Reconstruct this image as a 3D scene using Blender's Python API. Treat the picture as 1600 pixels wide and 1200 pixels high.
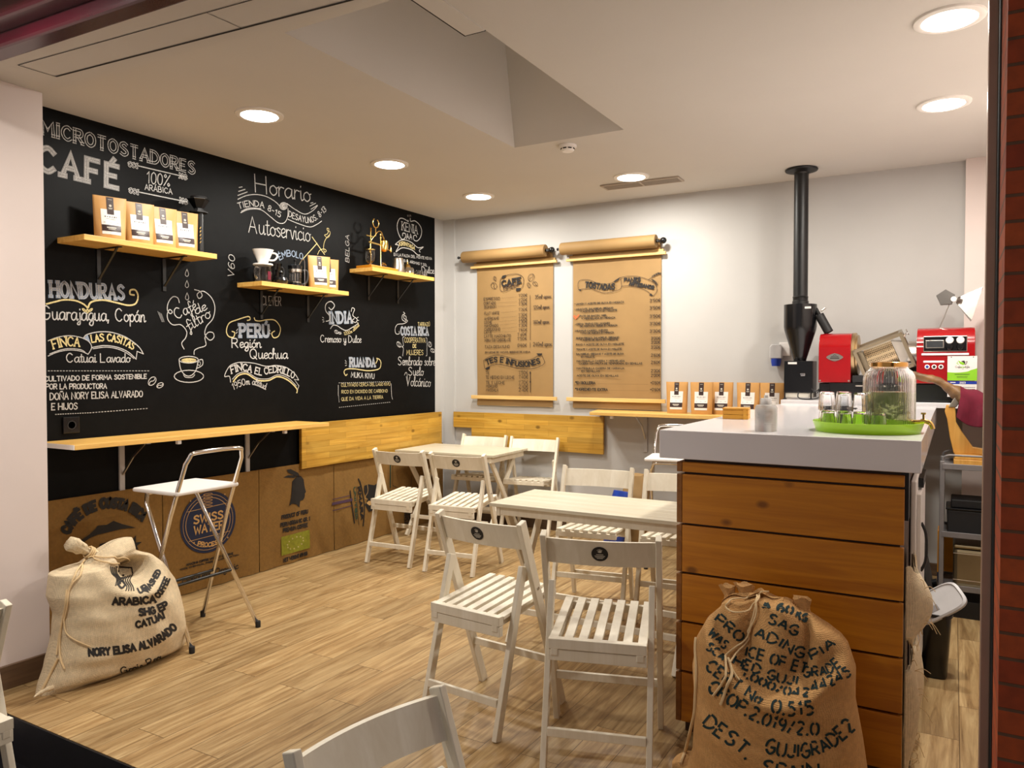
import bpy, bmesh, math, random
import numpy as np
from mathutils import Vector, Matrix, Euler
from mathutils.bvhtree import BVHTree
random.seed(7)
PI = math.pi
def R(d): return math.radians(d)
for _o in list(bpy.data.objects): bpy.data.objects.remove(_o, do_unlink=True)
SC = bpy.context.scene
COL = SC.collection

# ------------------------------------------------------------------ camera
FPX = 1195.0
CAM = Vector((4.15, 0.0, 1.42))
YAW = R(30); PITCH = math.atan(27 / 1195)
cd = bpy.data.cameras.new('camera'); cd.sensor_width = 36; cd.lens = 36 * FPX / 1600; cd.clip_start = 0.05
co = bpy.data.objects.new('camera', cd); COL.objects.link(co)
co.location = CAM; co.rotation_euler = (PI / 2 - PITCH, 0, YAW)
SC.camera = co
# ------------------------------------------------------------------ world, exposure
W = bpy.data.worlds.new('world'); SC.world = W; W.use_nodes = True
W.node_tree.nodes['Background'].inputs[0].default_value = (1.0, 0.9, 0.87, 1)
W.node_tree.nodes['Background'].inputs[1].default_value = 0.27
SC.view_settings.view_transform = 'Standard'
SC.view_settings.look = 'None'
SC.view_settings.gamma = 1
SC.view_settings.exposure = 0.0
# ------------------------------------------------------------------ the ceiling lamps' light (x, y) of each downlight
LAMPS = [(0.88, 2.93), (0.85, 4.07), (0.845, 5.19), (2.13, 5.21), (4.09, 4.58), (4.12, 3.48)]
LAMPS_SEEN = 6
CEIL = 2.785
LAMP_W = 28.5
for (lx, ly) in LAMPS:
    ld = bpy.data.lights.new('downlight_lamp', 'AREA'); ld.shape = 'DISK'; ld.size = 0.17
    ld.energy = LAMP_W; ld.color = (1.0, 0.955, 0.87)
    lo = bpy.data.objects.new('downlight_lamp', ld); COL.objects.link(lo)
    lo.location = (lx, ly, CEIL - 0.022)

# unseen downlight added before the shop front to light the left pier and floor
ADDED_LAMP = (1.5, 1.0, 2.655)
ld = bpy.data.lights.new('added_front_lamp', 'AREA'); ld.shape = 'DISK'; ld.size = 0.2; ld.energy = 30; ld.color = (1.0, 0.95, 0.87)
lo = bpy.data.objects.new('added_front_lamp', ld); COL.objects.link(lo); lo.location = (ADDED_LAMP[0], ADDED_LAMP[1], ADDED_LAMP[2] - 0.022)

# photo pixel (1600x1200) -> world point on a plane (used to read real positions off the photograph)
_fw = Vector((-math.sin(YAW) * math.cos(PITCH), math.cos(YAW) * math.cos(PITCH), -math.sin(PITCH)))
_rt = Vector((math.cos(YAW), math.sin(YAW), 0)); _up = _rt.cross(_fw)
def ray(px, py): return _fw + _rt * ((px - 800) / FPX) - _up * ((py - 600) / FPX)
def on(px, py, ax, v):
    d = ray(px, py); return CAM + d * ((v - CAM[ax]) / d[ax])
def atx(px, py, v): return on(px, py, 0, v)
def aty(px, py, v): return on(px, py, 1, v)
def atz(px, py, v): return on(px, py, 2, v)
# ------------------------------------------------------------------ materials
def lin(r, g, b):
    f = lambda c: (c / 255 / 12.92) if c / 255 <= 0.04045 else ((c / 255 + 0.055) / 1.055) ** 2.4
    return (f(r), f(g), f(b), 1)
class NT:
    def __init__(s, name):
        s.m = bpy.data.materials.new(name); s.m.use_nodes = True; s.t = s.m.node_tree; s.b = s.t.nodes['Principled BSDF']
    def n(s, typ, **k):
        o = s.t.nodes.new(typ)
        for a, v in k.items():
            if a.startswith('i_'):
                key = a[2:]; key = int(key) if key.isdigit() else key.replace('_', ' ')
                o.inputs[key].default_value = v
            else: setattr(o, a, v)
        return o
    def l(s, a, b): s.t.links.new(a, b)
    def coord(s, scale=(1, 1, 1), rot=(0, 0, 0), which='Object'):
        c = s.n('ShaderNodeTexCoord'); mp = s.n('ShaderNodeMapping'); mp.inputs['Scale'].default_value = scale; mp.inputs['Rotation'].default_value = rot
        s.l(c.outputs[which], mp.inputs[0]); return mp.outputs[0]
    def ramp(s, fac, stops):
        r = s.n('ShaderNodeValToRGB'); e = r.color_ramp.elements
        e[0].position, e[0].color = stops[0]; e[1].position, e[1].color = stops[-1]
        for p, c in stops[1:-1]:
            x = e.new(p); x.color = c
        s.l(fac, r.inputs[0]); return r.outputs[0]
    def mix(s, fac, a, b, mode='MIX'):
        m = s.n('ShaderNodeMix', data_type='RGBA', blend_type=mode)
        for sock, v in ((m.inputs[0], fac), (m.inputs[6], a), (m.inputs[7], b)):
            if hasattr(v, 'is_output'): s.l(v, sock)
            else: sock.default_value = v
        return m.outputs[2]
    def noise(s, vec, scale, detail=3, rough=0.55, dist=0.0):
        n = s.n('ShaderNodeTexNoise'); n.inputs['Scale'].default_value = scale; n.inputs['Detail'].default_value = detail
        n.inputs['Roughness'].default_value = rough; n.inputs['Distortion'].default_value = dist
        s.l(vec, n.inputs['Vector']); return n.outputs[0]
    def bump(s, h, strength=0.2, dist=0.01):
        b = s.n('ShaderNodeBump'); b.inputs['Strength'].default_value = strength; b.inputs['Distance'].default_value = dist
        s.l(h, b.inputs['Height']); s.l(b.outputs[0], s.b.inputs['Normal'])
    def set(s, col=None, rough=None, metal=None, **k):
        if col is not None:
            if hasattr(col, 'is_output'): s.l(col, s.b.inputs['Base Color'])
            else: s.b.inputs['Base Color'].default_value = col
        if rough is not None: s.b.inputs['Roughness'].default_value = rough
        if metal is not None: s.b.inputs['Metallic'].default_value = metal
        for a, v in k.items(): s.b.inputs[a.replace('_', ' ')].default_value = v
        return s.m
def dark(c, f): return (c[0] * f, c[1] * f, c[2] * f, 1)
def plain(name, c, rough=0.5, metal=0.0, var=0.06, nscale=14, bump=0.0, **k):
    n = NT(name); v = n.coord()
    f = n.noise(v, nscale)
    col = n.ramp(f, [(0.3, dark(c, 1 - var)), (0.7, dark(c, 1 + var))])
    if bump: n.bump(n.noise(v, nscale * 6), bump, 0.004)
    return n.set(col, rough, metal, **k)
def wood(name, c1, c2, axis='y', scale=1.0, rough=0.5, strips=None, knots=0.0, coat=0.0):
    """grain along axis; strips=(length, width, plane) gives a glued-lamella board"""
    n = NT(name)
    st = {'x': (0.9, 14, 14), 'y': (14, 0.9, 14), 'z': (14, 14, 0.9)}[axis]
    v = n.coord(tuple(a * scale for a in st))
    f = n.noise(v, 2.2, 5, 0.6, 0.9)
    col = n.ramp(f, [(0.28, c2), (0.5, tuple((a + b) / 2 for a, b in zip(c1, c2))), (0.72, c1)])
    if strips:
        ln, wd, plane = strips
        c = n.n('ShaderNodeTexCoord'); sx = n.n('ShaderNodeSeparateXYZ'); cb = n.n('ShaderNodeCombineXYZ')
        n.l(c.outputs['Object'], sx.inputs[0])
        n.l(sx.outputs['XYZ'.index(plane[0].upper())], cb.inputs[0]); n.l(sx.outputs['XYZ'.index(plane[1].upper())], cb.inputs[1])
        br = n.n('ShaderNodeTexBrick', offset=0.43, squash=1.0)
        br.inputs['Color1'].default_value = (0.78, 0.78, 0.78, 1); br.inputs['Color2'].default_value = (1.12, 1.1, 1.06, 1)
        br.inputs['Mortar'].default_value = (0.62, 0.58, 0.52, 1); br.inputs['Scale'].default_value = 1
        br.inputs['Mortar Size'].default_value = 0.0012; br.inputs['Brick Width'].default_value = ln; br.inputs['Row Height'].default_value = wd
        n.l(cb.outputs[0], br.inputs['Vector'])
        col = n.mix(1.0, col, br.outputs[0], 'MULTIPLY')
    if knots:
        kv = n.coord({'x': (5, 8, 8), 'y': (8, 5, 8), 'z': (8, 8, 5)}[axis])
        vo = n.n('ShaderNodeTexVoronoi'); vo.inputs['Scale'].default_value = 1.0; n.l(kv, vo.inputs['Vector'])
        k = n.ramp(vo.outputs['Distance'], [(0.07, (0.9, 0.9, 0.9, 1)), (0.15, (0, 0, 0, 1))])
        col = n.mix(k, col, dark(c2, 0.45))
    n.bump(f, 0.08, 0.003)
    return n.set(col, rough, Coat_Weight=coat, Coat_Roughness=0.15)
def weave(name, c, period=0.0045, rough=0.95, amp=0.5):
    n = NT(name); v = n.coord()
    ws = []
    for d in ('X', 'Y', 'Z'):
        w = n.n('ShaderNodeTexWave', wave_type='BANDS', bands_direction=d); w.inputs['Scale'].default_value = 0.314 / period
        w.inputs['Distortion'].default_value = 2.0; w.inputs['Detail'].default_value = 1.0; w.inputs['Detail Scale'].default_value = 1.5
        n.l(v, w.inputs['Vector']); ws.append(w.outputs[1])
    a = n.n('ShaderNodeMath', operation='ADD'); n.l(ws[1], a.inputs[0]); n.l(ws[2], a.inputs[1])
    a2 = n.n('ShaderNodeMath', operation='MULTIPLY_ADD'); n.l(ws[0], a2.inputs[0]); a2.inputs[1].default_value = 0.6; n.l(a.outputs[0], a2.inputs[2])
    fine = n.noise(v, 60, 3)
    col = n.ramp(a2.outputs[0], [(0.35, dark(c, 0.72)), (0.95, dark(c, 1.12))])
    col = n.mix(0.45, col, n.ramp(fine, [(0.3, dark(c, 0.75)), (0.7, dark(c, 1.2))]))
    n.bump(a2.outputs[0], amp, 0.002)
    return n.set(col, rough)
def glass(name, c=(1, 1, 1, 1), rough=0.0, ior=1.45):
    n = NT(name); v = n.coord()
    return n.set(n.ramp(n.noise(v, 5), [(0.3, c), (0.7, dark(c, 0.985))]), rough, 0.0, Transmission_Weight=1.0, IOR=ior)
def emit(name, c, s):
    n = NT(name); n.set((0.9, 0.9, 0.9, 1), 0.4); n.b.inputs['Emission Color'].default_value = c; n.b.inputs['Emission Strength'].default_value = s
    return n.m

M = {}
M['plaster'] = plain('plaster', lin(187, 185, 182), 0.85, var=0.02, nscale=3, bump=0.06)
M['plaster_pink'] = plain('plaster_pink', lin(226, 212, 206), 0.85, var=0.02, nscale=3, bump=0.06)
M['ceiling'] = plain('ceiling_paint', lin(206, 202, 196), 0.9, var=0.015, nscale=2)
M['gap'] = plain('dark_gap', lin(40, 34, 30), 0.9)
def mk_board():
    n = NT('chalkboard_paint'); v = n.coord((1, 1, 1))
    f = n.noise(v, 1.6, 4); g = n.noise(v, 9, 5, 0.7, 1.2)
    c = n.mix(0.5, n.ramp(f, [(0.35, (0.0028, 0.003, 0.003, 1)), (0.7, (0.0045, 0.0046, 0.0048, 1))]), n.ramp(g, [(0.4, (0.0024, 0.0024, 0.0025, 1)), (0.75, (0.006, 0.0062, 0.0066, 1))]))
    n.bump(n.noise(v, 120), 0.05, 0.002)
    return n.set(c, 0.5, Specular_IOR_Level=0.09)
M['board'] = mk_board()
def mk_floor():
    n = NT('wood_look_plank_floor')
    c = n.n('ShaderNodeTexCoord'); sx = n.n('ShaderNodeSeparateXYZ'); cb = n.n('ShaderNodeCombineXYZ')
    n.l(c.outputs['Object'], sx.inputs[0]); n.l(sx.outputs[1], cb.inputs[0]); n.l(sx.outputs[0], cb.inputs[1])
    br = n.n('ShaderNodeTexBrick', offset=0.37)
    for k, val in (('Color1', (0.80, 0.80, 0.80, 1)), ('Color2', (1.08, 1.06, 1.04, 1)), ('Mortar', (0.35, 0.30, 0.25, 1))): br.inputs[k].default_value = val
    for k, val in (('Scale', 1), ('Mortar Size', 0.0016), ('Brick Width', 0.92), ('Row Height', 0.155), ('Bias', 0.1)): br.inputs[k].default_value = val
    n.l(cb.outputs[0], br.inputs['Vector'])
    # per-plank offset of the grain
    add = n.n('ShaderNodeVectorMath', operation='MULTIPLY_ADD'); n.l(br.outputs[0], add.inputs[0]); add.inputs[1].default_value = (7, 31, 3); n.l(c.outputs['Object'], add.inputs[2])
    mp = n.n('ShaderNodeMapping'); mp.inputs['Scale'].default_value = (11, 0.8, 1); n.l(add.outputs[0], mp.inputs[0])
    f = n.noise(mp.outputs[0], 2.0, 6, 0.62, 1.6)
    mp2 = n.n('ShaderNodeMapping'); mp2.inputs['Scale'].default_value = (46, 2.2, 1); n.l(add.outputs[0], mp2.inputs[0])
    g = n.noise(mp2.outputs[0], 2.0, 4, 0.6, 0.6)
    col = n.ramp(f, [(0.25, lin(112, 84, 50)), (0.42, lin(154, 124, 82)), (0.58, lin(178, 150, 106)), (0.78, lin(200, 174, 130))])
    col = n.mix(0.5, col, n.ramp(g, [(0.3, (0.66, 0.62, 0.57, 1)), (0.6, (1.05, 1.05, 1.05, 1))]), 'MULTIPLY')
    col = n.mix(1.0, col, br.outputs[0], 'MULTIPLY')
    n.bump(br.outputs[1], 0.25, -0.002)
    return n.set(col, 0.42, Specular_IOR_Level=0.35)
M['floor'] = mk_floor()
M['outer_floor'] = plain('dark_outer_floor', lin(14, 15, 22), 0.35, var=0.25, nscale=8)
M['step'] = plain('black_worn_step_paint', lin(12, 13, 20), 0.4, var=0.4, nscale=9)
M['skirting'] = wood('brown_skirting', lin(112, 86, 62), lin(80, 58, 42), 'y', 1, 0.5)
M['skirting_x'] = wood('brown_skirting_back', lin(104, 82, 60), lin(74, 54, 40), 'x', 1, 0.5)
M['lintel_red'] = plain('dark_red_gloss_paint', lin(66, 10, 24), 0.25, var=0.15, nscale=4)
M['alu'] = plain('brown_grey_metal', lin(178, 152, 134), 0.38, 0.4, var=0.05)
PINEA, PINEB = lin(212, 170, 76), lin(172, 124, 34)
M['pine_x'] = wood('pine_lamella_x', PINEA, PINEB, 'x', 0.8, 0.42, (0.42, 0.045, 'xz'), 0.5)
M['pine_y'] = wood('pine_lamella_y', PINEA, PINEB, 'y', 0.8, 0.42, (0.42, 0.045, 'yz'), 0.5)
M['pine_top_y'] = wood('pine_shelf_y', lin(234, 190, 108), lin(204, 150, 66), 'y', 0.8, 0.42)
M['pine_top_x'] = wood('pine_shelf_x', lin(226, 186, 112), lin(200, 152, 72), 'x', 0.8, 0.42)
M['pine_batten'] = wood('pale_pine_batten', lin(232, 196, 130), lin(206, 164, 92), 'x', 1.2, 0.5)
M['counter_wood'] = wood('counter_cladding', lin(204, 134, 28), lin(166, 98, 12), 'x', 0.8, 0.4, None, 0.6)
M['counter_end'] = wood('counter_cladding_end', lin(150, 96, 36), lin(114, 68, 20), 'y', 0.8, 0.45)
M['toe'] = plain('dark_brown_plinth', lin(60, 36, 18), 0.5)
M['counter_top'] = plain('white_solid_surface', lin(226, 222, 224), 0.12, var=0.01, nscale=2)
M['white_wood'] = wood('white_painted_wood', lin(232, 224, 206), lin(216, 205, 182), 'z', 0.6, 0.5)
M['white_table'] = wood('white_stained_table_wood', lin(216, 209, 190), lin(196, 186, 160), 'x', 0.7, 0.38)
M['kraft'] = plain('kraft_paper', lin(150, 118, 72), 0.7, var=0.06, nscale=5, bump=0.08)
M['kraft_bag'] = plain('kraft_pouch', lin(190, 142, 80), 0.5, var=0.07, nscale=9, bump=0.05)
M['kraft_board'] = plain('kraft_cloth_board', lin(168, 122, 62), 0.8, var=0.06, nscale=4, bump=0.05)
M['ink'] = plain('black_ink', lin(26, 22, 20), 0.7)
M['ink_brown'] = plain('dark_marker_ink', lin(54, 38, 28), 0.8)
M['ink_blue'] = plain('navy_print', lin(26, 34, 62), 0.8)
M['ink_teal'] = plain('dark_teal_stencil_ink', lin(16, 44, 46), 0.9)
M['ink_purple'] = plain('faded_purple_print', lin(74, 50, 70), 0.9)
M['green_print'] = plain('green_print', lin(128, 128, 24), 0.8, var=0.2, nscale=40)
M['orange_mark'] = plain('orange_mark', lin(206, 100, 56), 0.8)
M['jute'] = weave('jute_sackcloth', lin(216, 196, 162), 0.0042)
M['jute_dark'] = weave('coarse_hessian', lin(198, 152, 96), 0.0046)
M['jute_brown'] = weave('brown_hessian', lin(160, 112, 58), 0.005)
M['cord'] = plain('natural_cord', lin(224, 196, 150), 0.9)
def mk_chalk(name, c, lo=0.35):
    n = NT(name); v = n.coord(); f = n.noise(v, 260, 4, 0.7)
    return n.set(n.ramp(f, [(0.32, dark(c, lo)), (0.6, c)]), 0.95, Specular_IOR_Level=0.1)
M['chalk'] = mk_chalk('white_chalk', lin(206, 203, 199))
M['chalk_soft'] = mk_chalk('grey_chalk', lin(166, 164, 162), 0.5)
M['chalk_blue'] = mk_chalk('blue_chalk', lin(150, 164, 184), 0.5)
M['chalk_yellow'] = mk_chalk('yellow_chalk', lin(226, 208, 150), 0.4)
M['white_label'] = plain('white_paper_label', lin(224, 218, 213), 0.5, var=0.01)
M['brown_label'] = plain('dark_brown_label', lin(46, 24, 20), 0.45)
M['black_metal'] = plain('black_painted_metal', lin(12, 12, 13), 0.4, 0.0)
M['black_gloss'] = plain('black_gloss_plastic', lin(14, 14, 16), 0.22)
M['black_matte'] = plain('black_matte_plastic', lin(22, 21, 22), 0.6)
M['chrome'] = plain('chrome', lin(225, 222, 220), 0.08, 1.0, var=0.01)
M['steel'] = plain('brushed_steel', lin(196, 188, 178), 0.28, 1.0, var=0.05)
M['grey_metal'] = plain('grey_painted_metal', lin(136, 132, 132), 0.4, 0.3)
M['white_plastic'] = plain('white_plastic', lin(236, 232, 228), 0.35, var=0.01)
M['ceramic'] = plain('white_ceramic', lin(244, 240, 234), 0.12, var=0.01)
M['brass'] = plain('polished_brass', lin(228, 190, 112), 0.16, 1.0, var=0.05)
M['copper_band'] = plain('gold_band', lin(224, 170, 96), 0.16, 1.0, var=0.04)
M['glass'] = glass('clear_glass')
M['glass_smoke'] = glass('smoky_plastic', (0.16, 0.15, 0.14, 1))
def mk_inf():
    n = NT('green_infusion'); v = n.coord()
    return n.set(n.ramp(n.noise(v, 22, 3), [(0.3, (0.42, 0.50, 0.16, 1)), (0.7, (0.74, 0.80, 0.42, 1))]), 0.08, Transmission_Weight=0.6, IOR=1.33)
M['glass_green'] = mk_inf()
M['mint'] = plain('mint_leaves', lin(146, 162, 76), 0.7, var=0.35, nscale=30)
M['lime'] = plain('lime_green_plastic', lin(150, 200, 14), 0.3, var=0.02)
M['red_enamel'] = plain('red_enamel', lin(150, 4, 12), 0.2, 0.0, var=0.04, Coat_Weight=0.6)
M['burgundy'] = plain('burgundy_cloth', lin(96, 8, 34), 0.95, var=0.12, nscale=30, bump=0.2)
M['ham_stand'] = wood('ham_stand_pine', lin(226, 176, 92), lin(196, 136, 56), 'z', 0.7, 0.4)
M['ham'] = plain('cured_ham_skin', lin(108, 76, 38), 0.5, var=0.45, nscale=16, bump=0.5)
M['blue_plastic'] = plain('blue_plastic', lin(28, 56, 150), 0.35)
M['blue_pack'] = plain('blue_packet', lin(30, 62, 158), 0.35, var=0.2)
M['grey_plastic'] = plain('grey_plastic', lin(182, 180, 180), 0.4)
M['placard_green'] = plain('placard_green', lin(130, 190, 30), 0.5)
M['orange_pack'] = plain('orange_packet', lin(214, 140, 30), 0.45, var=0.15)
M['bamboo'] = wood('bamboo', lin(220, 164, 54), lin(188, 124, 30), 'x', 1.5, 0.4)
M['lamp_ring'] = plain('white_lamp_ring', lin(236, 232, 226), 0.4, var=0.01)
M['lamp_glow'] = emit('lamp_diffuser', (1.0, 0.96, 0.90, 1), 14)
M['grille'] = plain('beige_grille', lin(176, 164, 150), 0.6, 0.2)
M['coffee'] = plain('dark_coffee', lin(40, 16, 10), 0.3)
def mk_brick():
    n = NT('red_brick')
    c = n.n('ShaderNodeTexCoord'); sx = n.n('ShaderNodeSeparateXYZ'); cb = n.n('ShaderNodeCombineXYZ'); ad = n.n('ShaderNodeMath', operation='ADD')
    n.l(c.outputs['Object'], sx.inputs[0]); n.l(sx.outputs[0], ad.inputs[0]); n.l(sx.outputs[1], ad.inputs[1]); sh_ = n.n('ShaderNodeMath', operation='ADD'); n.l(ad.outputs[0], sh_.inputs[0]); sh_.inputs[1].default_value = 0.05; n.l(sh_.outputs[0], cb.inputs[0]); n.l(sx.outputs[2], cb.inputs[1])
    br = n.n('ShaderNodeTexBrick')
    for k, val in (('Color1', lin(178, 80, 28)), ('Color2', lin(150, 56, 20)), ('Mortar', lin(104, 70, 46))): br.inputs[k].default_value = val
    for k, val in (('Scale', 1), ('Mortar Size', 0.0035), ('Brick Width', 0.24), ('Row Height', 0.05), ('Mortar Smooth', 0.2)): br.inputs[k].default_value = val
    n.l(cb.outputs[0], br.inputs['Vector'])
    f = n.noise(n.coord(), 30, 4)
    col = n.mix(0.6, br.outputs[0], n.ramp(f, [(0.3, (0.6, 0.6, 0.6, 1)), (0.7, (1.25, 1.15, 1.1, 1))]), 'MULTIPLY')
    n.bump(br.outputs[1], 0.6, -0.006)
    return n.set(col, 0.75)
M['brick'] = mk_brick()
M['glass_gel'] = glass('clear_gel', (0.97, 0.97, 0.95, 1), 0.0, 1.34)
def mk_frost():
    n = NT('frosted_cap'); return n.set(n.ramp(n.noise(n.coord(), 9), [(0.3, (0.86, 0.85, 0.83, 1)), (0.7, (0.9, 0.89, 0.87, 1))]), 0.35, Transmission_Weight=0.4)
M['frosted'] = mk_frost()
M['grey_light'] = plain('pale_grey_enamel', lin(204, 198, 184), 0.4)
M['brass_dull'] = plain('dull_brass', lin(188, 160, 120), 0.3, 0.9)
M['steel_warm'] = plain('warm_steel', lin(150, 136, 114), 0.3, 0.9)
M['steel_dark'] = plain('dark_steel', lin(120, 116, 112), 0.35, 0.9)
M['tin_metal'] = plain('tinplate', lin(150, 136, 108), 0.35, 0.8)
M['lcd'] = plain('lcd_glass', lin(58, 60, 62), 0.15)
M['ham_hoof'] = plain('dark_hoof', lin(88, 60, 30), 0.6, var=0.3)
def mk_mesh():
    n = NT('perforated_mesh'); v = n.coord()
    vo = n.n('ShaderNodeTexVoronoi', feature='F1'); vo.inputs['Scale'].default_value = 95; vo.inputs['Randomness'].default_value = 0.12; n.l(v, vo.inputs['Vector'])
    return n.set(n.ramp(vo.outputs['Distance'], [(0.30, lin(24, 20, 18)), (0.42, lin(200, 176, 140))]), 0.35, 0.7)
M['mesh_metal'] = mk_mesh()
M['hopper_steel'] = plain('hopper_steel', lin(150, 144, 138), 0.25, 1.0, var=0.1)
def mk_fc():
    n = NT('frosted_bottle'); return n.set(n.ramp(n.noise(n.coord(), 12), [(0.3, (0.9, 0.89, 0.87, 1)), (0.7, (0.95, 0.94, 0.92, 1))]), 0.12, Transmission_Weight=0.72, IOR=1.3)
M['frost_clear'] = mk_fc()
# ------------------------------------------------------------------ geometry helpers
def smooth_path(pts, seg=8, closed=False):
    pts = [Vector(p) for p in pts]
    if len(pts) < 3: return pts
    out = []; n = len(pts); m = n if closed else n - 1
    for i in range(m):
        if closed: p0, p1, p2, p3 = pts[(i - 1) % n], pts[i], pts[(i + 1) % n], pts[(i + 2) % n]
        else: p0, p1, p2, p3 = pts[max(i - 1, 0)], pts[i], pts[i + 1], pts[min(i + 2, n - 1)]
        for k in range(seg):
            t = k / seg; t2 = t * t; t3 = t2 * t
            out.append(0.5 * ((2 * p1) + (p2 - p0) * t + (2 * p0 - 5 * p1 + 4 * p2 - p3) * t2 + (3 * p1 - p0 - 3 * p2 + p3) * t3))
    out.append(pts[0].copy() if closed else pts[-1].copy())
    return out
class MB:
    def __init__(s): s.v = []; s.f = []; s.mi = []; s.cur = 0; s.isl = []
    def add(s, vs, fs):
        o = len(s.v); s.isl.append((o, o + len(vs), len(s.f), len(s.f) + len(fs))); s.v += [Vector(v) for v in vs]
        for f in fs: s.f.append([o + i for i in f]); s.mi.append(s.cur)
        return s
    def box(s, x0, x1, y0, y1, z0, z1, mat=None):
        vs = [Vector((x, y, z)) for z in (z0, z1) for y in (y0, y1) for x in (x0, x1)]
        if mat: vs = [mat @ v for v in vs]
        return s.add(vs, [(0, 2, 3, 1), (4, 5, 7, 6), (0, 1, 5, 4), (1, 3, 7, 5), (3, 2, 6, 7), (2, 0, 4, 6)])
    def bar(s, p0, p1, w, h, side=(1, 0, 0)):
        """square bar from p0 to p1; w along side, h across"""
        p0, p1 = Vector(p0), Vector(p1); d = (p1 - p0).normalized(); a = Vector(side); a = (a - d * a.dot(d)).normalized(); b = d.cross(a)
        vs = [p + a * (sx * w / 2) + b * (sy * h / 2) for p in (p0, p1) for sx, sy in ((-1, -1), (1, -1), (1, 1), (-1, 1))]
        return s.add(vs, [(3, 2, 1, 0), (4, 5, 6, 7), (0, 1, 5, 4), (1, 2, 6, 5), (2, 3, 7, 6), (3, 0, 4, 7)])
    def tube(s, pts, r, n=10, closed=False, cap=True, flat=1.0):
        pts = [Vector(p) for p in pts]; m = len(pts); rs = r if isinstance(r, (list, tuple)) else [r] * m
        t0 = (pts[1] - pts[0]).normalized(); ref = Vector((0, 0, 1)) if abs(t0.z) < 0.9 else Vector((1, 0, 0))
        a = t0.cross(ref).normalized(); vs = []
        for i in range(m):
            if closed: t = (pts[(i + 1) % m] - pts[i - 1]).normalized()
            else: t = (pts[min(i + 1, m - 1)] - pts[max(i - 1, 0)]).normalized()
            a = (a - t * a.dot(t)).normalized(); b = t.cross(a)
            for k in range(n):
                q = 2 * PI * k / n; vs.append(pts[i] + (a * math.cos(q) + b * math.sin(q) * flat) * rs[i])
        fs = []
        for i in range(m if closed else m - 1):
            j = (i + 1) % m
            for k in range(n): fs.append((i * n + k, i * n + (k + 1) % n, j * n + (k + 1) % n, j * n + k))
        if cap and not closed: fs += [tuple(range(n - 1, -1, -1)), tuple((m - 1) * n + k for k in range(n))]
        return s.add(vs, fs)
    def lathe(s, prof, c=(0, 0, 0), n=28, axis='z', closed=False, rib=0, ribamp=0.0):
        """prof: [(radius, height)...]; closed joins last to first"""
        c = Vector(c); vs = []; m = len(prof)
        for r, h in prof:
            for k in range(n):
                q = 2 * PI * k / n; rr = r * (1 + (ribamp * math.cos(rib * q) if rib else 0))
                p = (rr * math.cos(q), rr * math.sin(q), h)
                if axis == 'y': p = (p[0], p[2], p[1])
                if axis == 'x': p = (p[2], p[0], p[1])
                vs.append(c + Vector(p))
        fs = []
        for i in range(m if closed else m - 1):
            j = (i + 1) % m
            for k in range(n): fs.append((i * n + k, i * n + (k + 1) % n, j * n + (k + 1) % n, j * n + k))
        if not closed:
            if prof[0][0] > 1e-4: fs.append(tuple(range(n - 1, -1, -1)))
            if prof[-1][0] > 1e-4: fs.append(tuple((m - 1) * n + k for k in range(n)))
        return s.add(vs, fs)
    def prism(s, poly, lo, hi, axis='z'):
        """2-D outline extruded along an axis: x->(y,z), y->(x,z), z->(x,y)"""
        def P(p, h): return {'x': (h, p[0], p[1]), 'y': (p[0], h, p[1]), 'z': (p[0], p[1], h)}[axis]
        n = len(poly)
        vs = [P(p, lo) for p in poly] + [P(p, hi) for p in poly]
        return s.add(vs, [tuple(range(n - 1, -1, -1)), tuple(range(n, 2 * n))] + [(i, (i + 1) % n, n + (i + 1) % n, n + i) for i in range(n)])
    def quad(s, a, b, c, d): return s.add([a, b, c, d], [(0, 1, 2, 3)])
    def grid(s, rows, wrap=False):
        nu = len(rows[0]); vs = [p for r in rows for p in r]; fs = []
        for i in range(len(rows) - 1):
            for k in range(nu if wrap else nu - 1): fs.append((i * nu + k, i * nu + (k + 1) % nu, (i + 1) * nu + (k + 1) % nu, (i + 1) * nu + k))
        return s.add(vs, fs)
    def build(s, name, mats, parent=None, smooth=False, bevel=0.0, fix=True, loc=None, rot=None):
        me = bpy.data.meshes.new(name); me.from_pydata([tuple(v) for v in s.v], [], s.f)
        mats = mats if isinstance(mats, (list, tuple)) else [mats]
        for m in mats: me.materials.append(M[m] if isinstance(m, str) else m)
        for p, i in zip(me.polygons, s.mi): p.material_index = i
        if fix:
            bm = bmesh.new(); bm.from_mesh(me); bmesh.ops.recalc_face_normals(bm, faces=bm.faces); bm.to_mesh(me); bm.free()
        if smooth:
            for p in me.polygons: p.use_smooth = True
            if smooth != 'full': me.set_sharp_from_angle(angle=R(38))
        o = bpy.data.objects.new(name, me); COL.objects.link(o)
        if parent is not None: o.parent = parent
        if loc is not None: o.location = loc
        if rot is not None: o.rotation_euler = rot
        if bevel:
            b = o.modifiers.new('bevel', 'BEVEL'); b.width = bevel; b.segments = 2; b.limit_method = 'ANGLE'; b.angle_limit = R(40)
        return o
def tag(o, label=None, cat=None, group=None, kind=None):
    if label: o['label'] = label
    if cat: o['category'] = cat
    if group: o['group'] = group
    if kind: o['kind'] = kind
    return o
def thing(name, label, cat, loc=(0, 0, 0), rz=0.0, group=None, rot=None):
    o = bpy.data.objects.new(name, None); o.empty_display_size = 0.1; COL.objects.link(o)
    o.location = loc; o.rotation_euler = rot if rot else (0, 0, rz)
    return tag(o, label, cat, group)
def struct(o): o['kind'] = 'structure'; return o
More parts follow.
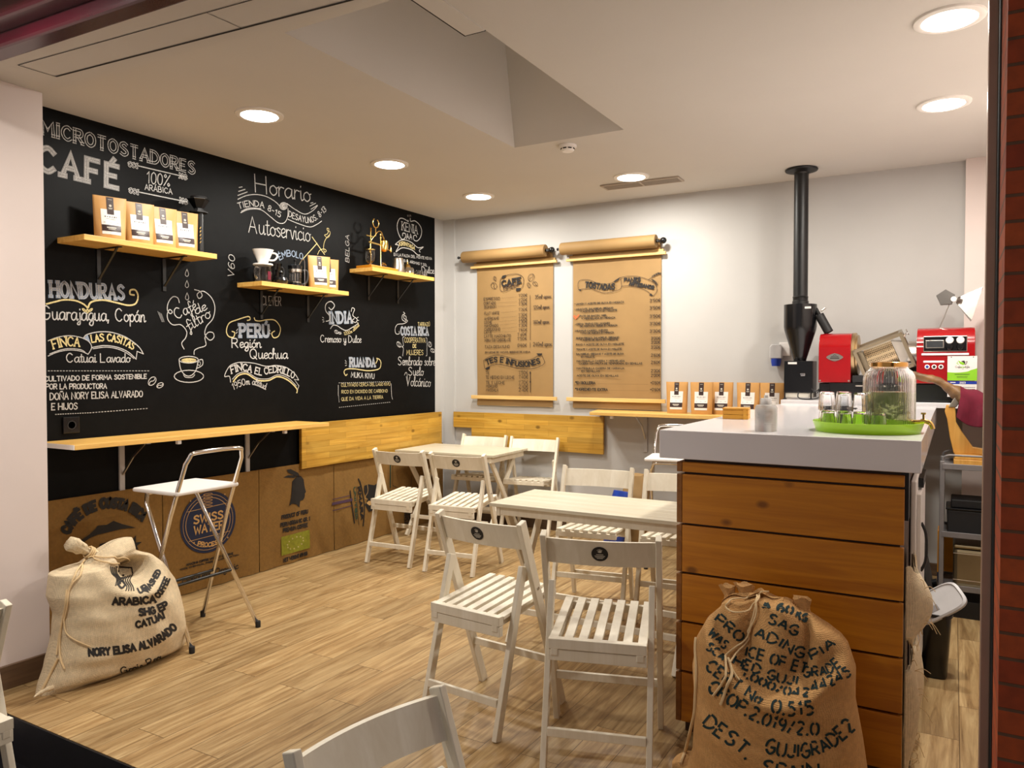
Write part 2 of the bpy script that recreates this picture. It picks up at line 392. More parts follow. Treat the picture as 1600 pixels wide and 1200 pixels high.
def dup(o, loc=None, rz=None, label=None, group=None, parent=None, rot=None):
    c = o.copy(); COL.objects.link(c)
    if parent is not None: c.parent = parent
    if loc is not None: c.location = loc
    if rz is not None: c.rotation_euler = (0, 0, rz)
    if rot is not None: c.rotation_euler = rot
    if label: c['label'] = label
    if group: c['group'] = group
    for ch in list(o.children): dup(ch, parent=c)
    return c

# ------------------------------------------------------------------ hand lettering: a single-stroke alphabet
_G = {
'A': (4, '0,0 2,6 4,0|.8,2.2 3.2,2.2'), 'B': (3.8, '0,0 0,6|~0,6 2.4,5.9 3.1,4.6 2.3,3.3 0,3.1|~0,3.1 2.9,2.9 3.6,1.5 2.7,.2 0,0'),
'C': (3.8, '~3.7,5 2.3,6 .7,5.1 0,3 .7,.9 2.3,0 3.7,1'), 'D': (3.9, '0,0 0,6|~0,6 2.2,5.7 3.7,4 3.7,2 2.2,.3 0,0'),
'E': (3.3, '3.3,0 0,0 0,6 3.3,6|0,3.1 2.6,3.1'), 'F': (3.2, '0,0 0,6 3.2,6|0,3.1 2.6,3.1'),
'G': (4, '~3.7,5 2.3,6 .7,5.1 0,3 .7,.9 2.3,0 3.8,1.2 3.8,2.7|2.2,2.7 4,2.7'), 'H': (4, '0,0 0,6|4,0 4,6|0,3 4,3'), 'I': (.8, '.4,0 .4,6'),
'J': (3, '~2.8,6 2.8,1.5 1.8,.1 .4,.4 0,1.6'), 'K': (3.7, '0,0 0,6|3.5,6 0,2.7|1.2,3.7 3.7,0'), 'L': (3, '0,6 0,0 3,0'),
'M': (4.8, '0,0 .4,6 2.4,2 4.4,6 4.8,0'), 'N': (3.9, '0,0 0,6 3.9,0 3.9,6'), 'O': (4, '~2,6 .5,5 0,3 .5,1 2,0 3.5,1 4,3 3.5,5 2,6'),
'P': (3.4, '0,0 0,6|~0,6 2.7,5.9 3.4,4.5 2.6,3 0,2.8'), 'Q': (4.1, '~2,6 .5,5 0,3 .5,1 2,0 3.5,1 4,3 3.5,5 2,6|2.4,1.5 4.2,-.4'),
'R': (3.6, '0,0 0,6|~0,6 2.7,5.9 3.3,4.5 2.5,3.1 0,2.9|1.5,2.9 3.6,0'), 'S': (3.6, '~3.4,5.1 2.1,6 .6,5.4 .4,4.2 1.8,3.2 3.2,2.2 3.3,.9 1.8,0 .1,.8'),
'T': (3.8, '0,6 3.8,6|1.9,6 1.9,0'), 'U': (3.8, '~0,6 0,2 .7,.3 1.9,0 3.1,.3 3.8,2 3.8,6'), 'V': (3.8, '0,6 1.9,0 3.8,6'), 'W': (5.2, '0,6 1.2,0 2.6,4.5 4,0 5.2,6'),
'X': (3.6, '0,0 3.6,6|0,6 3.6,0'), 'Y': (3.6, '0,6 1.8,3 3.6,6|1.8,3 1.8,0'), 'Z': (3.4, '0,6 3.4,6 0,0 3.4,0'),
'0': (3.4, '~1.7,6 .4,5 0,3 .4,1 1.7,0 3,1 3.4,3 3,5 1.7,6'), '1': (1.8, '0,4.6 1.3,6 1.3,0'), '2': (3.3, '~.1,4.8 .9,5.9 2.4,5.8 3,4.5 2,2.6 0,0|0,0 3.3,0'),
'3': (3.2, '~.1,5.3 1.5,6 2.9,5 2.4,3.5 1.2,3.1|~1.2,3.1 2.9,2.7 3.1,1.2 1.6,0 0,.7'), '4': (3.6, '2.6,0 2.6,6 0,1.8 3.6,1.8'), '5': (3.2, '3,6 .4,6 .2,3.4|~.2,3.4 1.8,3.9 3.1,2.2 2.4,.4 1,0 0,.6'),
'6': (3.3, '~2.9,5.5 1.8,6 .5,4.5 0,2 .8,.1 2.3,.1 3.2,1.6 2.4,3.2 1,3.1 .1,1.8'), '7': (3.2, '0,6 3.2,6 1,0'), '8': (3.3, '~1.6,3.2 .3,4.4 1,5.9 2.3,5.9 3,4.4 1.6,3.2 .1,1.6 .8,.1 2.4,.1 3.2,1.6 1.6,3.2'),
'9': (3.3, '~3.1,4.2 2.2,2.9 .8,3 .1,4.4 1,5.9 2.4,5.8 3.2,4 2.6,1.2 1.4,0'), '%': (4.6, '~1,6 .2,5.2 1,4.4 1.8,5.2 1,6|0,0 4.4,6|~3.4,1.6 2.7,.8 3.4,0 4.2,.8 3.4,1.6'),
'€': (3.6, '~3.5,5 2.4,6 1.1,5 .7,3 1.1,1 2.4,0 3.5,1|0,3.6 2.7,3.6|0,2.5 2.5,2.5'), '.': (.8, '.3,0 .5,.4'), ',': (.8, '.5,.5 .1,-1'), '-': (2.2, '.2,2.8 2,2.8'), "'": (.8, '.5,6 .3,4.6'),
'*': (2.6, '1.3,3.6 1.3,6|.2,4.2 2.4,5.4|2.4,4.2 .2,5.4'), '+': (3, '1.5,1.4 1.5,4.4|0,2.9 3,2.9'), '/': (3, '0,-.5 3,6.4'), ':': (.8, '.3,.8 .5,1.2|.3,3.6 .5,4'), '•': (1.6, '.4,2.8 1.2,3.2'),
'a': (3.7, '~3,3.1 1.6,3.5 .4,2.4 .3,.9 1.2,0 2.4,.9 3,3.2|~3,3.2 2.9,1 3.2,0 3.7,.5'), 'b': (3, '~.3,2.4 1.3,5.4 .8,6.4 .3,5 .3,.8 1.4,0 2.6,.8 2.6,2.4 1.4,3.2 .4,2.2'),
'c': (2.8, '~2.5,2.9 1.6,3.5 .4,2.6 .3,.9 1.3,0 2.8,.7'), 'd': (3.6, '~2.7,3 1.6,3.5 .4,2.4 .2,.9 1.2,0 2.3,.8 2.8,3 2.9,6.2|~2.9,3 2.8,.9 3.1,0 3.6,.5'),
'e': (2.7, '~.3,1.6 1.7,1.9 2.4,2.8 1.7,3.5 .5,2.8 .3,1 1.2,0 2.7,.7'), 'f': (2.6, '~2.6,5.4 2,6.4 1.2,5.4 1.1,2 1,-1.4 .4,-2.2 .2,-1.2 2.4,1|.1,3.1 2.3,3.3'),
'g': (3.5, '~2.8,3 1.6,3.5 .4,2.4 .3,1 1.3,.2 2.4,1.2 2.8,3.2|~2.8,3.2 2.7,-1 1.8,-2.3 .6,-1.6 1.4,-.4 3.5,.5'), 'h': (3.4, '~.3,2 1.2,5.6 .7,6.4 .35,5 .3,0|~.3,1.6 1.4,3.3 2.3,2.8 2.3,.7 2.7,0 3.4,.5'),
'i': (1.4, '~.4,3.4 .4,.8 .8,0 1.4,.5|.4,4.7 .5,5.1'), 'j': (1.6, '~1,3.4 1,-1 .3,-2 -.5,-1.4 1.6,.4|1,4.7 1.1,5.1'), 'l': (1.6, '~.2,1.6 1.3,5 .9,6.4 .4,5 .4,1 .8,0 1.6,.5'),
'm': (4.6, '~.2,0 .3,3.3|~.3,1.8 1.2,3.4 1.9,2.8 1.9,0|~1.9,1.8 2.8,3.4 3.5,2.8 3.5,.6 3.9,0 4.6,.5'), 'n': (3.2, '.2,0 .3,3.3|~.3,1.8 1.4,3.4 2.2,2.8 2.2,.7 2.5,0 3.2,.5'),
'o': (3.2, '~1.5,3.4 .4,2.6 .2,1 1.4,0 2.6,1 2.5,2.6 1.5,3.4|~1.8,3.3 2.5,2.7 3.2,3'), 'p': (3, '.4,3.4 .3,-2.2|~.3,2 1.6,3.5 2.7,2.5 2.5,.8 1.4,0 .4,.8'), 'q': (3.2, '~2.8,3 1.6,3.5 .4,2.4 .3,1 1.3,.1 2.4,1.2 2.8,3.2|2.8,3.2 2.8,-2.2'),
'r': (2.3, '.2,0 .3,3.4|~.3,2 1,3.3 2.2,3.1'), 's': (2.4, '~2.2,3 1.2,3.5 .5,2.8 1.4,1.9 2.1,1 1.2,0 0,.5'), 't': (2.2, '~.9,5.4 .8,1 1.2,0 2.2,.6|0,3.7 2,3.8'),
'u': (3.4, '~.2,3.4 .2,1 1,0 2.1,.8 2.5,3.4|~2.5,3.4 2.5,.8 2.8,0 3.4,.5'), 'v': (2.7, '~.2,3.4 1.2,0 2.2,3.2 2.7,3'), 'x': (2.8, '0,0 2.6,3.4|.1,3.4 2.6,0'), 'y': (3.2, '~.2,3.4 .3,1.2 1.1,.2 2.2,1 2.6,3.4|~2.6,3.4 2.5,-1 1.6,-2.3 .5,-1.5 1.4,-.3 3.2,.5'), 'z': (2.6, '.1,3.4 2.5,3.4 .1,0 2.6,0'), 'k': (2.8, '.3,0 .3,6|2.5,3.4 .3,1.4|1,2 2.7,0'),
}
_ACC = {'Á': ('A', 2, 6.6), 'É': ('E', 1.4, 6.6), 'Í': ('I', .4, 6.6), 'Ó': ('O', 2, 6.6), 'Ú': ('U', 1.9, 6.6), 'á': ('a', 1.6, 4.2), 'é': ('e', 1.4, 4.2), 'í': ('i', .4, 4.4), 'ó': ('o', 1.4, 4.2)}
_GC = {}
def glyph(ch):
    if ch in _GC: return _GC[ch]
    if ch == 'Ñ': w, st = glyph('N'); r = (w, st + [[(0.9, 6.9), (1.6, 7.4), (2.4, 6.9), (3.1, 7.4)]])
    elif ch in _ACC:
        b, ax, ay = _ACC[ch]; w, st = glyph(b); r = (w, st + [[(ax, ay), (ax + .8, ay + 1.2)]])
    else:
        w, s = _G[ch]; st = []
        for k in s.split('|'):
            sm = k[0] == '~'; pts = [tuple(float(c) for c in p.split(',')) for p in k.lstrip('~').split()]
            if sm: pts = [(p.x, p.y) for p in smooth_path([(a, b, 0) for a, b in pts], 5)]
            st.append(pts)
        r = (w, st)
    _GC[ch] = r; return r
def text_strokes(text, gap=1.15, space=2.6, slant=0.0, serif=0.0):
    """-> (strokes in glyph units, total width)"""
    x = 0; out = []
    for ch in text:
        if ch == ' ': x += space; continue
        w, st = glyph(ch)
        for s in st:
            out.append([(x + px + py * slant, py) for px, py in s])
            if serif:
                for (a, b) in ((s[0], s[1]), (s[-1], s[-2])):
                    if a == s[0] and s[0] == s[-1]: continue
                    if a[1] in (0.0, 6.0) and abs(a[1] - b[1]) > 1: out.append([(x + a[0] - serif, a[1]), (x + a[0] + serif, a[1])])
        g = gap if not ch.islower() else 0.05
        x += w + g
    return out, max(x - gap, 0.1)
class Ink:
    """flat ribbons along strokes, each point mapped through f(u, v) -> (point, normal)"""
    def __init__(s): s.mb = MB(); s.nrm = None; s.k = 0
    def ribbon(s, pts, width, f, step=None, closed=False):
        pts = [Vector((p[0], p[1])) for p in pts]
        if step:
            q = [pts[0]]
            for a, b in zip(pts, pts[1:]):
                n = max(1, int(math.ceil((b - a).length / step)))
                for k in range(1, n + 1): q.append(a.lerp(b, k / n))
            pts = q
        clean = [pts[0]]
        for p in pts[1:]:
            if (p - clean[-1]).length > 1e-6: clean.append(p)
        pts = clean
        if len(pts) < 2: return
        L = []; Rr = []; n = len(pts)
        for i, p in enumerate(pts):
            d1 = (pts[i] - pts[i - 1]).normalized() if i > 0 else None
            d2 = (pts[i + 1] - pts[i]).normalized() if i < n - 1 else None
            d = (d1 + d2) if d1 and d2 else (d1 or d2)
            if d.length < 0.35: d = d2 or d1
            d = d.normalized(); k = 1.0
            if d1 and d2: k = 1 / max(0.6, d.dot(d2))
            nv = Vector((-d.y, d.x)) * (width / 2 * k)
            e = Vector((0, 0))
            if i == 0: e = -d * width * 0.35
            if i == n - 1: e = d * width * 0.35
            L.append(p + nv + e); Rr.append(p - nv + e)
        rows = []; s.k = (s.k + 1) % 14; lift = s.nrm * (s.k * 6e-5) if s.nrm is not None else None
        for a, b in zip(L, Rr):
            pa, pb = f(a.x, a.y), f(b.x, b.y)
            if lift is not None and pa is not None and pb is not None: pa = pa + lift; pb = pb + lift
            if pa is None or pb is None:
                if len(rows) > 1: s.mb.grid(rows)
                rows = []; continue
            rows.append([pa, pb])
        if len(rows) > 1: s.mb.grid(rows)
    def fill(s, poly, f):
        ps = [f(*p) for p in poly]
        if all(ps): s.mb.add(ps, [tuple(range(len(ps)))])
    def text(s, text, f, width, height, stroke, style='plain', step=None, slant=0.0, gap=1.15, space=2.6, stencil=False, fit=True, serif=0.0):
        """f(u,v) in metres: u along the baseline 0..width, v up 0..height"""
        if style in ('outline', 'fill') and not serif: serif = 0.75
        st, tw = text_strokes(text, gap, space, slant, serif)
        sx = width / tw if fit else height / 6; sy = height / 6
        for k in st:
            pts = [(p[0] * sx, p[1] * sy) for p in k]
            if stencil and len(pts) > 1:
                P = smooth_path([(a, b, 0) for a, b in pts], 1)
                ln = [0.0]
                for a, b in zip(pts, pts[1:]): ln.append(ln[-1] + math.hypot(b[0] - a[0], b[1] - a[1]))
                cut = stroke * 0.8
                if ln[-1] > 3 * cut:
                    def at(t):
                        for i in range(len(ln) - 1):
                            if t <= ln[i + 1]:
                                r = (t - ln[i]) / max(ln[i + 1] - ln[i], 1e-9); return (pts[i][0] + (pts[i + 1][0] - pts[i][0]) * r, pts[i][1] + (pts[i + 1][1] - pts[i][1]) * r)
                        return pts[-1]
                    segs = [(cut, ln[-1] - cut)] if ln[-1] < height * 1.2 else [(cut, ln[-1] * .5 - cut), (ln[-1] * .5 + cut, ln[-1] - cut)]
                    for a, b in segs:
                        m = [t for t in ln if a < t < b]
                        s.ribbon([at(t) for t in [a] + m + [b]], stroke, f, step)
                    continue
            if style == 'outline':
                off = stroke * 1.5
                pv = [Vector(p) for p in pts]
                for sg in (-1, 1):
                    q = []
                    for i, p in enumerate(pv):
                        d = (pv[min(i + 1, len(pv) - 1)] - pv[max(i - 1, 0)]); d = d.normalized() if d.length > 1e-9 else Vector((1, 0))
                        q.append(p + Vector((-d.y, d.x)) * off * sg)
                    s.ribbon(q, stroke, f, step)
            else: s.ribbon(pts, stroke, f, step)
    def build(s, name, mat, parent):
        """strokes that stand apart become marks of their own; returns them as a list"""
        mb = s.mb
        if not mb.v: return []
        n = len(mb.isl); lo, hi = np.full((n, 3), 1e9), np.full((n, 3), -1e9)
        for i, (a, b, _c, _d) in enumerate(mb.isl):
            q = np.array([tuple(v) for v in mb.v[a:b]]); lo[i], hi[i] = q.min(0), q.max(0)
        size = (hi - lo).max(1)
        gap = np.maximum(0, np.maximum(lo[:, None] - hi[None], lo[None] - hi[:, None]))
        near = np.sqrt((gap ** 2).sum(2)) <= 0.95 * np.maximum(0.02, 0.5 * np.maximum(size[:, None], size[None]))
        grp = np.arange(n)
        while True:
            new = np.array([grp[near[i]].min() for i in range(n)])
            if (new == grp).all(): break
            grp = new
        out = []
        for g in sorted(set(grp.tolist())):
            m = MB()
            for i in np.nonzero(grp == g)[0]:
                a, b, c, d = mb.isl[i]; m.add(mb.v[a:b], [[k - a for k in f] for f in mb.f[c:d]])
            out.append(m.build(name, mat, parent, fix=False))
        return out
# ------------------------------------------------------------------ the room
BY = 5.92      # back wall
FY = 1.97      # shop-front line
# floor: raised platform, its step, the lower floor outside
fl = struct(MB().prism([(-0.1, 1.655), (4.75, 1.655), (4.75, 6.05), (-0.1, 6.05)], -0.04, 0.0).build('floor', 'floor'))
struct(MB().box(-0.1, 4.75, 1.648, 1.70, -0.20, -0.003).build('trim_1', 'step'))
struct(MB().box(-2.5, 7.0, -3.0, 1.7, -0.25, -0.18).build('floor_outside', 'outer_floor'))
# walls
wl = struct(MB().box(-0.12, 0.0, 1.9, 5.765, -0.04, CEIL).build('wall_left', 'board'))
struct(MB().box(-0.12, 0.0, 5.765, 6.1, -0.04, CEIL).build('wall_left_end', 'plaster'))
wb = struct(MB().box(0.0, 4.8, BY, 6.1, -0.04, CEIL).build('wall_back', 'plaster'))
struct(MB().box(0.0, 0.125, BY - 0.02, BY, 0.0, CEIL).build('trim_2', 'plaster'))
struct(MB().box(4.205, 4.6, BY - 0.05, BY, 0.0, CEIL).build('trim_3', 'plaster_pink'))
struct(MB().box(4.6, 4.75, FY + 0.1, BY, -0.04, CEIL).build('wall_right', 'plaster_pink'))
struct(MB().box(-0.12, 0.545, -1.2, FY, -0.2, CEIL).build('wall_front_left', 'plaster_pink'))
struct(MB().box(0.545, 0.563, 1.655, FY, 0.0, 0.105).build('baseboard_left', 'skirting', bevel=0.003))
struct(MB().box(0.125, 4.6, BY - 0.014, BY, 0.0, 0.085).build('baseboard_back', 'skirting_x', bevel=0.003))
struct(MB().box(0.0, 0.012, FY, 5.9, 0.0, 0.07).build('baseboard_wall', 'skirting', bevel=0.003))
# ceiling with the tapering recess
rx0, rx1, ry0, ry1 = 1.765, 2.49, 2.27, 4.165
m = MB()
for (a, b, c, d) in ((-0.1, rx0, FY - 0.05, 6.1), (rx1, 4.75, FY - 0.05, 6.1), (rx0, rx1, FY - 0.05, ry0), (rx0, rx1, ry1, 6.1)): m.box(a, b, c, d, CEIL, CEIL + 0.05)
struct(m.build('ceiling', 'ceiling'))
m = MB(); tx0, tx1, ty0, ty1, tz = rx0 + 0.16, rx1 - 0.16, ry0 + 0.5, ry1 - 0.42, CEIL + 0.62
b4 = [(rx0, ry0, CEIL), (rx1, ry0, CEIL), (rx1, ry1, CEIL), (rx0, ry1, CEIL)]; t4 = [(tx0, ty0, tz), (tx1, ty0, tz), (tx1, ty1, tz), (tx0, ty1, tz)]
m.add(b4 + t4, [(i, (i + 1) % 4, 4 + (i + 1) % 4, 4 + i) for i in range(4)] + [(4, 5, 6, 7)])
struct(m.build('ceiling_recess', 'ceiling', fix=False))
t = struct(MB().box(rx1 - 0.095, rx1, ry0 - 0.05, 2.655, CEIL - 0.004, CEIL + 0.012).build('trim_4', 'ceiling'))
m = MB(); m.box(rx1 - 0.103, rx1 - 0.095, ry0 - 0.05, 2.662, CEIL - 0.003, CEIL + 0.01); m.box(rx1 - 0.103, rx1, 2.655, 2.663, CEIL - 0.003, CEIL + 0.01)
m.build('panel_gap', 'gap', t)
# lowered soffit over the shop front with its shutter hatch
SOF = 2.665
so = struct(MB().prism([(0.545, 1.2), (4.75, 1.2), (4.75, 2.10), (0.545, FY + 0.005)], SOF, SOF + 0.12).build('ceiling_soffit', 'ceiling'))
m = MB()
def sof(px, py): p = atz(px, py, SOF - 0.002); return p
a, b, c, d = sof(87, 120), sof(550, 0), sof(28, 102), sof(306, 25)
def strip(m, p, q, w):
    d = (q - p).normalized(); n = Vector((-d.y, d.x, 0)) * w / 2
    m.quad(p + n, q + n, q - n, p - n)
e = b + (b - a) * 1.2
strip(m, a, e, 0.009); strip(m, c + (a - c) * 0.0, a, 0.004)
off = c - a
strip(m, c, e + off, 0.004); k = a + (e - a) * 0.31; strip(m, k, k + off, 0.003)
m.build('hatch_gap', 'gap', so)
# dark red lintel moulding
q0, q1 = atz(0, 92, 2.6), atz(280, 0, 2.6); dv = (q1 - q0).normalized(); nv = Vector((dv.y, -dv.x, 0)).normalized()
m = MB()
A0 = q0 - dv * 0.6; A1 = q0 + dv * 4.2
for (o0, o1, z0, z1) in ((0.0, 0.06, 2.60, 2.68), (0.05, 0.13, 2.55, 2.63), (0.12, 0.20, 2.60, 2.68)):
    pts = [A0 + nv * o0, A1 + nv * o0, A1 + nv * o1, A0 + nv * o1]
    m.prism([(p.x, p.y) for p in pts], z0, z1)
struct(m.build('trim_5', 'lintel_red', bevel=0.012))
pts = [A0 + nv * 0.2, A1 + nv * 0.2, A1 + nv * 0.9, A0 + nv * 0.9]
struct(MB().prism([(p.x, p.y) for p in pts], 2.66, 2.76).build('lintel_outside', 'plaster_pink'))
# metal frame and brick pier on the right
m = MB(); m.box(4.2095, 4.229, 2.02, 2.07, -0.04, SOF)
struct(m.build('trim_6', 'alu', bevel=0.002))
struct(MB().box(4.231, 4.7, 1.99, 2.12, -0.2, SOF).build('trim_7', 'gap'))
struct(MB().box(4.233, 5.2, 1.765, 1.985, -0.2, SOF).build('wall_front_right', 'brick'))
# lamps
def lamp_at(x, y, label):
    r = thing('ceiling_downlight', label, 'ceiling light', (x, y, CEIL), 0, 'recessed round ceiling lights')
    MB().lathe([(0.128, 0.0), (0.126, -0.008), (0.112, -0.013), (0.098, -0.010), (0.098, 0.0)], n=40).build('lamp_ring', 'lamp_ring', r, smooth=True)
    MB().lathe([(0.097, -0.004), (0.094, -0.012), (0.0, -0.014)], n=40).build('diffuser', 'lamp_glow', r, smooth=True)
    return r
LL = ['round recessed ceiling light nearest the shop front in the row by the chalkboard', 'middle round ceiling light of the row above the chalkboard shelves', 'round ceiling light farthest back in the row by the chalkboard',
      'round ceiling light beside the ceiling air vent', 'round ceiling light on the right, closer to the red roaster', 'round ceiling light at upper right, partly cut by the metal frame']
for (x, y), lb in zip(LAMPS[:LAMPS_SEEN], LL): lamp_at(x, y, lb)
a_ = lamp_at(ADDED_LAMP[0], ADDED_LAMP[1], 'added unseen round ceiling light outside the shop front'); a_.location.z = ADDED_LAMP[2]  # fixture of the added lamp, out of view
# air vent
r = thing('ceiling_vent', 'beige two-panel air vent grille in the ceiling', 'air vent', (2.13, 5.42, CEIL), R(2))
m = MB()
for (a, b, c, d) in ((-0.3, 0.3, -0.075, -0.062), (-0.3, 0.3, 0.062, 0.075), (-0.3, -0.285, -0.062, 0.062), (0.285, 0.3, -0.062, 0.062), (-0.008, 0.008, -0.062, 0.062)): m.box(a, b, c, d, -0.012, -0.001)
m.build('frame', 'grille', r, bevel=0.002)
m = MB()
for k in range(9):
    y = -0.055 + k * 0.0137; m.box(-0.285, 0.285, y, y + 0.005, -0.010, -0.003)
m.build('grille', 'grille', r)
MB().box(-0.285, 0.285, -0.062, 0.062, -0.003, -0.001).build('back_plate', 'gap', r)
# smoke detector
r = thing('smoke_detector', 'small white round smoke detector on the ceiling', 'smoke detector', (2.075, 4.28, CEIL))
MB().lathe([(0.055, -0.001), (0.055, -0.014), (0.05, -0.018), (0.0, -0.018)], n=30).build('base', 'white_plastic', r, smooth=True)
m = MB().lathe([(0.042, -0.018), (0.042, -0.030), (0.034, -0.040), (0.0, -0.042)], n=30).build('sensor_head', 'white_plastic', r, smooth=True)
mm = MB()
for k in range(8):
    q = k * PI / 4; mm.box(-0.011, 0.011, 0.0415, 0.043, -0.029, -0.022, Matrix.Rotation(q, 4, 'Z'))
mm.build('vent_slot', 'gap', m)
# ------------------------------------------------------------------ chalk lettering on the black wall
EPS = 0.0015
class Surf:
    """photo pixels -> points of a plane with a normal; carries the strokes written on it"""
    def __init__(s, ax, v, nrm, ofs=(0, 0), k=1.0): s.ax, s.v, s.n = ax, v, Vector(nrm)
    def z(s, x0, y0, k): s.x0, s.y0, s.k = x0, y0, k; return s       # current zoom frame
    def P(s, p): return on(s.x0 + p[0] * s.k, s.y0 + p[1] * s.k, s.ax, s.v)
    def text(s, ink, txt, base, h, stroke=0.007, style='plain', level=False, arc=False, step=None, **kw):
        if s.ax == 0 and s.v < 0.01 and style == 'plain': stroke *= 0.82
        pts = [s.P(b) for b in base]
        if len(pts) > 2: pts = smooth_path(pts, 10)
        if level: pts[1].z = pts[0].z
        hh = (s.P((base[0][0], base[0][1] - h)) - s.P(base[0])).length
        ln = [0.0]
        for a, b in zip(pts, pts[1:]): ln.append(ln[-1] + (b - a).length)
        N = s.n
        def f(u, v):
            uu = min(max(u, 0), ln[-1]); i = 0
            while i < len(ln) - 2 and uu > ln[i + 1]: i += 1
            d = pts[i + 1] - pts[i]; t = d.normalized(); up = N.cross(t)
            return pts[i] + t * (u - ln[i]) + up * v
        ink.nrm = N
        ink.text(txt, f, ln[-1], hh, stroke, style, step or (0.012 if len(base) > 2 else None), **kw)
    def line(s, ink, pix, w=0.006, sm=True, closed=False):
        if s.ax == 0 and s.v < 0.01: w *= 0.8
        pts = [s.P(p) for p in pix]
        if sm and len(pts) > 2: pts = smooth_path(pts, 6, closed)
        elif closed: pts.append(pts[0])
        N = s.n; o = pts[0]; U = Vector((0, 1, 0)) if s.ax == 0 else Vector((1, 0, 0)); V = Vector((0, 0, 1))
        ink.nrm = N
        ink.ribbon([((p - o).dot(U), (p - o).dot(V)) for p in pts], w, lambda u, v: o + U * u + V * v)
    def dots(s, ink, a, b, n, w=0.006, ln=0.45):
        for k in range(n):
            t = k / n; t2 = (k + ln) / n
            s.line(ink, [(a[0] + (b[0] - a[0]) * t, a[1] + (b[1] - a[1]) * t), (a[0] + (b[0] - a[0]) * t2, a[1] + (b[1] - a[1]) * t2)], w, False)
    def oval(s, ink, c, rx, ry, w=0.006, rot=0.0, a0=0, a1=360):
        n = 20; q = [R(a0 + (a1 - a0) * i / n) for i in range(n + 1)]
        s.line(ink, [(c[0] + rx * math.cos(t) * math.cos(rot) - ry * math.sin(t) * math.sin(rot), c[1] + rx * math.cos(t) * math.sin(rot) + ry * math.sin(t) * math.cos(rot)) for t in q], w, False)
    def blob(s, ink, poly): 
        ps = [s.P(p) for p in poly]; ink.mb.add(ps, [tuple(range(len(ps)))])
    def bean(s, ink, c, rx, ry, rot, w):
        s.oval(ink, c, rx, ry, w, rot); cs, sn = math.cos(rot), math.sin(rot)
        s.line(ink, [(c[0] - rx * cs, c[1] - rx * sn), (c[0] - rx * .3 * cs + ry * .3 * sn, c[1] - rx * .3 * sn - ry * .3 * cs), (c[0] + rx * .3 * cs - ry * .3 * sn, c[1] + rx * .3 * sn + ry * .3 * cs), (c[0] + rx * cs, c[1] + rx * sn)], w)
B = Surf(0, EPS, (1, 0, 0))
def chalk_group(name, fn):
    """one drawing on the wall = one child of wall_left per chalk colour"""
    inks = {k: Ink() for k in ('chalk', 'chalk_soft', 'chalk_blue', 'chalk_yellow')}
    fn(*[inks[k] for k in inks])
    for k, i in inks.items():
        for o in i.build(name, k, wl):
            if k in ('chalk', 'chalk_yellow'): o.location.x = 0.001
def d1(w, g, b, y):
    B.z(0, 150, .25)
    B.text(w, 'MICROTOSTADORES', [(262, 232), (1215, 487)], 82, .0045, 'outline', gap=1.6)
    B.text(g, 'CAFÉ', [(240, 458), (735, 577)], 148, .030, 'fill', gap=2.2)
    B.text(w, 'CAFÉ', [(240, 458), (735, 577)], 148, .005, 'outline', gap=2.2)
    for (p, q) in (((800, 424), (1165, 508)), ((805, 588), (1168, 662))):
        B.line(w, [(p[0] + 60, p[1] + 12), q], .008, False)
        dx = 1
        for k in range(3):
            for sg in (-1, 1):
                B.oval(w, (p[0] + 8 + k * 22, p[1] + 2 + k * 5 + sg * 10), 11, 5, .005, R(15 + sg * 35))
                B.oval(w, (q[0] - 4 - k * 18, q[1] - k * 5 + sg * 11), 10, 4.5, .005, R(15 - sg * 40))
    B.text(w, '100%', [(918, 543), (1062, 566)], 72, .007, slant=.12)
    B.text(w, 'ARÁBICA', [(905, 585), (1075, 614)], 34, .006)
chalk_group('chalk_title', d1)
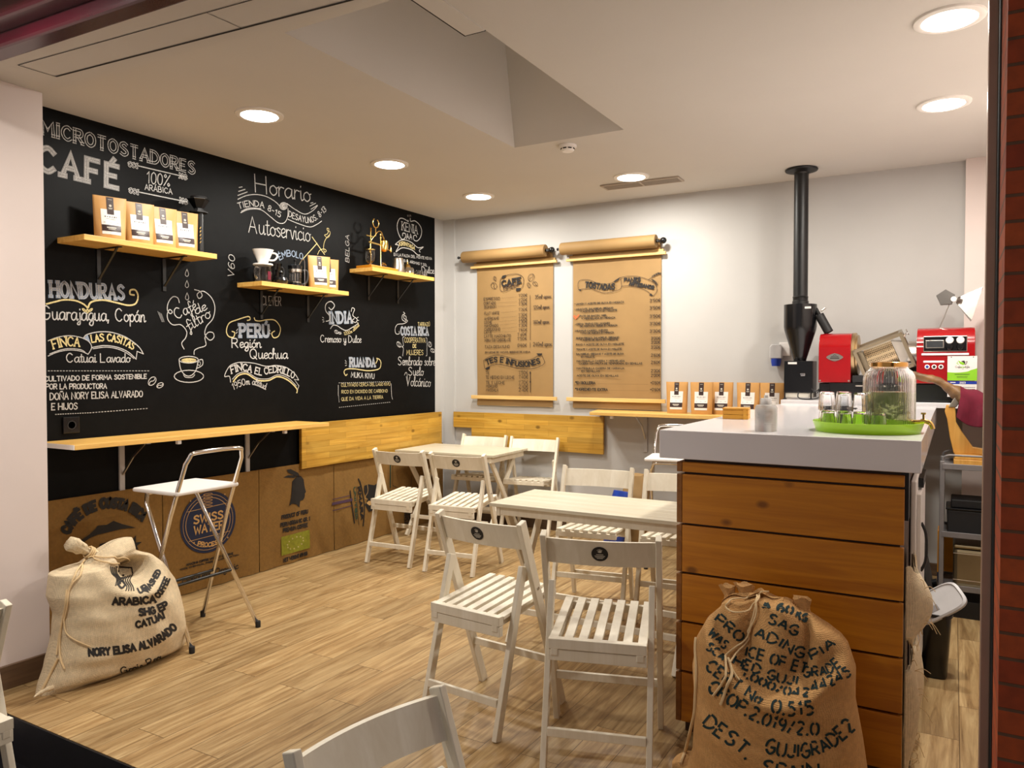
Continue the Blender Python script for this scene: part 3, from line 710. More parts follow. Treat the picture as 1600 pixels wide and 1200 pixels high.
def d2(w, g, b, y):
    B.z(0, 400, .25)
    B.text(b, 'HONDURAS', [(318, 252), (775, 271)], 92, .018, 'fill', gap=1.7)
    B.text(w, 'HONDURAS', [(318, 252), (775, 271)], 92, .0035, 'outline', gap=1.7)
    B.line(y, [(290, 300), (340, 287), (400, 274), (470, 279), (520, 300), (545, 322)], .011)
    B.line(y, [(550, 322), (570, 288), (640, 275), (720, 290), (800, 308), (848, 296), (862, 250), (845, 213), (815, 214), (813, 238), (838, 244)], .012)
    for c, r in (((525, 338), 40), ((546, 345), 90), ((566, 338), 140)): B.oval(y, c, 13, 5, .007, R(r))
    B.text(w, 'Guarajagua, Copán', [(262, 396), (900, 412)], 86, .008)
    B.line(w, [(300, 530), (360, 508), (430, 498), (500, 508), (548, 530), (570, 558), (568, 585), (550, 614)], .006)
    B.line(w, [(300, 625), (360, 600), (430, 588), (500, 594), (550, 614)], .006); B.line(w, [(310, 612), (370, 590), (430, 579), (500, 585), (530, 600)], .006)
    B.line(w, [(522, 512), (545, 490), (620, 474), (700, 478), (790, 510), (865, 566), (895, 612)], .007)
    B.line(w, [(895, 612), (856, 596), (850, 645)], .006, False)
    B.line(w, [(850, 645), (800, 600), (730, 570), (650, 560), (575, 572)], .007); B.line(w, [(835, 640), (790, 606), (730, 580), (660, 570), (580, 580)], .006)
    B.blob(b, [(520, 520), (548, 490), (566, 545), (545, 528)])
    B.text(y, 'FINCA', [(335, 580), (410, 562), (495, 565)], 56, .009, serif=.5)
    B.text(y, 'LAS CASITAS', [(574, 540), (660, 530), (750, 545), (830, 585)], 44, .009, serif=.4)
    B.text(w, 'Catuai Lavado', [(415, 664), (806, 664)], 56, .007)
    B.dots(w, (300, 718), (940, 718), 34, .005); B.dots(w, (345, 990), (560, 980), 14, .005); B.dots(w, (560, 980), (930, 952), 20, .005)
    B.text(w, 'CULTIVADO DE FORMA SOSTENIBLE', [(278, 783), (915, 765)], 30, .007)
    B.text(w, 'POR LA PRODUCTORA', [(286, 832), (665, 828)], 32, .007)
    B.text(w, 'DOÑA NORY ELISA ALVARADO', [(312, 899), (890, 880)], 42, .007)
    B.text(w, 'E HIJOS', [(322, 962), (482, 957)], 40, .007)
    B.bean(w, (950, 782), 30, 20, R(-50), .006); B.bean(w, (1000, 808), 22, 14, R(-30), .006)
chalk_group('chalk_lettering', d2)
def d3(w, g, b, y):
    B.z(0, 400, .25)
    for (cx, cy) in ((1168, 108), (1168, 178), (1169, 255)): B.line(w, [(cx, cy - 26), (cx + 10, cy + 6), (cx, cy + 20), (cx - 11, cy + 6), (cx, cy - 26)], .005)
    B.line(w, [(1120, 292), (1110, 262), (1080, 255), (1052, 290), (1045, 335), (1062, 360), (1076, 350), (1060, 335), (1045, 362), (1050, 400), (1080, 430), (1130, 430), (1165, 470), (1160, 510), (1135, 545), (1150, 582)], .007)
    B.line(w, [(1215, 210), (1250, 222), (1262, 250), (1242, 265), (1232, 238), (1270, 220), (1320, 260), (1342, 320), (1330, 390), (1290, 440), (1280, 490), (1310, 526), (1336, 508), (1330, 480), (1300, 478), (1280, 510), (1285, 558), (1240, 575), (1215, 590), (1212, 616)], .007)
    B.text(w, 'Café', [(1104, 396), (1225, 336)], 66, .007); B.text(w, 'de', [(1224, 366), (1284, 338)], 56, .007); B.text(w, 'filtro', [(1180, 472), (1312, 384)], 66, .007)
    B.oval(w, (1178, 648), 60, 21, .007); B.line(w, [(1118, 650), (1130, 710), (1160, 746), (1195, 746), (1225, 712), (1238, 650)], .007)
    B.line(w, [(1238, 652), (1264, 648), (1264, 682), (1226, 704)], .007); B.oval(w, (1244, 672), 8, 12, .005)
    B.oval(w, (1180, 752), 92, 38, .007); B.line(w, [(1146, 742), (1160, 758), (1200, 758), (1216, 742)], .006)
    for k in range(4): B.oval(y, (1180, 652), 44 - k * 10, 11 - k * 2.4, .007)
    B.z(340, 250, .225)
    B.text(w, 'V60', [(112, 818), (118, 668)], 52, .006, slant=.1); B.text(w, 'BELGA', [(912, 712), (912, 524)], 36, .005, slant=.1)
chalk_group('chalk_cup_drawing', d3)
def d4(w, g, b, y):
    B.z(340, 250, .225)
    B.text(w, 'Horario', [(262, 222), (632, 290)], 122, .009)
    for p in ([(148, 191), (170, 187)], [(145, 218), (190, 204)], [(140, 246), (205, 222)], [(645, 300), (662, 296)], [(640, 320), (680, 300)], [(648, 342), (692, 314)]): B.line(w, p, .007, False)
    B.line(w, [(140, 273), (200, 247), (270, 240), (340, 255), (400, 290), (432, 322)], .007)
    B.line(w, [(160, 366), (220, 342), (300, 346), (370, 398), (420, 436), (462, 436), (485, 395), (488, 338)], .007); B.line(w, [(165, 356), (220, 334), (300, 338)], .006)
    for r in (26, 19, 12, 6): B.oval(w, (457, 320), r, r * .95, .006)
    B.line(w, [(480, 302), (540, 345), (605, 376), (660, 352), (692, 318)], .007); B.line(w, [(488, 412), (560, 442), (640, 465), (690, 446), (722, 424)], .007)
    B.text(w, 'TIENDA 8-15', [(148, 340), (225, 322), (310, 330), (370, 362), (434, 400)], 40, .007)
    B.text(w, 'DESAYUNOS. 8-13', [(492, 392), (560, 420), (640, 437), (700, 405), (755, 352)], 40, .007)
    B.text(w, 'Autoservicio', [(215, 502), (634, 566)], 112, .008)
    B.text(b, 'ÉMBOLO', [(432, 695), (500, 668), (590, 690)], 42, .008)
    B.line(y, [(656, 535), (742, 656)], .008, False); B.line(y, [(690, 578), (588, 692)], .008, False)
    B.line(y, [(694, 656), (708, 628), (738, 618), (754, 630), (742, 640), (735, 612), (740, 572), (756, 540), (778, 518)], .006)
    B.line(y, [(760, 540), (742, 522), (762, 512), (772, 480), (760, 474), (762, 490), (780, 500), (774, 530), (756, 542)], .006)
    B.text(g, 'CLEVER', [(310, 1006), (440, 1012)], 62, .006, slant=.05)
chalk_group('chalk_opening_hours', d4)
def d5(w, g, b, y):
    B.z(540, 330, .1)
    B.text(w, 'KENIA', [(878, 292), (1122, 356)], 128, .007, serif=.7); B.text(w, 'AA', [(950, 432), (1036, 440)], 82, .008)
    B.line(w, [(970, 140), (975, 160), (900, 116), (842, 118), (806, 200), (810, 300), (850, 405), (895, 442), (935, 400), (930, 352), (892, 345), (888, 385)], .009)
    B.line(w, [(1008, 110), (1015, 158), (1080, 152), (1150, 212), (1186, 300), (1170, 400), (1120, 462), (1070, 452), (1060, 390), (1095, 375), (1108, 405)], .009)
    for x in (965, 988, 1012): B.line(w, [(x, 60), (x + 4, 84)], .006, False)
    B.line(w, [(775, 520), (850, 458), (930, 450), (1030, 490), (1130, 570), (1212, 560), (1150, 610), (1165, 640)], .008)
    B.line(w, [(775, 520), (830, 540), (785, 635), (860, 580), (930, 575), (1040, 610), (1120, 680), (1160, 684)], .009)
    B.text(y, 'KIRINYAGA', [(842, 545), (930, 540), (1078, 605)], 60, .007)
    B.text(w, 'EN LA FALDA DEL MONTE KENIA', [(752, 695), (1346, 762)], 42, .0042); B.text(w, 'A 1800 M, AROMAS Y SOL', [(806, 770), (1270, 862)], 40, .0042)
    B.text(w, 'Dulce', [(1190, 960), (1370, 975)], 95, .007)
    B.z(330, 440, .23125)
    B.text(b, 'PERÚ', [(196, 371), (388, 371)], 80, .022, 'fill', gap=1.8); B.text(w, 'PERÚ', [(196, 371), (388, 371)], 80, .0035, 'outline', gap=1.8)
    B.line(y, [(243, 262), (262, 256), (250, 236), (180, 256), (122, 280), (102, 330), (115, 368), (148, 376), (158, 346), (140, 336)], .009)
    B.line(y, [(290, 245), (298, 262), (330, 266), (376, 258), (430, 262), (466, 312), (455, 366), (422, 379), (408, 350), (428, 334)], .009)
    for a, c in (((178, 320), (170, 332)), ((176, 340), (168, 350)), ((390, 320), (398, 334)), ((390, 344), (398, 352))): B.line(w, [a, c], .006, False)
    B.text(w, 'Región', [(140, 446), (328, 446)], 62, .009); B.text(w, 'Quechua', [(262, 520), (508, 520)], 66, .009)
    B.line(w, [(130, 680), (122, 640), (90, 640), (110, 590), (140, 560), (200, 545), (290, 552), (370, 572), (440, 566), (510, 582), (565, 625), (590, 665)], .007)
    B.line(w, [(590, 665), (560, 660), (592, 705), (575, 752)], .006, False)
    B.line(y, [(148, 676), (185, 634), (240, 624), (310, 665), (385, 668), (450, 642), (520, 668), (576, 722), (578, 750)], .012)
    B.line(w, [(142, 660), (182, 622), (240, 612), (310, 652), (385, 656), (450, 630), (520, 652), (575, 705)], .006)
    B.text(w, 'FINCA EL CEDRILLO', [(138, 620), (200, 600), (270, 614), (340, 632), (410, 615), (480, 620), (555, 655)], 46, .010, serif=.5)
    B.text(w, '1950m altitud', [(150, 732), (220, 700), (290, 698), (362, 728)], 44, .006)
    B.text(b, 'INDIA', [(802, 281), (950, 276)], 72, .020, 'fill', gap=1.8); B.text(w, 'INDIA', [(802, 281), (950, 276)], 72, .0035, 'outline', gap=1.8)
    B.line(w, [(775, 268), (795, 262), (800, 235), (772, 195), (775, 152), (808, 134), (832, 162), (812, 190), (794, 176)], .009)
    B.line(w, [(945, 202), (952, 178), (968, 188), (956, 228), (985, 254), (975, 276), (953, 264), (966, 250)], .008)
    for a, c in (((752, 240), (760, 248)), ((750, 258), (760, 260)), ((754, 274), (762, 270)), ((985, 244), (994, 240)), ((988, 262), (996, 262)), ((986, 276), (994, 282))): B.line(w, [a, c], .006, False)
    B.line(w, [(805, 318), (822, 296), (850, 298), (880, 318), (912, 330), (948, 312), (992, 284)], .008)
    B.bean(w, (845, 340), 14, 10, R(40), .005); B.bean(w, (868, 348), 10, 7, R(20), .005)
    B.text(y, '1200m altitud', [(898, 362), (950, 345), (998, 300)], 22, .0042)
    B.text(w, 'Cremoso y Dulce', [(738, 409), (1008, 412)], 48, .007)
chalk_group('chalk_origins', d5)
def d6(w, g, b, y):
    B.z(330, 440, .23125)
    B.text(b, 'RUANDA', [(938, 573), (1106, 573)], 56, .018, 'fill', gap=1.6); B.text(w, 'RUANDA', [(938, 573), (1106, 573)], 56, .0035, 'outline', gap=1.6)
    B.line(y, [(1112, 552), (1122, 530), (1118, 518), (1140, 530), (1146, 556), (1132, 590), (1060, 602), (970, 590), (912, 592), (897, 612), (908, 634), (918, 626)], .010)
    for a, c in (((905, 532), (912, 542)), ((904, 550), (914, 552)), ((906, 568), (914, 564))): B.line(w, [a, c], .006, False)
    B.text(w, 'MUKA KIVU', [(945, 646), (1100, 656)], 34, .008)
    B.dots(w, (862, 684), (1215, 676), 26, .005); B.dots(w, (864, 850), (1215, 814), 26, .005); B.line(w, [(858, 700), (858, 770)], .006, False); B.dots(w, (860, 772), (864, 820), 4, .006)
    B.line(w, [(1215, 690), (1218, 770), (1224, 795)], .006, False)
    B.text(y, 'CULTIVADO CERCA DEL LAGO KIVU', [(878, 710), (1208, 702)], 22, .0042); B.text(y, 'RICO EN DIOXIDO DE CARBONO', [(880, 756), (1190, 748)], 22, .0042); B.text(y, 'QUE DA VIDA A LA TIERRA', [(880, 806), (1160, 790)], 23, .0042)
    B.text(b, 'COSTA RICA', [(1282, 361), (1466, 361)], 54, .016, 'fill', gap=1.6); B.text(w, 'COSTA RICA', [(1282, 361), (1466, 361)], 54, .0035, 'outline', gap=1.6)
    B.text(y, 'TARRAZÚ', [(1396, 300), (1476, 300)], 24, .005)
    B.line(w, [(1298, 205), (1308, 218), (1292, 226), (1290, 255), (1312, 268), (1316, 236), (1300, 232), (1304, 250), (1326, 266), (1300, 284), (1258, 290), (1242, 320), (1248, 352), (1270, 352), (1268, 336)], .007)
    B.text(y, 'COOPERATIVA', [(1306, 411), (1446, 413)], 33, .0055); B.text(y, 'DE', [(1362, 446), (1385, 446)], 22, .007); B.text(y, 'MUJERES', [(1320, 495), (1432, 495)], 33, .0055)
    B.line(w, [(1305, 372), (1293, 382), (1298, 430), (1288, 440), (1298, 452), (1293, 502)], .006); B.line(w, [(1450, 378), (1457, 384), (1457, 500), (1450, 502)], .006, False)
    B.bean(w, (1268, 425), 20, 12, R(60), .006); B.bean(w, (1476, 425), 18, 11, R(80), .006); B.bean(w, (1495, 466), 16, 11, R(40), .006)
    B.text(w, 'Sembrado sobre', [(1262, 564), (1508, 566)], 56, .008); B.text(w, 'Suelo', [(1332, 634), (1428, 634)], 56, .008); B.text(w, 'Volcánico', [(1316, 704), (1476, 710)], 62, .008)
    B.line(w, [(1305, 632), (1312, 616), (1322, 622), (1328, 690)], .006)
chalk_group('chalk_notes', d6)
# faint smears left by the eraser
w = Ink(); B.z(0, 400, .25)
for k in range(5): B.line(w, [(985 + k * 6, 345 + k * 4), (1012 + k * 4, 412)], .002, False)
w.build('chalk_smear', 'chalk_soft', wl)
# black power socket on the black wall
so = thing('wall_socket', 'black power socket on the chalkboard above the left end of the bar', 'socket', atx(110, 664, 0.0))
MB().box(0, 0.012, -0.045, 0.045, -0.045, 0.045).build('cover_plate', 'black_gloss', so, bevel=0.004)
MB().lathe([(0.024, 0.012), (0.024, 0.014), (0.019, 0.014), (0.018, 0.003), (0, 0.003)], axis='x', n=24).build('socket_well', 'black_matte', so, smooth=True)
# ------------------------------------------------------------------ wall bar, folding leaves, print boards, shelves
bar = thing('wall_bar', 'long pine wall bar folded up under the chalkboard', 'bar shelf', (0.0, 3.11, 1.0))
MB().box(0.014, 0.335, -0.89, 0.915, 0.0, 0.026).build('bar_top', 'pine_top_y', bar, bevel=0.002)
MB().box(0.016, 0.333, -0.894, -0.8902, 0.001, 0.025).build('end_cap', 'white_plastic', bar)['label'] = 'white painted end'
def folding_bracket(parent, y, ax='y'):
    m = MB(); br = []
    T = Matrix.Identity(4) if ax == 'y' else Matrix.Rotation(-PI / 2, 4, 'Z')
    MB().box(0.0005, 0.014, y - 0.016, y + 0.016, -0.31, -0.001, T).build('bracket_rail', 'grey_plastic', parent, bevel=0.002)
    MB().box(0.014, 0.26, y - 0.012, y + 0.012, -0.012, -0.001, T).build('bracket_arm', 'grey_plastic', parent)
    MB().bar(T @ Vector((0.016, y, -0.20)), T @ Vector((0.11, y + 0.004, -0.09)), 0.006, 0.012, (0, 1, 0)).bar(T @ Vector((0.11, y + 0.004, -0.09)), T @ Vector((0.22, y, -0.013)), 0.006, 0.012, (0, 1, 0)).build('bracket_stay', 'steel', parent)
for y in (2.68, 3.585): folding_bracket(bar, y - 3.11)
MB().box(0.29, 0.315, -0.285, -0.262, -0.024, -0.001).build('latch', 'white_plastic', bar, bevel=0.003)
MB().box(0.29, 0.315, 0.52, 0.543, -0.024, -0.001).build('latch', 'white_plastic', bar, bevel=0.003)
# the leaf that hangs down beside it
lf = thing('folding_wall_leaf', 'pine leaf with knots hanging down on the chalkboard wall', 'wall table leaf', (0.0, 4.93, 1.0))
MB().box(0.022, 0.048, -0.885, 0.875, -0.325, 0.003).build('leaf', 'pine_y', lf, bevel=0.002)
m = MB(); m.box(0.001, 0.022, -0.83, -0.80, -0.30, -0.01); m.box(0.001, 0.022, 0.78, 0.81, -0.30, -0.01); m.build('bracket_rail', 'grey_plastic', lf)
lf = thing('folding_wall_leaf', 'pine leaf with a notched corner hanging on the white back wall', 'wall table leaf', (0.885, BY, 1.0))
MB().prism([(-0.755, 0.003), (-0.755, -0.14), (-0.555, -0.14), (-0.555, -0.235), (-0.555, -0.30), (0.75, -0.31), (0.75, 0.006)], -0.048, -0.022, 'y').build('leaf', 'pine_x', lf, bevel=0.002)
m = MB(); m.box(-0.70, -0.67, -0.022, -0.001, -0.13, -0.01); m.box(0.66, 0.69, -0.022, -0.001, -0.30, -0.01); m.build('bracket_rail', 'grey_plastic', lf)
# the shelf on the back wall
sh = thing('wall_shelf', 'pine shelf with coffee pouches on the white back wall', 'shelf', (2.37, BY, 1.035))
MB().prism([(-0.80, -0.002), (-0.80, -0.02), (-0.72, -0.36), (0.755, -0.36), (0.755, -0.002)], 0.0, 0.026).build('shelf_board', 'pine_top_x', sh, bevel=0.002)
folding_bracket(sh, -0.38, 'x')
MB().box(-0.56, -0.535, -0.33, -0.305, -0.024, -0.001).build('latch', 'white_plastic', sh, bevel=0.003)
# printed cloth boards along the foot of the wall
K = Surf(0, 0.0245, (1, 0, 0))
def board(y0, y1, label, draw, top=0.71):
    r = thing('printed_coffee_cloth', label, 'printed board', (0.012, (y0 + y1) / 2, 0.0)); w = (y1 - y0) / 2
    rows = []
    rnd = random.Random(int(y0 * 100))
    ph = rnd.random() * 6
    for i in range(15):
        z = 0.004 + (top - 0.004) * i / 14; row = []
        for k in range(25):
            y = -w + 2 * w * k / 24; row.append(Vector((0.0082 + 0.0022 * math.sin(k * 0.9 + ph) * math.sin(i * 0.7 + ph) + (0.006 * math.exp(-i * 1.2) * math.sin(k * 0.8 + ph)), y, z)))
        rows.append(row)
    o = MB().grid(rows)
    back = [[Vector((0.0, p.y, p.z)) for p in rr] for rr in rows]
    o.grid([list(reversed(b)) for b in back]); o.build('cloth', 'jute_panel', r, smooth='full')
    inks = {}
    def ink(k): return inks.setdefault(k, Ink())
    draw(ink)
    for k, i in inks.items():
        for ob in i.build('print', k, r): ob.location = -Vector(r.location)
M['jute_panel'] = weave('jute_panel_cloth', lin(128, 94, 42), 0.006, 0.9, 0.3)
def b1(ink):
    K.z(0, 650, .25); i = ink('ink')
    K.text(i, 'CAFÉ DE COSTA RICA', [(430, 738), (482, 662), (555, 606), (650, 573), (745, 577), (825, 605), (886, 655)], 58, .019, space=3.2)
    K.blob(i, [(455, 812), (560, 740), (600, 702), (610, 685), (668, 680), (710, 655), (762, 675), (850, 698), (760, 706), (680, 726), (610, 742), (560, 764), (500, 806)])
    K.blob(i, [(610, 850), (625, 800), (690, 782), (745, 790), (760, 830), (720, 868), (650, 872)])
    for p in ([(765, 800), (800, 796), (792, 756), (824, 778), (850, 745), (850, 790)], [(850, 790), (888, 786), (856, 812), (866, 836), (815, 820), (770, 842), (790, 815), (765, 800)]): K.blob(i, p)
def b2(ink):
    K.z(270, 760, .13333); n = ink('ink_blue')
    c = (412, 420); q = [R(10 * k) for k in range(36)]
    K.v = 0.0248
    K.blob(n, [(c[0] + 325 * math.cos(t), c[1] + (358 * math.sin(t)) - 0.18 * 325 * math.cos(t)) for t in q])
    K.v = 0.0262; i = ink('kraft_letter')
    for rr in (0.9, 0.8): K.line(i, [(c[0] + 325 * rr * math.cos(t), c[1] + 358 * rr * math.sin(t) - 0.18 * 325 * rr * math.cos(t)) for t in q], .0035 if rr < .85 else .0025, False, True)
    K.line(i, [(172, 300), (632, 195)], .003, False); K.line(i, [(190, 645), (668, 522)], .003, False)
    K.text(i, 'SWISS', [(248, 440), (586, 370)], 90, .011); K.text(i, 'WATER', [(252, 562), (594, 488)], 90, .011); K.text(i, 'PROCESS', [(290, 695), (430, 705), (566, 660)], 48, .007)
    for k in range(5): K.oval(i, (412, 92 + k * 36), 52, 11, .003, R(-8))
    for p in ((208, 170), (250, 660), (610, 92), (644, 600)): K.oval(i, p, 5, 6, .004)
    K.v = 0.0245; t = ink('ink')
    K.text(t, 'AMAZING COFFEE WITHOUT CAFFEINE', [(160, 930), (705, 795)], 22, .0045); K.text(t, '100% CHEMICAL FREE DECAFFEINATION', [(85, 985), (770, 808)], 16, .0035)
    K.text(t, 'Honduras Organic', [(115, 1140), (755, 965)], 74, .007)
M['kraft_letter'] = plain('bare_cloth_letters', lin(196, 156, 98), 0.9)
def b3(ink):
    K.z(380, 640, .2); i = ink('ink')
    K.blob(i, [(340, 470), (372, 465), (430, 495), (447, 530), (400, 515), (352, 492)])
    K.blob(i, [(312, 531), (350, 513), (415, 514), (400, 534)])
    K.blob(i, [(385, 560), (415, 525), (450, 518), (472, 545), (478, 590), (484, 620), (492, 642), (481, 656), (483, 672), (478, 690), (468, 706), (445, 712), (440, 766), (415, 740), (385, 735), (360, 752), (375, 690), (380, 620)])
    K.text(i, 'PRODUCT OF PERU', [(302, 857), (505, 808)], 28, .008); K.text(i, 'PERU ORGANIC GR. 1', [(294, 917), (521, 864)], 28, .008); K.text(i, 'PREMIUM COFFEE', [(314, 960), (503, 914)], 28, .008); K.text(i, 'NET WEIGHT 69 KG', [(315, 1192), (500, 1135)], 26, .008)
    g = ink('green_print'); K.v = 0.0246; K.blob(g, [(297, 997), (519, 938), (522, 1080), (300, 1143)]); K.v = 0.0256
    s = ink('chalk_yellow')
    for k in range(12):
        t = k / 12 * 2 * PI; K.oval(s, (408 + 62 * math.cos(t) - 10 * math.sin(t), 1040 + 46 * math.sin(t) - 16 * math.cos(t)), 4, 4, .003)
    K.v = 0.0245
def b4(ink):
    K.z(515, 730, .091667); p = ink('ink_purple'); i = ink('ink')
    K.line(p, [(55, 550), (360, 480)], .006, False); K.line(p, [(55, 625), (380, 555)], .022, False); K.line(p, [(55, 742), (380, 655)], .006, False)
    K.line(i, [(352, 405), (370, 560), (400, 760), (425, 950)], .012); K.line(i, [(462, 330), (480, 640), (497, 980)], .004); K.line(i, [(490, 200), (530, 290), (570, 480), (594, 700), (575, 1000)], .012)
    K.text(i, 'KMARA', [(482, 350), (540, 890)], 62, .013); K.text(ink('ink_green'), 'UNITED', [(412, 350), (446, 890)], 42, .008)
    K.blob(i, [(590, 318), (660, 290), (760, 308), (830, 265), (840, 500), (800, 640), (720, 745), (672, 760), (640, 700), (600, 640), (650, 560), (590, 420)])
    K.v = 0.0252; kl = ink('kraft_letter'); K.blob(kl, [(625, 610), (670, 572), (722, 585), (705, 640), (680, 655)]); K.line(kl, [(645, 300), (652, 420), (600, 520), (650, 545)], .004); K.v = 0.0245
M['ink_green'] = plain('dark_green_print', lin(30, 66, 50), 0.8)
def b5(ink):
    K.z(600, 720, .091667); i = ink('ink'); g = ink('ink_green')
    K.line(g, [(110, 30), (108, 450)], .012, False); K.line(i, [(122, 800), (132, 1180)], .006, False)
    K.line(i, [(150, 420), (300, 490), (440, 500), (470, 260)], .004)
    for a, t in ((905, 'GRADE'), (985, 'CROP'), (1070, '2019')): K.text(i, t, [(350, a + 40), (460, a + 18)], 62, .009)
board(1.985, 2.928, 'brown cloth board printed with a volcano and an arch of lettering', b1)
board(2.933, 3.668, 'brown cloth board printed with a round navy emblem behind the chrome stool', b2)
board(3.673, 4.402, 'jute cloth board printed with a feathered head and a green rectangle', b3)
board(4.407, 5.118, 'jute cloth board with purple bands and a sideways black print', b4)
board(5.123, 5.86, 'jute cloth board in the corner behind the far table', b5)

# three shelves on the chalkboard
def bracket(parent, y, dep, dropp):
    b = MB(); b.bar((0.004, y, 0.0), (0.004, y, -dropp), 0.022, 0.004, (0, 1, 0)); b.bar((0.0, y, -0.003), (dep, y, -0.003), 0.022, 0.004, (0, 1, 0))
    b.bar((0.006, y, -dropp + 0.03), (dep - 0.03, y, -0.006), 0.012, 0.006, (0, 1, 0)); b.build('bracket', 'black_metal', parent)
def wshelf(y0, y1, ztop, dep, label, brs):
    r = thing('chalkboard_shelf', label, 'shelf', (0.0, (y0 + y1) / 2, ztop - 0.03), 0, 'pine shelves on the chalkboard')
    w = (y1 - y0) / 2
    MB().box(0.001, dep, -w, w, 0.0, 0.03).build('shelf_board', 'pine_top_y', r, bevel=0.002)
    for b in brs: bracket(r, b - (y0 + y1) / 2, dep - 0.04, 0.2)
    return r
wshelf(2.334, 3.16, 2.108, 0.245, 'pine shelf with four coffee pouches under the chalk title', (2.56, 2.97))
wshelf(3.516, 4.346, 1.980, 0.235, 'pine shelf with the white dripper and two pouches', (3.72, 4.16))
wshelf(4.615, 5.43, 2.194, 0.235, 'pine shelf with the brass coffee maker and metal pots', (4.84, 5.22))

# kraft paper menus on rolls
def menu(x0, x1, label, rollx0, rollx1, draw, lend):
    r = thing('paper_menu', label, 'menu', ((x0 + x1) / 2, BY, 0.0)); cx = (x0 + x1) / 2
    rows = []
    for i in range(25):
        z = 1.07 + (2.44 - 1.07) * i / 24
        y = -0.014 - 0.006 * math.sin(i / 24 * PI) - (0.035 * max(0, (i - 21) / 3) ** 2) + (0.004 if i > 0 else -0.004)
        rows.append([Vector((x0 - cx + (x1 - x0) * k / 8, y + 0.002 * math.sin(k * 1.3 + i * .5), z)) for k in range(9)])
    m = MB().grid(rows); m.grid([[p + Vector((0, 0.0006, 0)) for p in reversed(rr)] for rr in rows]); m.build('paper_sheet', 'kraft', r, smooth='full')
    ro = MB().lathe([(0.012, rollx0 - cx), (0.05, rollx0 - cx), (0.052, rollx0 - cx + 0.004), (0.052, rollx1 - cx - 0.004), (0.05, rollx1 - cx), (0.018, rollx1 - cx), (0.018, rollx1 - cx - 0.02)], (0, -0.085, 2.415), 32, 'x').build('paper_roll', 'kraft', r, smooth=True)
    MB().tube([(rollx0 - cx - lend, -0.085, 2.415), (rollx1 - cx + 0.04, -0.085, 2.415)], 0.008).build('roll_rod', 'black_metal', r, smooth=True)
    m = MB(); m.lathe([(0.0, -0.012), (0.011, -0.010), (0.013, 0), (0.008, 0.008), (0, 0.01)], (rollx0 - cx - lend, -0.085, 2.415), 14, 'x')
    m.build('rod_end', 'black_metal', r, smooth=True)
    MB().lathe([(0.0, -0.026)] + [(0.026 * math.sin(q * PI / 8), -0.026 * math.cos(q * PI / 8)) for q in range(1, 8)] + [(0.0, 0.026)], (rollx1 - cx + 0.058, -0.085, 2.415), 18, 'x').build('rod_knob', 'black_gloss', r, smooth=True)
    for sx in (rollx0 - cx - 0.018, rollx1 - cx + 0.018): MB().box(sx - 0.006, sx + 0.006, -0.10, -0.001, 2.405, 2.425).build('roll_bracket', 'black_metal', r)
    m = MB(); m.box(x0 - cx - 0.05, x1 - cx + 0.045, -0.05, -0.024, 2.312, 2.336); m.build('upper_batten', 'pine_batten', r, bevel=0.002)
    MB().box(x0 - cx - 0.03, x1 - cx + 0.02, -0.024, -0.004, 2.336, 2.36).build('upper_rail', 'pine_batten', r, bevel=0.002)
    MB().box(x0 - cx - 0.05, x1 - cx + 0.045, -0.042, -0.022, 1.128, 1.16).build('lower_batten', 'pine_batten', r, bevel=0.002)
    inks = {}
    draw(lambda k: inks.setdefault(k, Ink()))
    for k, i in inks.items():
        for ob in i.build('menu_writing', k, r): ob.location = -Vector(r.location)
Q = Surf(1, BY - 0.0235, (0, -1, 0))
def lvl(ink, txt, p, wd, h, st=.0036, **kw): Q.text(ink, txt, [p, (p[0] + wd, p[1])], h, st, level=True, **kw)
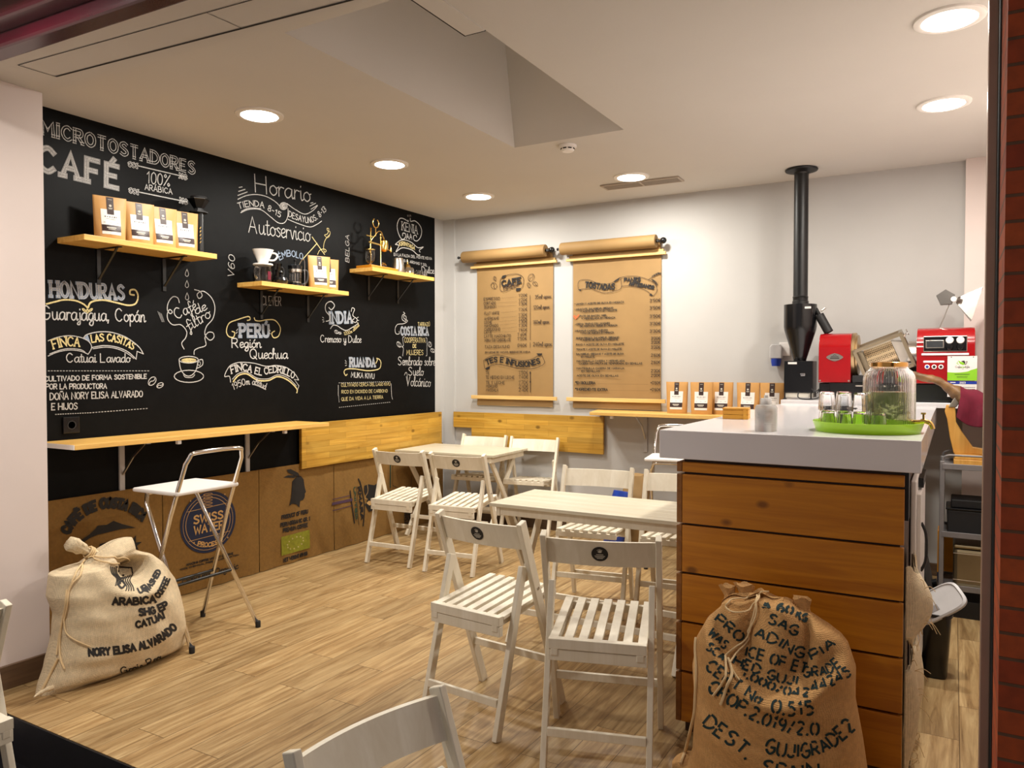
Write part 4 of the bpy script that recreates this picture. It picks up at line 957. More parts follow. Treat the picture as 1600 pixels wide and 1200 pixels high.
def m1(ink):
    i = ink('ink_brown'); n = ink('ink')
    Q.z(720, 400, .1)
    Q.line(i, [(700, 308), (760, 290), (860, 278), (935, 300), (976, 345), (978, 430), (950, 500)], .004); Q.line(i, [(638, 340), (618, 370), (612, 440), (616, 525), (650, 555), (720, 540), (800, 502), (860, 495)], .004)
    Q.blob(n, [(632, 345), (650, 308), (712, 292), (690, 335), (660, 350)]); Q.blob(n, [(860, 548), (868, 500), (945, 500), (915, 545)])
    Q.text(n, 'CAFE', [(645, 472), (942, 418)], 82, .014, serif=.5); Q.text(i, 'ESPRESSO', [(668, 525), (908, 462)], 44, .005)
    for c, rx, ry, rt in (((533, 352), 34, 22, 70), ((518, 465), 52, 44, 60), ((1098, 335), 62, 44, -60), ((1062, 455), 40, 25, 70), ((1160, 432), 40, 30, 35)): Q.bean(i, c, rx, ry, R(rt), .0035)
    P1 = [('ESPRESSO', 360, 695, 250, "1'20€", 640), ('CORTADO', 360, 762, 185, "1'20€", 712), ('BOMBON', 370, 818, 180, "1'30€", 772), ('FLAT WHITE', 370, 918, 230, "1'30€", 858), ('AMERICANO', 368, 998, 225, "1'30€", 942), ('LECHE', 368, 1056, 120, "1'20€", 1000), ('MANCHADO', 368, 1110, 215, "1'30€", 1050), ('CAPPUCCINO', 368, 1168, 245, "1'30€", 1108), ('LATTE', 368, 1212, 115, "1'60€", 1176)]
    for t, x, y, wd, pr_, py in P1:
        Q.z(720, 400, .1); lvl(i, t, (x, y), wd, 42); lvl(i, pr_, (905, py), 130, 46)
        Q.dots(i, (x + wd + 30, y - 12 - wd * .1), (880, py - 2), 16, .002, .4)
    Q.z(720, 510, .10833)
    for t, x, y, wd, pr_, py in (('LATTE MACCHIATO', 340, 162, 380, "1'40€", 136), ('MOKA CON CHOCOLATE', 342, 220, 378, "1'50€", 198), ('TAZA DESAYUNO', 346, 315, 356, "0'60€", 296)):
        lvl(i, t, (x, y), wd, 40); lvl(i, pr_, (820, py), 130, 46)
    lvl(i, 'SIN LECHE DE VACUNO, BEBIDAS DE AVENA', (350, 384), 650, 20, .0035)
    Q.line(i, [(998, -450), (1000, 195)], .0035, False); Q.line(i, [(1000, 230), (1000, 305)], .0035, False)
    Q.z(720, 400, .1)
    for t, x, y in (('35ml aprox.', 1160, 668), ('120ml aprox.', 1135, 830), ('160ml aprox.', 1130, 1060)): lvl(i, t, (x, y), 255, 56, .004)
    Q.z(720, 510, .10833); lvl(i, '240ml aprox.', (1045, 285), 270, 56, .004)
    Q.line(i, [(330, 490), (380, 455), (450, 424), (560, 415), (700, 448), (850, 490), (1000, 478), (1110, 425), (1170, 388)], .004); Q.line(i, [(350, 610), (450, 562), (560, 550), (700, 576), (850, 610), (1000, 612), (1130, 580), (1208, 522), (1170, 425)], .004); Q.line(i, [(330, 490), (332, 540), (350, 610)], .004, False)
    Q.blob(n, [(355, 612), (372, 590), (420, 576), (412, 612), (372, 626)]); Q.blob(n, [(1090, 390), (1168, 388), (1172, 412), (1125, 425)])
    Q.text(n, 'TES E INFUSIONES', [(378, 552), (460, 518), (560, 512), (660, 530), (760, 560), (860, 578), (980, 572), (1145, 528)], 68, .011, serif=.45)
    for t, x, y, wd, pr_, py in (('TE', 360, 688, 50, "1'50€", 690), ('TE HECHO EN LECHE', 360, 752, 412, "1'40€", 752), ('TE Y LECHE', 362, 828, 270, "1'70€", 832), ('MORUNO', 365, 880, 160, "2'40€", 890), ('MASSALA', 365, 935, 175, "2'40€", 938)):
        lvl(i, t, (x, y), wd, 40); lvl(i, pr_, (838, py), 130, 50)
    Q.line(i, [(1000, 650), (1002, 948)], .006, False)
    for y in (668, 800): Q.oval(n, (1001, y), 6, 10, .005)
def m2(ink):
    i = ink('ink_brown'); n = ink('ink'); Q.z(880, 400, .10833)
    Q.line(i, [(222, 485), (213, 420), (230, 360), (290, 342), (380, 346), (480, 385), (580, 405), (690, 392), (760, 345), (820, 308)], .0035); Q.line(i, [(222, 490), (300, 473), (400, 475), (500, 508), (600, 533), (720, 512), (836, 460), (828, 310)], .0035)
    Q.line(i, [(828, 310), (900, 295), (960, 289), (1080, 295), (1200, 330), (1310, 390), (1352, 455), (1345, 520), (1298, 575)], .0035); Q.line(i, [(836, 436), (960, 432), (1080, 455), (1180, 490), (1240, 530), (1260, 560)], .0035)
    Q.blob(n, [(222, 482), (262, 476), (245, 512)]); Q.blob(n, [(728, 385), (745, 350), (822, 310), (795, 350)]); Q.blob(n, [(1240, 570), (1262, 535), (1300, 575)])
    Q.text(n, 'TOSTADAS', [(318, 452), (420, 458), (560, 482), (740, 476)], 76, .012); Q.text(n, 'PANES', [(882, 366), (1112, 362)], 48, .010); Q.text(n, 'ARTESANOS', [(952, 418), (1050, 430), (1180, 455), (1302, 478)], 46, .010)
    Q.line(i, [(1225, 345), (1300, 295), (1410, 240)], .004); Q.line(i, [(1270, 335), (1320, 370), (1350, 420)], .004)
    for c, rt in (((1300, 285), -30), ((1330, 268), -28), ((1360, 252), -26), ((1390, 250), 0), ((1300, 352), 40), ((1325, 372), 45), ((1345, 398), 50)): Q.oval(n, c, 22, 7, .004, R(rt))
    rows = [("JAMON Y ACEITE DE OLIVA EN HOGAZA", 185, 705, 690), ("AGUACATE, SALMOREJO, OREGANO", 185, 782, 535), ("Y ACEITE DE OLIVA EN MOLLETE", 250, 812, 525), ("PATE DE BACON, MIEL", 240, 880, 390), ("Y MERMELADA EN HOGAZA", 265, 915, 485), ("CREMA TRUFAS CON JAMONES", 190, 995, 480), ("DE MONTAÑA VERDE EN HOGAZA", 245, 1025, 535), ("HUMMUS CASERO, NUECES", 185, 1092, 455), ("Y PAN DE NUECES EN HOGAZA", 250, 1125, 480)]
    for t, x, y, wd in rows: lvl(n, t, (x, y), wd, 24, .0036)
    for p, y in (("3'50€", 665), ("3'50€", 772), ("3'50€", 892), ("3'30€", 998), ("3'30€", 1106)): lvl(i, p, (1250, y), 150, 44, .004)
    for (x, y) in ((165, 690), (165, 768), (170, 985), (165, 1082)): Q.line(i, [(x, y), (x + 12, y)], .004, False)
    o = ink('orange_mark'); Q.line(o, [(150, 868), (180, 905), (225, 850)], .010, False); Q.line(o, [(165, 860), (190, 890), (215, 858)], .010, False)
    Q.z(880, 520, .10417)
    rows = [("QUESO FRESCO, SALMOREJO, OREGANO", 195, 93, 640), ("Y ACEITE DE OLIVA EN MOLLETE", 260, 122, 560), ("PAVO Y ACEITE DE OLIVA EN MOLLETE", 195, 190, 715), ("TOMATE Y ACEITE DE OLIVA EN MOLLETE", 198, 262, 680), ("SALMOREJO, OREGANO Y ACEITE DE OLIVA", 195, 332, 710), ("EN MOLLETE", 270, 370, 200), ("MANTEQUILLA CASERA Y MERMELADA", 200, 436, 720), ("BEACHANDO CON FRUTA DE TEMPORADA, EN SEMILLAS", 238, 474, 945), ("MANTEQUILLA CASERA DE NARANJA", 200, 545, 715), ("EN SEMILLAS", 275, 587, 272), ("ACEITE DE OLIVA EN SEMILLAS", 205, 654, 620)]
    for t, x, y, wd in rows: lvl(n, t.replace('BEACHANDO', 'CASERA'), (x, y), wd, 25, .0036)
    for p, y in (("3'00€", 105), ("3'00€", 165), ("3'00€", 238), ("2'60€", 358), ("2'60€", 464), ("2'30€", 592), ("2'00€", 660)): lvl(i, p, (1318, y), 135, 44, .004)
    lvl(n, '*EN BOLLERIA', (180, 766), 300, 36, .0055); lvl(n, '*INGREDIENTE EXTRA', (180, 862), 485, 34, .0055); lvl(i, "+0'60€", (1308, 770), 150, 44, .004); lvl(i, "+0'60€", (1303, 872), 155, 44, .004)
    Q.dots(i, (520, 766), (1290, 772), 30, .002, .35); Q.dots(i, (690, 862), (1290, 868), 24, .002, .35)
menu(0.372, 1.15, 'narrow brown paper menu on a roll with prices and a coffee banner', 0.27, 1.115, m1, 0.05)
menu(1.34, 2.118, 'brown paper toast menu on a roll, nearer the black stove pipe', 1.265, 2.10, m2, 0.032)
# ------------------------------------------------------------------ folding chairs
CH = 0.815
def make_chair(label):
    """origin on the floor under the seat; faces +y"""
    r = thing('folding_chair', label, 'chair', (0, 0, 0), 0, 'white folding wooden chairs')
    yt, yf = -0.105, 0.20
    def py(z): return yf + (yt - yf) * z / CH
    for s in (-1, 1):
        MB().bar((s * 0.207, yt, CH), (s * 0.207, yf, 0.0), 0.022, 0.042, (1, 0, 0)).build('back_post', 'white_wood', r, bevel=0.003)
        MB().bar((s * 0.183, py(.61) - 0.028, 0.63), (s * 0.183, -0.235, 0.0), 0.022, 0.036, (1, 0, 0)).build('rear_leg', 'white_wood', r, bevel=0.003)
        MB().lathe([(0.0, -0.002), (0.007, -0.002), (0.006, 0.002), (0, 0.003)], (s * 0.2185, py(.535), .535), 10, 'x').build('bolt', 'steel', r, smooth=True)
        MB().bar((s * 0.150, -0.203, 0.415), (s * 0.150, -0.163, 0.415), 0.028, 0.028, (1, 0, 0)).build('seat_peg', 'white_wood', r, bevel=0.004)
    # curved back rest
    rows = []; n = 12
    for i in range(n + 1):
        x = -0.197 + 0.394 * i / n; b = -0.026 * (1 - (x / 0.197) ** 2)
        z0, z1 = CH - 0.115, CH - 0.018
        rows.append([Vector((x, py(z0) + b - 0.008, z0)), Vector((x, py(z1) + b - 0.008, z1)), Vector((x, py(z1) + b + 0.006, z1)), Vector((x, py(z0) + b + 0.006, z0))])
    m = MB().grid(rows, True); m.add(rows[0], [(0, 1, 2, 3)]); m.add(rows[-1], [(3, 2, 1, 0)])
    br = m.build('backrest', 'white_wood', r, smooth=True)
    # round sticker on the outside of the backrest
    zc = CH - 0.066; yc = py(zc) - 0.026 - 0.0088
    tilt = Matrix.Translation((0.0, yc, zc)) @ Matrix.Rotation(math.atan2(yt - yf, CH) * -1.0, 4, 'X')
    st = MB(); st.lathe([(0.0, -0.0005), (0.030, -0.0005), (0.030, 0.0003)], n=26, axis='y'); st.v = [tilt @ v for v in st.v]
    stk = st.build('sticker', 'ink', br); stk['label'] = 'dark round logo sticker'
    lk = Ink(); lk.nrm = Vector((0, -1, 0))
    fm = lambda u, v: tilt @ Vector((u, -0.0009, v))
    lk.fill([(-0.008, 0.010), (-0.003, 0.005), (0.006, 0.006), (0.008, 0.013), (0.0, 0.017)], fm)
    lk.ribbon([(-0.009, 0.016), (0, 0.020), (0.009, 0.016)], 0.002, fm)
    for q, wd in ((-0.002, 0.024), (-0.008, 0.036), (-0.013, 0.030), (-0.018, 0.020)): lk.ribbon([(-wd / 2, q), (wd / 2, q)], 0.0026, fm)
    o = lk.mb; e = Ink()
    so = o.build('sticker_logo', 'sticker_light', r, fix=False)
    # seat
    zs = 0.452
    def sz(y): return zs + (y + 0.17) * 0.09
    for k in range(7):
        x = -0.156 + 0.052 * k
        MB().bar((x, -0.172, sz(-0.172)), (x, 0.205, sz(0.205)), 0.0325, 0.014, (1, 0, 0)).build('seat_slat', 'white_wood', r, bevel=0.002)
    MB().bar((-0.172, -0.188, zs - 0.008), (0.172, -0.188, zs - 0.008), 0.036, 0.030, (0, 0, 1)).build('seat_rear_rail', 'white_wood', r, bevel=0.002)
    MB().bar((-0.172, -0.188, zs - 0.048), (0.172, -0.188, zs - 0.048), 0.04, 0.024, (0, 0, 1)).build('seat_lower_rail', 'white_wood', r, bevel=0.002)
    MB().bar((-0.176, 0.195, sz(.195) - 0.022), (0.176, 0.195, sz(.195) - 0.022), 0.03, 0.022, (0, 0, 1)).build('seat_front_rail', 'white_wood', r, bevel=0.002)
    for s in (-1, 1): MB().bar((s * 0.148, -0.165, zs - 0.022), (s * 0.148, 0.19, sz(.19) - 0.022), 0.018, 0.026, (1, 0, 0)).build('seat_side_rail', 'white_wood', r)
    MB().bar((-0.172, -0.212, 0.135), (0.172, -0.212, 0.135), 0.03, 0.016, (0, 0, 1)).build('rear_stretcher', 'white_wood', r, bevel=0.002)
    MB().bar((-0.196, py(.205), 0.205), (0.196, py(.205), 0.205), 0.03, 0.016, (0, 0, 1)).build('front_stretcher', 'white_wood', r, bevel=0.002)
    return r
M['sticker_light'] = plain('sticker_print', lin(190, 184, 170), 0.6)
chairs = [
    ((2.505, 2.70, 0), -5, 'white folding chair with back turned, left of the two nearest the front table'),
    ((3.026, 2.627, 0), 17, 'white folding chair with back turned, between the front table and the counter sack'),
    ((0.645, 4.50, 0), 4, 'white folding chair at the far table, back turned, nearest the cloth boards'),
    ((1.145, 4.515, 0), 7, 'white folding chair at the far table, back turned, second from the cloth boards'),
    ((0.56, 5.655, 0), 186, 'white folding chair against the back wall, behind the far table, nearest the corner'),
    ((1.065, 5.665, 0), 190, 'white folding chair against the back wall under the notched pine leaf, right of its pair'),
    ((2.315, 4.15, 0), 190, 'white folding chair facing the shop front behind the front table'),
    ((2.815, 4.20, 0), 188, 'white folding chair half hidden behind the counter and front table'),
    ((3.125, 1.30, -0.18), -100, 'white folding chair in the foreground on the lower floor, cut by the frame'),
    ((1.325, 1.14, -0.18), 92, 'white folding chair at the left edge, only one post in view'),
]
c0 = None
for loc, rz, lab in chairs:
    if c0 is None:
        c0 = make_chair(lab); c0.location = loc; c0.rotation_euler = (0, 0, R(rz))
    else: dup(c0, loc, R(rz), lab)
# ------------------------------------------------------------------ folding tables
def make_table(label, L, Wd, loc, rz):
    r = thing('folding_table', label, 'table', loc, R(rz), 'white folding cafe tables')
    n = 6; pw = Wd / n; H = 0.722
    tp = MB()
    for k in range(n): tp.box(-L / 2, L / 2, -Wd / 2 + k * pw + 0.0006, -Wd / 2 + (k + 1) * pw - 0.0006, H - 0.018, H)
    tp.build('tabletop', 'white_table', r, bevel=0.0015)
    for s in (-1, 1): MB().box(-L / 2 + 0.05, L / 2 - 0.05, s * (Wd / 2 - 0.035) - 0.011, s * (Wd / 2 - 0.035) + 0.011, H - 0.062, H - 0.019).build('apron', 'white_wood', r, bevel=0.002)
    for s in (-1, 1): MB().box(s * (L / 2 - 0.04) - 0.011, s * (L / 2 - 0.04) + 0.011, -Wd / 2 + 0.02, Wd / 2 - 0.02, H - 0.066, H - 0.019).build('end_rail', 'white_wood', r, bevel=0.002)
    for s in (-1, 1):
        a = s * (L / 2 - 0.066); b = s * (L / 2 - 0.092)
        MB().bar((a, -Wd / 2 + 0.06, H - 0.03), (a, Wd / 2 - 0.035, 0.0), 0.022, 0.042, (1, 0, 0)).build('leg', 'white_wood', r, bevel=0.003)
        MB().bar((b, Wd / 2 - 0.06, H - 0.03), (b, -Wd / 2 + 0.035, 0.0), 0.022, 0.042, (1, 0, 0)).build('leg', 'white_wood', r, bevel=0.003)
    MB().bar((-L / 2 + 0.08, Wd / 2 - 0.09, 0.16), (L / 2 - 0.08, Wd / 2 - 0.09, 0.16), 0.03, 0.018, (0, 0, 1)).build('stretcher', 'white_wood', r, bevel=0.002)
    MB().bar((-L / 2 + 0.1, -Wd / 2 + 0.09, 0.16), (L / 2 - 0.1, -Wd / 2 + 0.09, 0.16), 0.03, 0.018, (0, 0, 1)).build('stretcher', 'white_wood', r, bevel=0.002)
    for x in (-0.16, 0.2): MB().box(x - 0.05, x + 0.05, -Wd / 2 + 0.028, -Wd / 2 + 0.055, H - 0.032, H - 0.0185).build('cleat', 'white_wood', r)
    return r
make_table('white slatted folding table in front, its right end against the counter', 1.06, 0.50, (2.62, 3.585, 0), 0.5)
make_table('white slatted folding table at the back by the corner of the room', 0.94, 0.62, (0.545, 5.395, 0), 3)
# ------------------------------------------------------------------ chrome folding stools
def make_stool(label, loc, rz):
    """origin at the centre of its feet; backrest hoop toward +x"""
    r = thing('folding_stool', label, 'stool', loc, rz, 'chrome folding stools')
    T = 0.0115
    hoop = [(-0.205, -0.195, 0.012), (0.02, -0.185, 0.66), (0.128, -0.18, 0.93)]
    top = [(0.142, -0.165, 0.965), (0.150, -0.13, 0.985), (0.150, 0.13, 0.985), (0.142, 0.165, 0.965)]
    pts = hoop + smooth_path(top, 5) + [(x, -y, z) for x, y, z in reversed(hoop)]
    MB().tube(pts, T, 12).build('backrest_frame', 'chrome', r, smooth='full')
    f = [(0.205, -0.215, 0.012), (-0.20, -0.16, 0.70)]
    pts = f + smooth_path([(-0.222, -0.14, 0.742), (-0.225, -0.11, 0.752), (-0.225, 0.11, 0.752), (-0.222, 0.14, 0.742)], 4) + [(x, -y, z) for x, y, z in reversed(f)]
    MB().tube(pts, T, 12).build('front_frame', 'chrome', r, smooth='full')
    MB().box(-0.26, 0.085, -0.20, 0.20, 0.765, 0.787).build('seat', 'white_plastic', r, bevel=0.008)
    for z in (0.30,):
        x = 0.205 - 0.405 * (z - 0.012) / 0.688
        MB().tube([(x, -0.19, z), (x, 0.19, z)], 0.008, 10).build('footrest', 'black_metal', r, smooth=True)
    MB().tube([(-0.11, -0.188, 0.28), (-0.11, 0.188, 0.28)], 0.008, 10).build('crossbar', 'black_metal', r, smooth=True)
    for s in (-1, 1):
        MB().tube([(0.07, s * 0.196, 0.765), (0.062, s * 0.186, 0.778)], 0.009, 8).build('hinge', 'steel', r)
    for p, nm in (((-0.205, -0.195), 1), ((-0.205, 0.195), 1), ((0.205, -0.215), 1), ((0.205, 0.215), 1)):
        MB().lathe([(0.014, 0.0), (0.0145, 0.03), (0.0125, 0.034)], (p[0], p[1], 0.0), 12).build('foot_cap', 'black_matte', r, smooth=True)
    return r
s0 = make_stool('chrome folding stool with white seat in front of the round blue emblem', (0.682, 2.672, 0), R(2))
dup(s0, (2.45, 5.33, 0), R(100), 'chrome folding stool almost hidden between the counter and back wall')
# things on the floor by the back wall
r = thing('paper_sack', 'brown crumpled paper sack on the floor by the back wall', 'paper bag', (2.03, 5.60, 0), R(-8))
rows = []
for i in range(14):
    z = 0.585 * i / 13; k = 1 - 0.25 * max(0, (i - 8) / 5) ** 2; row = []
    for q in range(28):
        t = 2 * PI * q / 28; c, s = math.cos(t), math.sin(t)
        rx = 0.105 * k; ry = 0.08 * k * (1 - 0.6 * max(0, (i - 9) / 4))
        e = 0.4
        row.append(Vector((math.copysign(abs(c) ** e, c) * rx + 0.006 * math.sin(i * 1.7 + q), math.copysign(abs(s) ** e, s) * ry + 0.005 * math.sin(i * 2.1 + q * 1.3), z + 0.01 * math.sin(q * 1.1) * (i / 13))))
    rows.append(row)
m = MB().grid(rows, True); m.add(rows[0], [tuple(range(28))]); m.add(rows[-1], [tuple(range(28))]); m.build('sack_body', 'kraft', r, smooth=True)
r = thing('blue_packet', 'blue packet with white stripes leaning on the brown paper sack', 'packet', (1.90, 5.42, 0), R(-20), None)
rows = []
for i in range(12):
    z = 0.47 * i / 11; w = 0.10 * (1 - 0.5 * abs(i / 11 - 0.45) ** 2); d = 0.055 * math.sin(PI * min(1, max(0.05, (i + .5) / 12))) + 0.004
    rows.append([Vector((w * math.cos(2 * PI * q / 20) + 0.05 * i / 11, d * math.sin(2 * PI * q / 20) + 0.06 * (i / 11), z)) for q in range(20)])
m = MB().grid(rows, True); m.add(rows[0], [tuple(range(20))]); m.add(rows[-1], [tuple(range(20))]); b = m.build('packet_body', 'blue_pack', r, smooth=True)
tr = BVHTree.FromPolygons([v.co for v in b.data.vertices], [p.vertices for p in b.data.polygons])
ik = Ink()
def fp(u, v):
    h = tr.ray_cast(Vector((u, -1, v)), Vector((0, 1, 0)))
    return h[0] - Vector((0, 0.0015, 0)) if h[0] else None
for x in (0.02, 0.045): ik.ribbon([(x - 0.03, 0.15), (x + 0.03, 0.42)], 0.008, fp, 0.02)
ik.build('stripe', 'white_label', r)
# ------------------------------------------------------------------ serving counter
ct = thing('serving_counter', 'serving counter clad in wide golden boards with a thick white top', 'counter', (3.62, 2.87, 0))
X0, X1, Y1 = 3.228 - 3.62, 4.012 - 3.62, 2.42
MB().box(X0 + 0.025, X1 - 0.012, 0.02, Y1, 0.045, 1.065).build('carcass', 'toe', ct)
MB().box(X0 + 0.03, X1 - 0.02, 0.03, Y1 - 0.02, 0.0, 0.045).build('plinth', 'toe', ct)
zb = [1.054, 1.007, 0.81, 0.621, 0.431, 0.238, 0.047]
for k in range(6):
    MB().box(X0 + 0.022, X1, 0.0, 0.02, zb[k + 1] + (0.009 if k < 5 else 0), zb[k]).build('front_board', 'counter_wood', ct, bevel=0.002)
    MB().box(X0, X0 + 0.021, 0.0, Y1, zb[k + 1] + (0.009 if k < 5 else 0), zb[k]).build('side_board', 'counter_end', ct, bevel=0.002)
MB().box(3.166 - 3.62, 4.062 - 3.62, -0.025, Y1 + 0.05, 1.068, 1.176).build('worktop', 'counter_top', ct, bevel=0.003)
MB().box(X1 - 0.012, X1 + 0.012, 0.02, 0.10, 0.90, 1.066).build('bracket', 'black_metal', ct)
# white appliance under the counter on its working side
ap = thing('glass_washer', 'white under-counter appliance with a dark curved handle, beside the trolley', 'dishwasher', (4.012, 3.55, 0))
MB().box(-0.008, 0.014, -0.05, 0.50, 0.10, 0.955).build('appliance_body', 'white_plastic', ap, bevel=0.006)
MB().box(0.0142, 0.03, -0.03, 0.48, 0.14, 0.90).build('door', 'white_plastic', ap, bevel=0.004)
MB().tube(smooth_path([(0.03, 0.0, 0.78), (0.046, 0.0, 0.74), (0.05, 0.0, 0.68), (0.046, 0.0, 0.62), (0.03, 0.0, 0.58)], 5), 0.006, 8).build('door_handle', 'black_gloss', ap, smooth=True)
M_ = MB().box(0.015, 0.034, 0.1, 0.42, 0.91, 0.95); M_.build('control_strip', 'black_gloss', ap)
# kitchen cloth hanging by the appliance
# hessian sacks hung on the counter's working side
def hang(label, y0, y1, z1, z0, seed, mat):
    r = thing('hessian_sack', label, 'sack', (4.014, (y0 + y1) / 2, 0.0)); w = (y1 - y0) / 2; rnd = random.Random(seed); rows = []
    for i in range(19):
        t = i / 18; z = z1 + (z0 - z1) * t; row = []
        for k in range(29):
            u = k / 28
            bulge = 0.016 + 0.082 * math.sin(PI * min(1, t * .9 + .08)) * (0.55 + 0.45 * math.sin(u * 5 + seed)) * (1 - 0.5 * u)
            bulge = 0.004 + (bulge - 0.004) * min(1.0, u / 0.22) ** 0.6 * min(1.0, (1 - u) / 0.1 + 0.02)
            zz = z + (0.03 * math.sin(u * 9 + seed * 2) + rnd.uniform(-.006, .006)) * (1 if i in (0, 18) else 0.2)
            row.append(Vector((bulge, -w + 2 * w * u, zz)))
        rows.append(row)
    m = MB().grid(rows); m.grid([[Vector((max(0.002, p.x - 0.006), p.y, p.z)) for p in reversed(rr)] for rr in rows])
    m.build('sack_body', mat, r, smooth='full')
    fr = MB()
    for k in range(14):
        u = rnd.random(); p = rows[18][int(u * 28)]; q = p + Vector((rnd.uniform(.005, .03), rnd.uniform(-.03, .03), rnd.uniform(-.07, -.01)))
        fr.tube(smooth_path([p, (p + q) / 2 + Vector((rnd.uniform(0, .02), 0, 0.01)), q], 4), 0.0012, 5)
        if k < 8:
            p = rows[int(rnd.random() * 18)][4]; q = p + Vector((rnd.uniform(.01, .05), rnd.uniform(-.02, .0), rnd.uniform(-.05, .01)))
            fr.tube(smooth_path([p, (p + q) / 2 + Vector((0, 0, 0.012)), q], 4), 0.0012, 5)
    o = fr.build('frayed_thread', 'cord', r); o['kind'] = 'stuff'
hang('frayed hessian sack hanging on the side of the counter, upper one', 2.93, 3.36, 0.71, 0.46, 1.0, 'jute')
hang('frayed hessian sack on the side of the counter, behind the counter-front sack', 2.93, 3.30, 0.405, 0.035, 2.4, 'jute')
# ------------------------------------------------------------------ on the counter
CT = 1.1762
tray = thing('round_tray', 'lime green round tray on the white counter', 'tray', (3.868, 3.175, CT))
MB().lathe([(0.0, 0.0), (0.172, 0.0), (0.184, 0.004), (0.190, 0.036), (0.193, 0.037), (0.1935, 0.033), (0.188, 0.0), (0.0, -0.0)][0:0] + [(0.0, 0.0002), (0.180, 0.0002), (0.192, 0.038), (0.1895, 0.0385), (0.1765, 0.006), (0.0, 0.006)], n=56).build('tray_body', 'lime', tray, smooth=True)
# drinks dispenser
dz = thing('drink_dispenser', 'ribbed glass drink dispenser with green infusion and gold tap', 'drink dispenser', (3.938, 3.235, CT + 0.0065))
outer = [(0.0, 0.0), (0.080, 0.0), (0.0885, 0.006), (0.0895, 0.02), (0.0895, 0.182), (0.0865, 0.202), (0.078, 0.219), (0.0655, 0.230), (0.0605, 0.237), (0.0605, 0.248)]
inner = [(r - 0.0035 if r > 0.01 else 0, max(h, 0.005) if r < 0.085 and h < 0.05 else h) for r, h in reversed(outer)]
inner[-1] = (0.0, 0.005); inner[-2] = (0.076, 0.005)
MB().lathe(outer + inner, n=180, rib=60, ribamp=0.022).build('glass_jar', 'glass', dz, smooth='full')
MB().lathe([(0.0, 0.0056), (0.0845, 0.0085), (0.0848, 0.02), (0.0848, 0.142), (0.0, 0.142)], n=48).build('infusion', 'glass_green', dz, smooth=True)
MB().lathe([(0.0612, 0.236), (0.0645, 0.238), (0.0645, 0.253), (0.058, 0.256), (0.0, 0.256)], n=48).build('lid', 'copper_band', dz, smooth=True)
m = MB(); rnd = random.Random(3)
for k in range(56):
    a = rnd.random() * 2 * PI; rr = 0.068 * math.sqrt(rnd.random()); c = Vector((rr * math.cos(a), rr * math.sin(a), 0.03 + 0.095 * rnd.random() ** 0.7))
    Rm = Euler((rnd.uniform(-.9, .9), rnd.uniform(-.9, .9), rnd.random() * 6)).to_matrix()
    L_, W_ = rnd.uniform(.012, .02), rnd.uniform(.006, .010)
    m.add([c + Rm @ Vector(p) for p in ((-L_, 0, 0), (-L_ * .3, -W_, .002), (L_ * .5, -W_ * .8, 0), (L_, 0, -.002), (L_ * .5, W_ * .8, 0), (-L_ * .3, W_, .002))], [(0, 1, 2, 3, 4, 5)])
o = m.build('herb_leaves', 'mint', dz, fix=False); o['kind'] = 'stuff'
tap = MB(); tap.tube([(0.086, 0, 0.03), (0.118, 0, 0.032)], 0.009, 12); tap.tube(smooth_path([(0.112, 0, 0.034), (0.13, 0, 0.034), (0.145, 0, 0.026), (0.152, 0, 0.008)], 5), [0.010] * 5 + [0.009] * 5 + [0.008] * 6, 12)
t_ = tap.build('tap', 'brass', dz, smooth=True); t_.rotation_euler = (0, 0, R(-12))
MB().tube([(0.120, 0, 0.04), (0.120, 0, 0.062)], 0.004, 8).bar((0.112, -0.0, 0.064), (0.128, 0, 0.064), 0.006, 0.007, (0, 1, 0)).build('tap_lever', 'brass', t_, smooth=True)
# tumblers upside down, two layers
def make_glass(label):
    g = thing('glass_tumbler', label, 'glass', (0, 0, 0), 0, 'upturned tumblers on the green tray')
    o_ = [(0.029, 0.0), (0.0285, 0.012), (0.0235, 0.066), (0.0215, 0.070), (0.0, 0.070)]; i_ = [(0.0, 0.062), (0.0205, 0.061), (0.0265, 0.012), (0.0272, 0.0)]
    MB().lathe(o_ + i_, n=36, closed=True, rib=9, ribamp=0.03).build('tumbler', 'glass', g, smooth=True); return g
spots = [(3.722, 3.185), (3.738, 3.115), (3.792, 3.155), (3.800, 3.082), (3.778, 3.225), (3.852, 3.105), (3.732, 3.242), (3.915, 3.065)]
lab0 = ['upturned tumbler at the left rim of the green tray, bottom layer', 'upturned tumbler front left on the green tray, bottom layer', 'upturned tumbler in the middle of the bottom layer on the green tray', 'upturned tumbler at the front rim of the green tray',
        'upturned tumbler behind the middle one on the green tray', 'upturned tumbler of the bottom layer just in front of the ribbed dispenser', 'upturned tumbler at the back left of the green tray', 'single upturned tumbler with none on top, right of the stacked ones']
lab1 = ['upturned tumbler stacked on the leftmost one, top layer', 'upturned tumbler stacked front left, top layer', 'upturned tumbler stacked in the middle, top layer', 'upturned tumbler stacked at the front rim, top layer', 'upturned tumbler stacked behind the middle one, top layer', 'upturned tumbler of the top layer closest to the ribbed dispenser']
g0 = None
for lay, labs, n in ((0, lab0, 8), (1, lab1, 6)):
    for k in range(n):
        loc = (spots[k][0], spots[k][1], CT + 0.0066 + lay * 0.0704)
        if g0 is None: g0 = make_glass(labs[k]); g0.location = loc
        else: dup(g0, loc, R(23 * k + 11 * lay), labs[k])
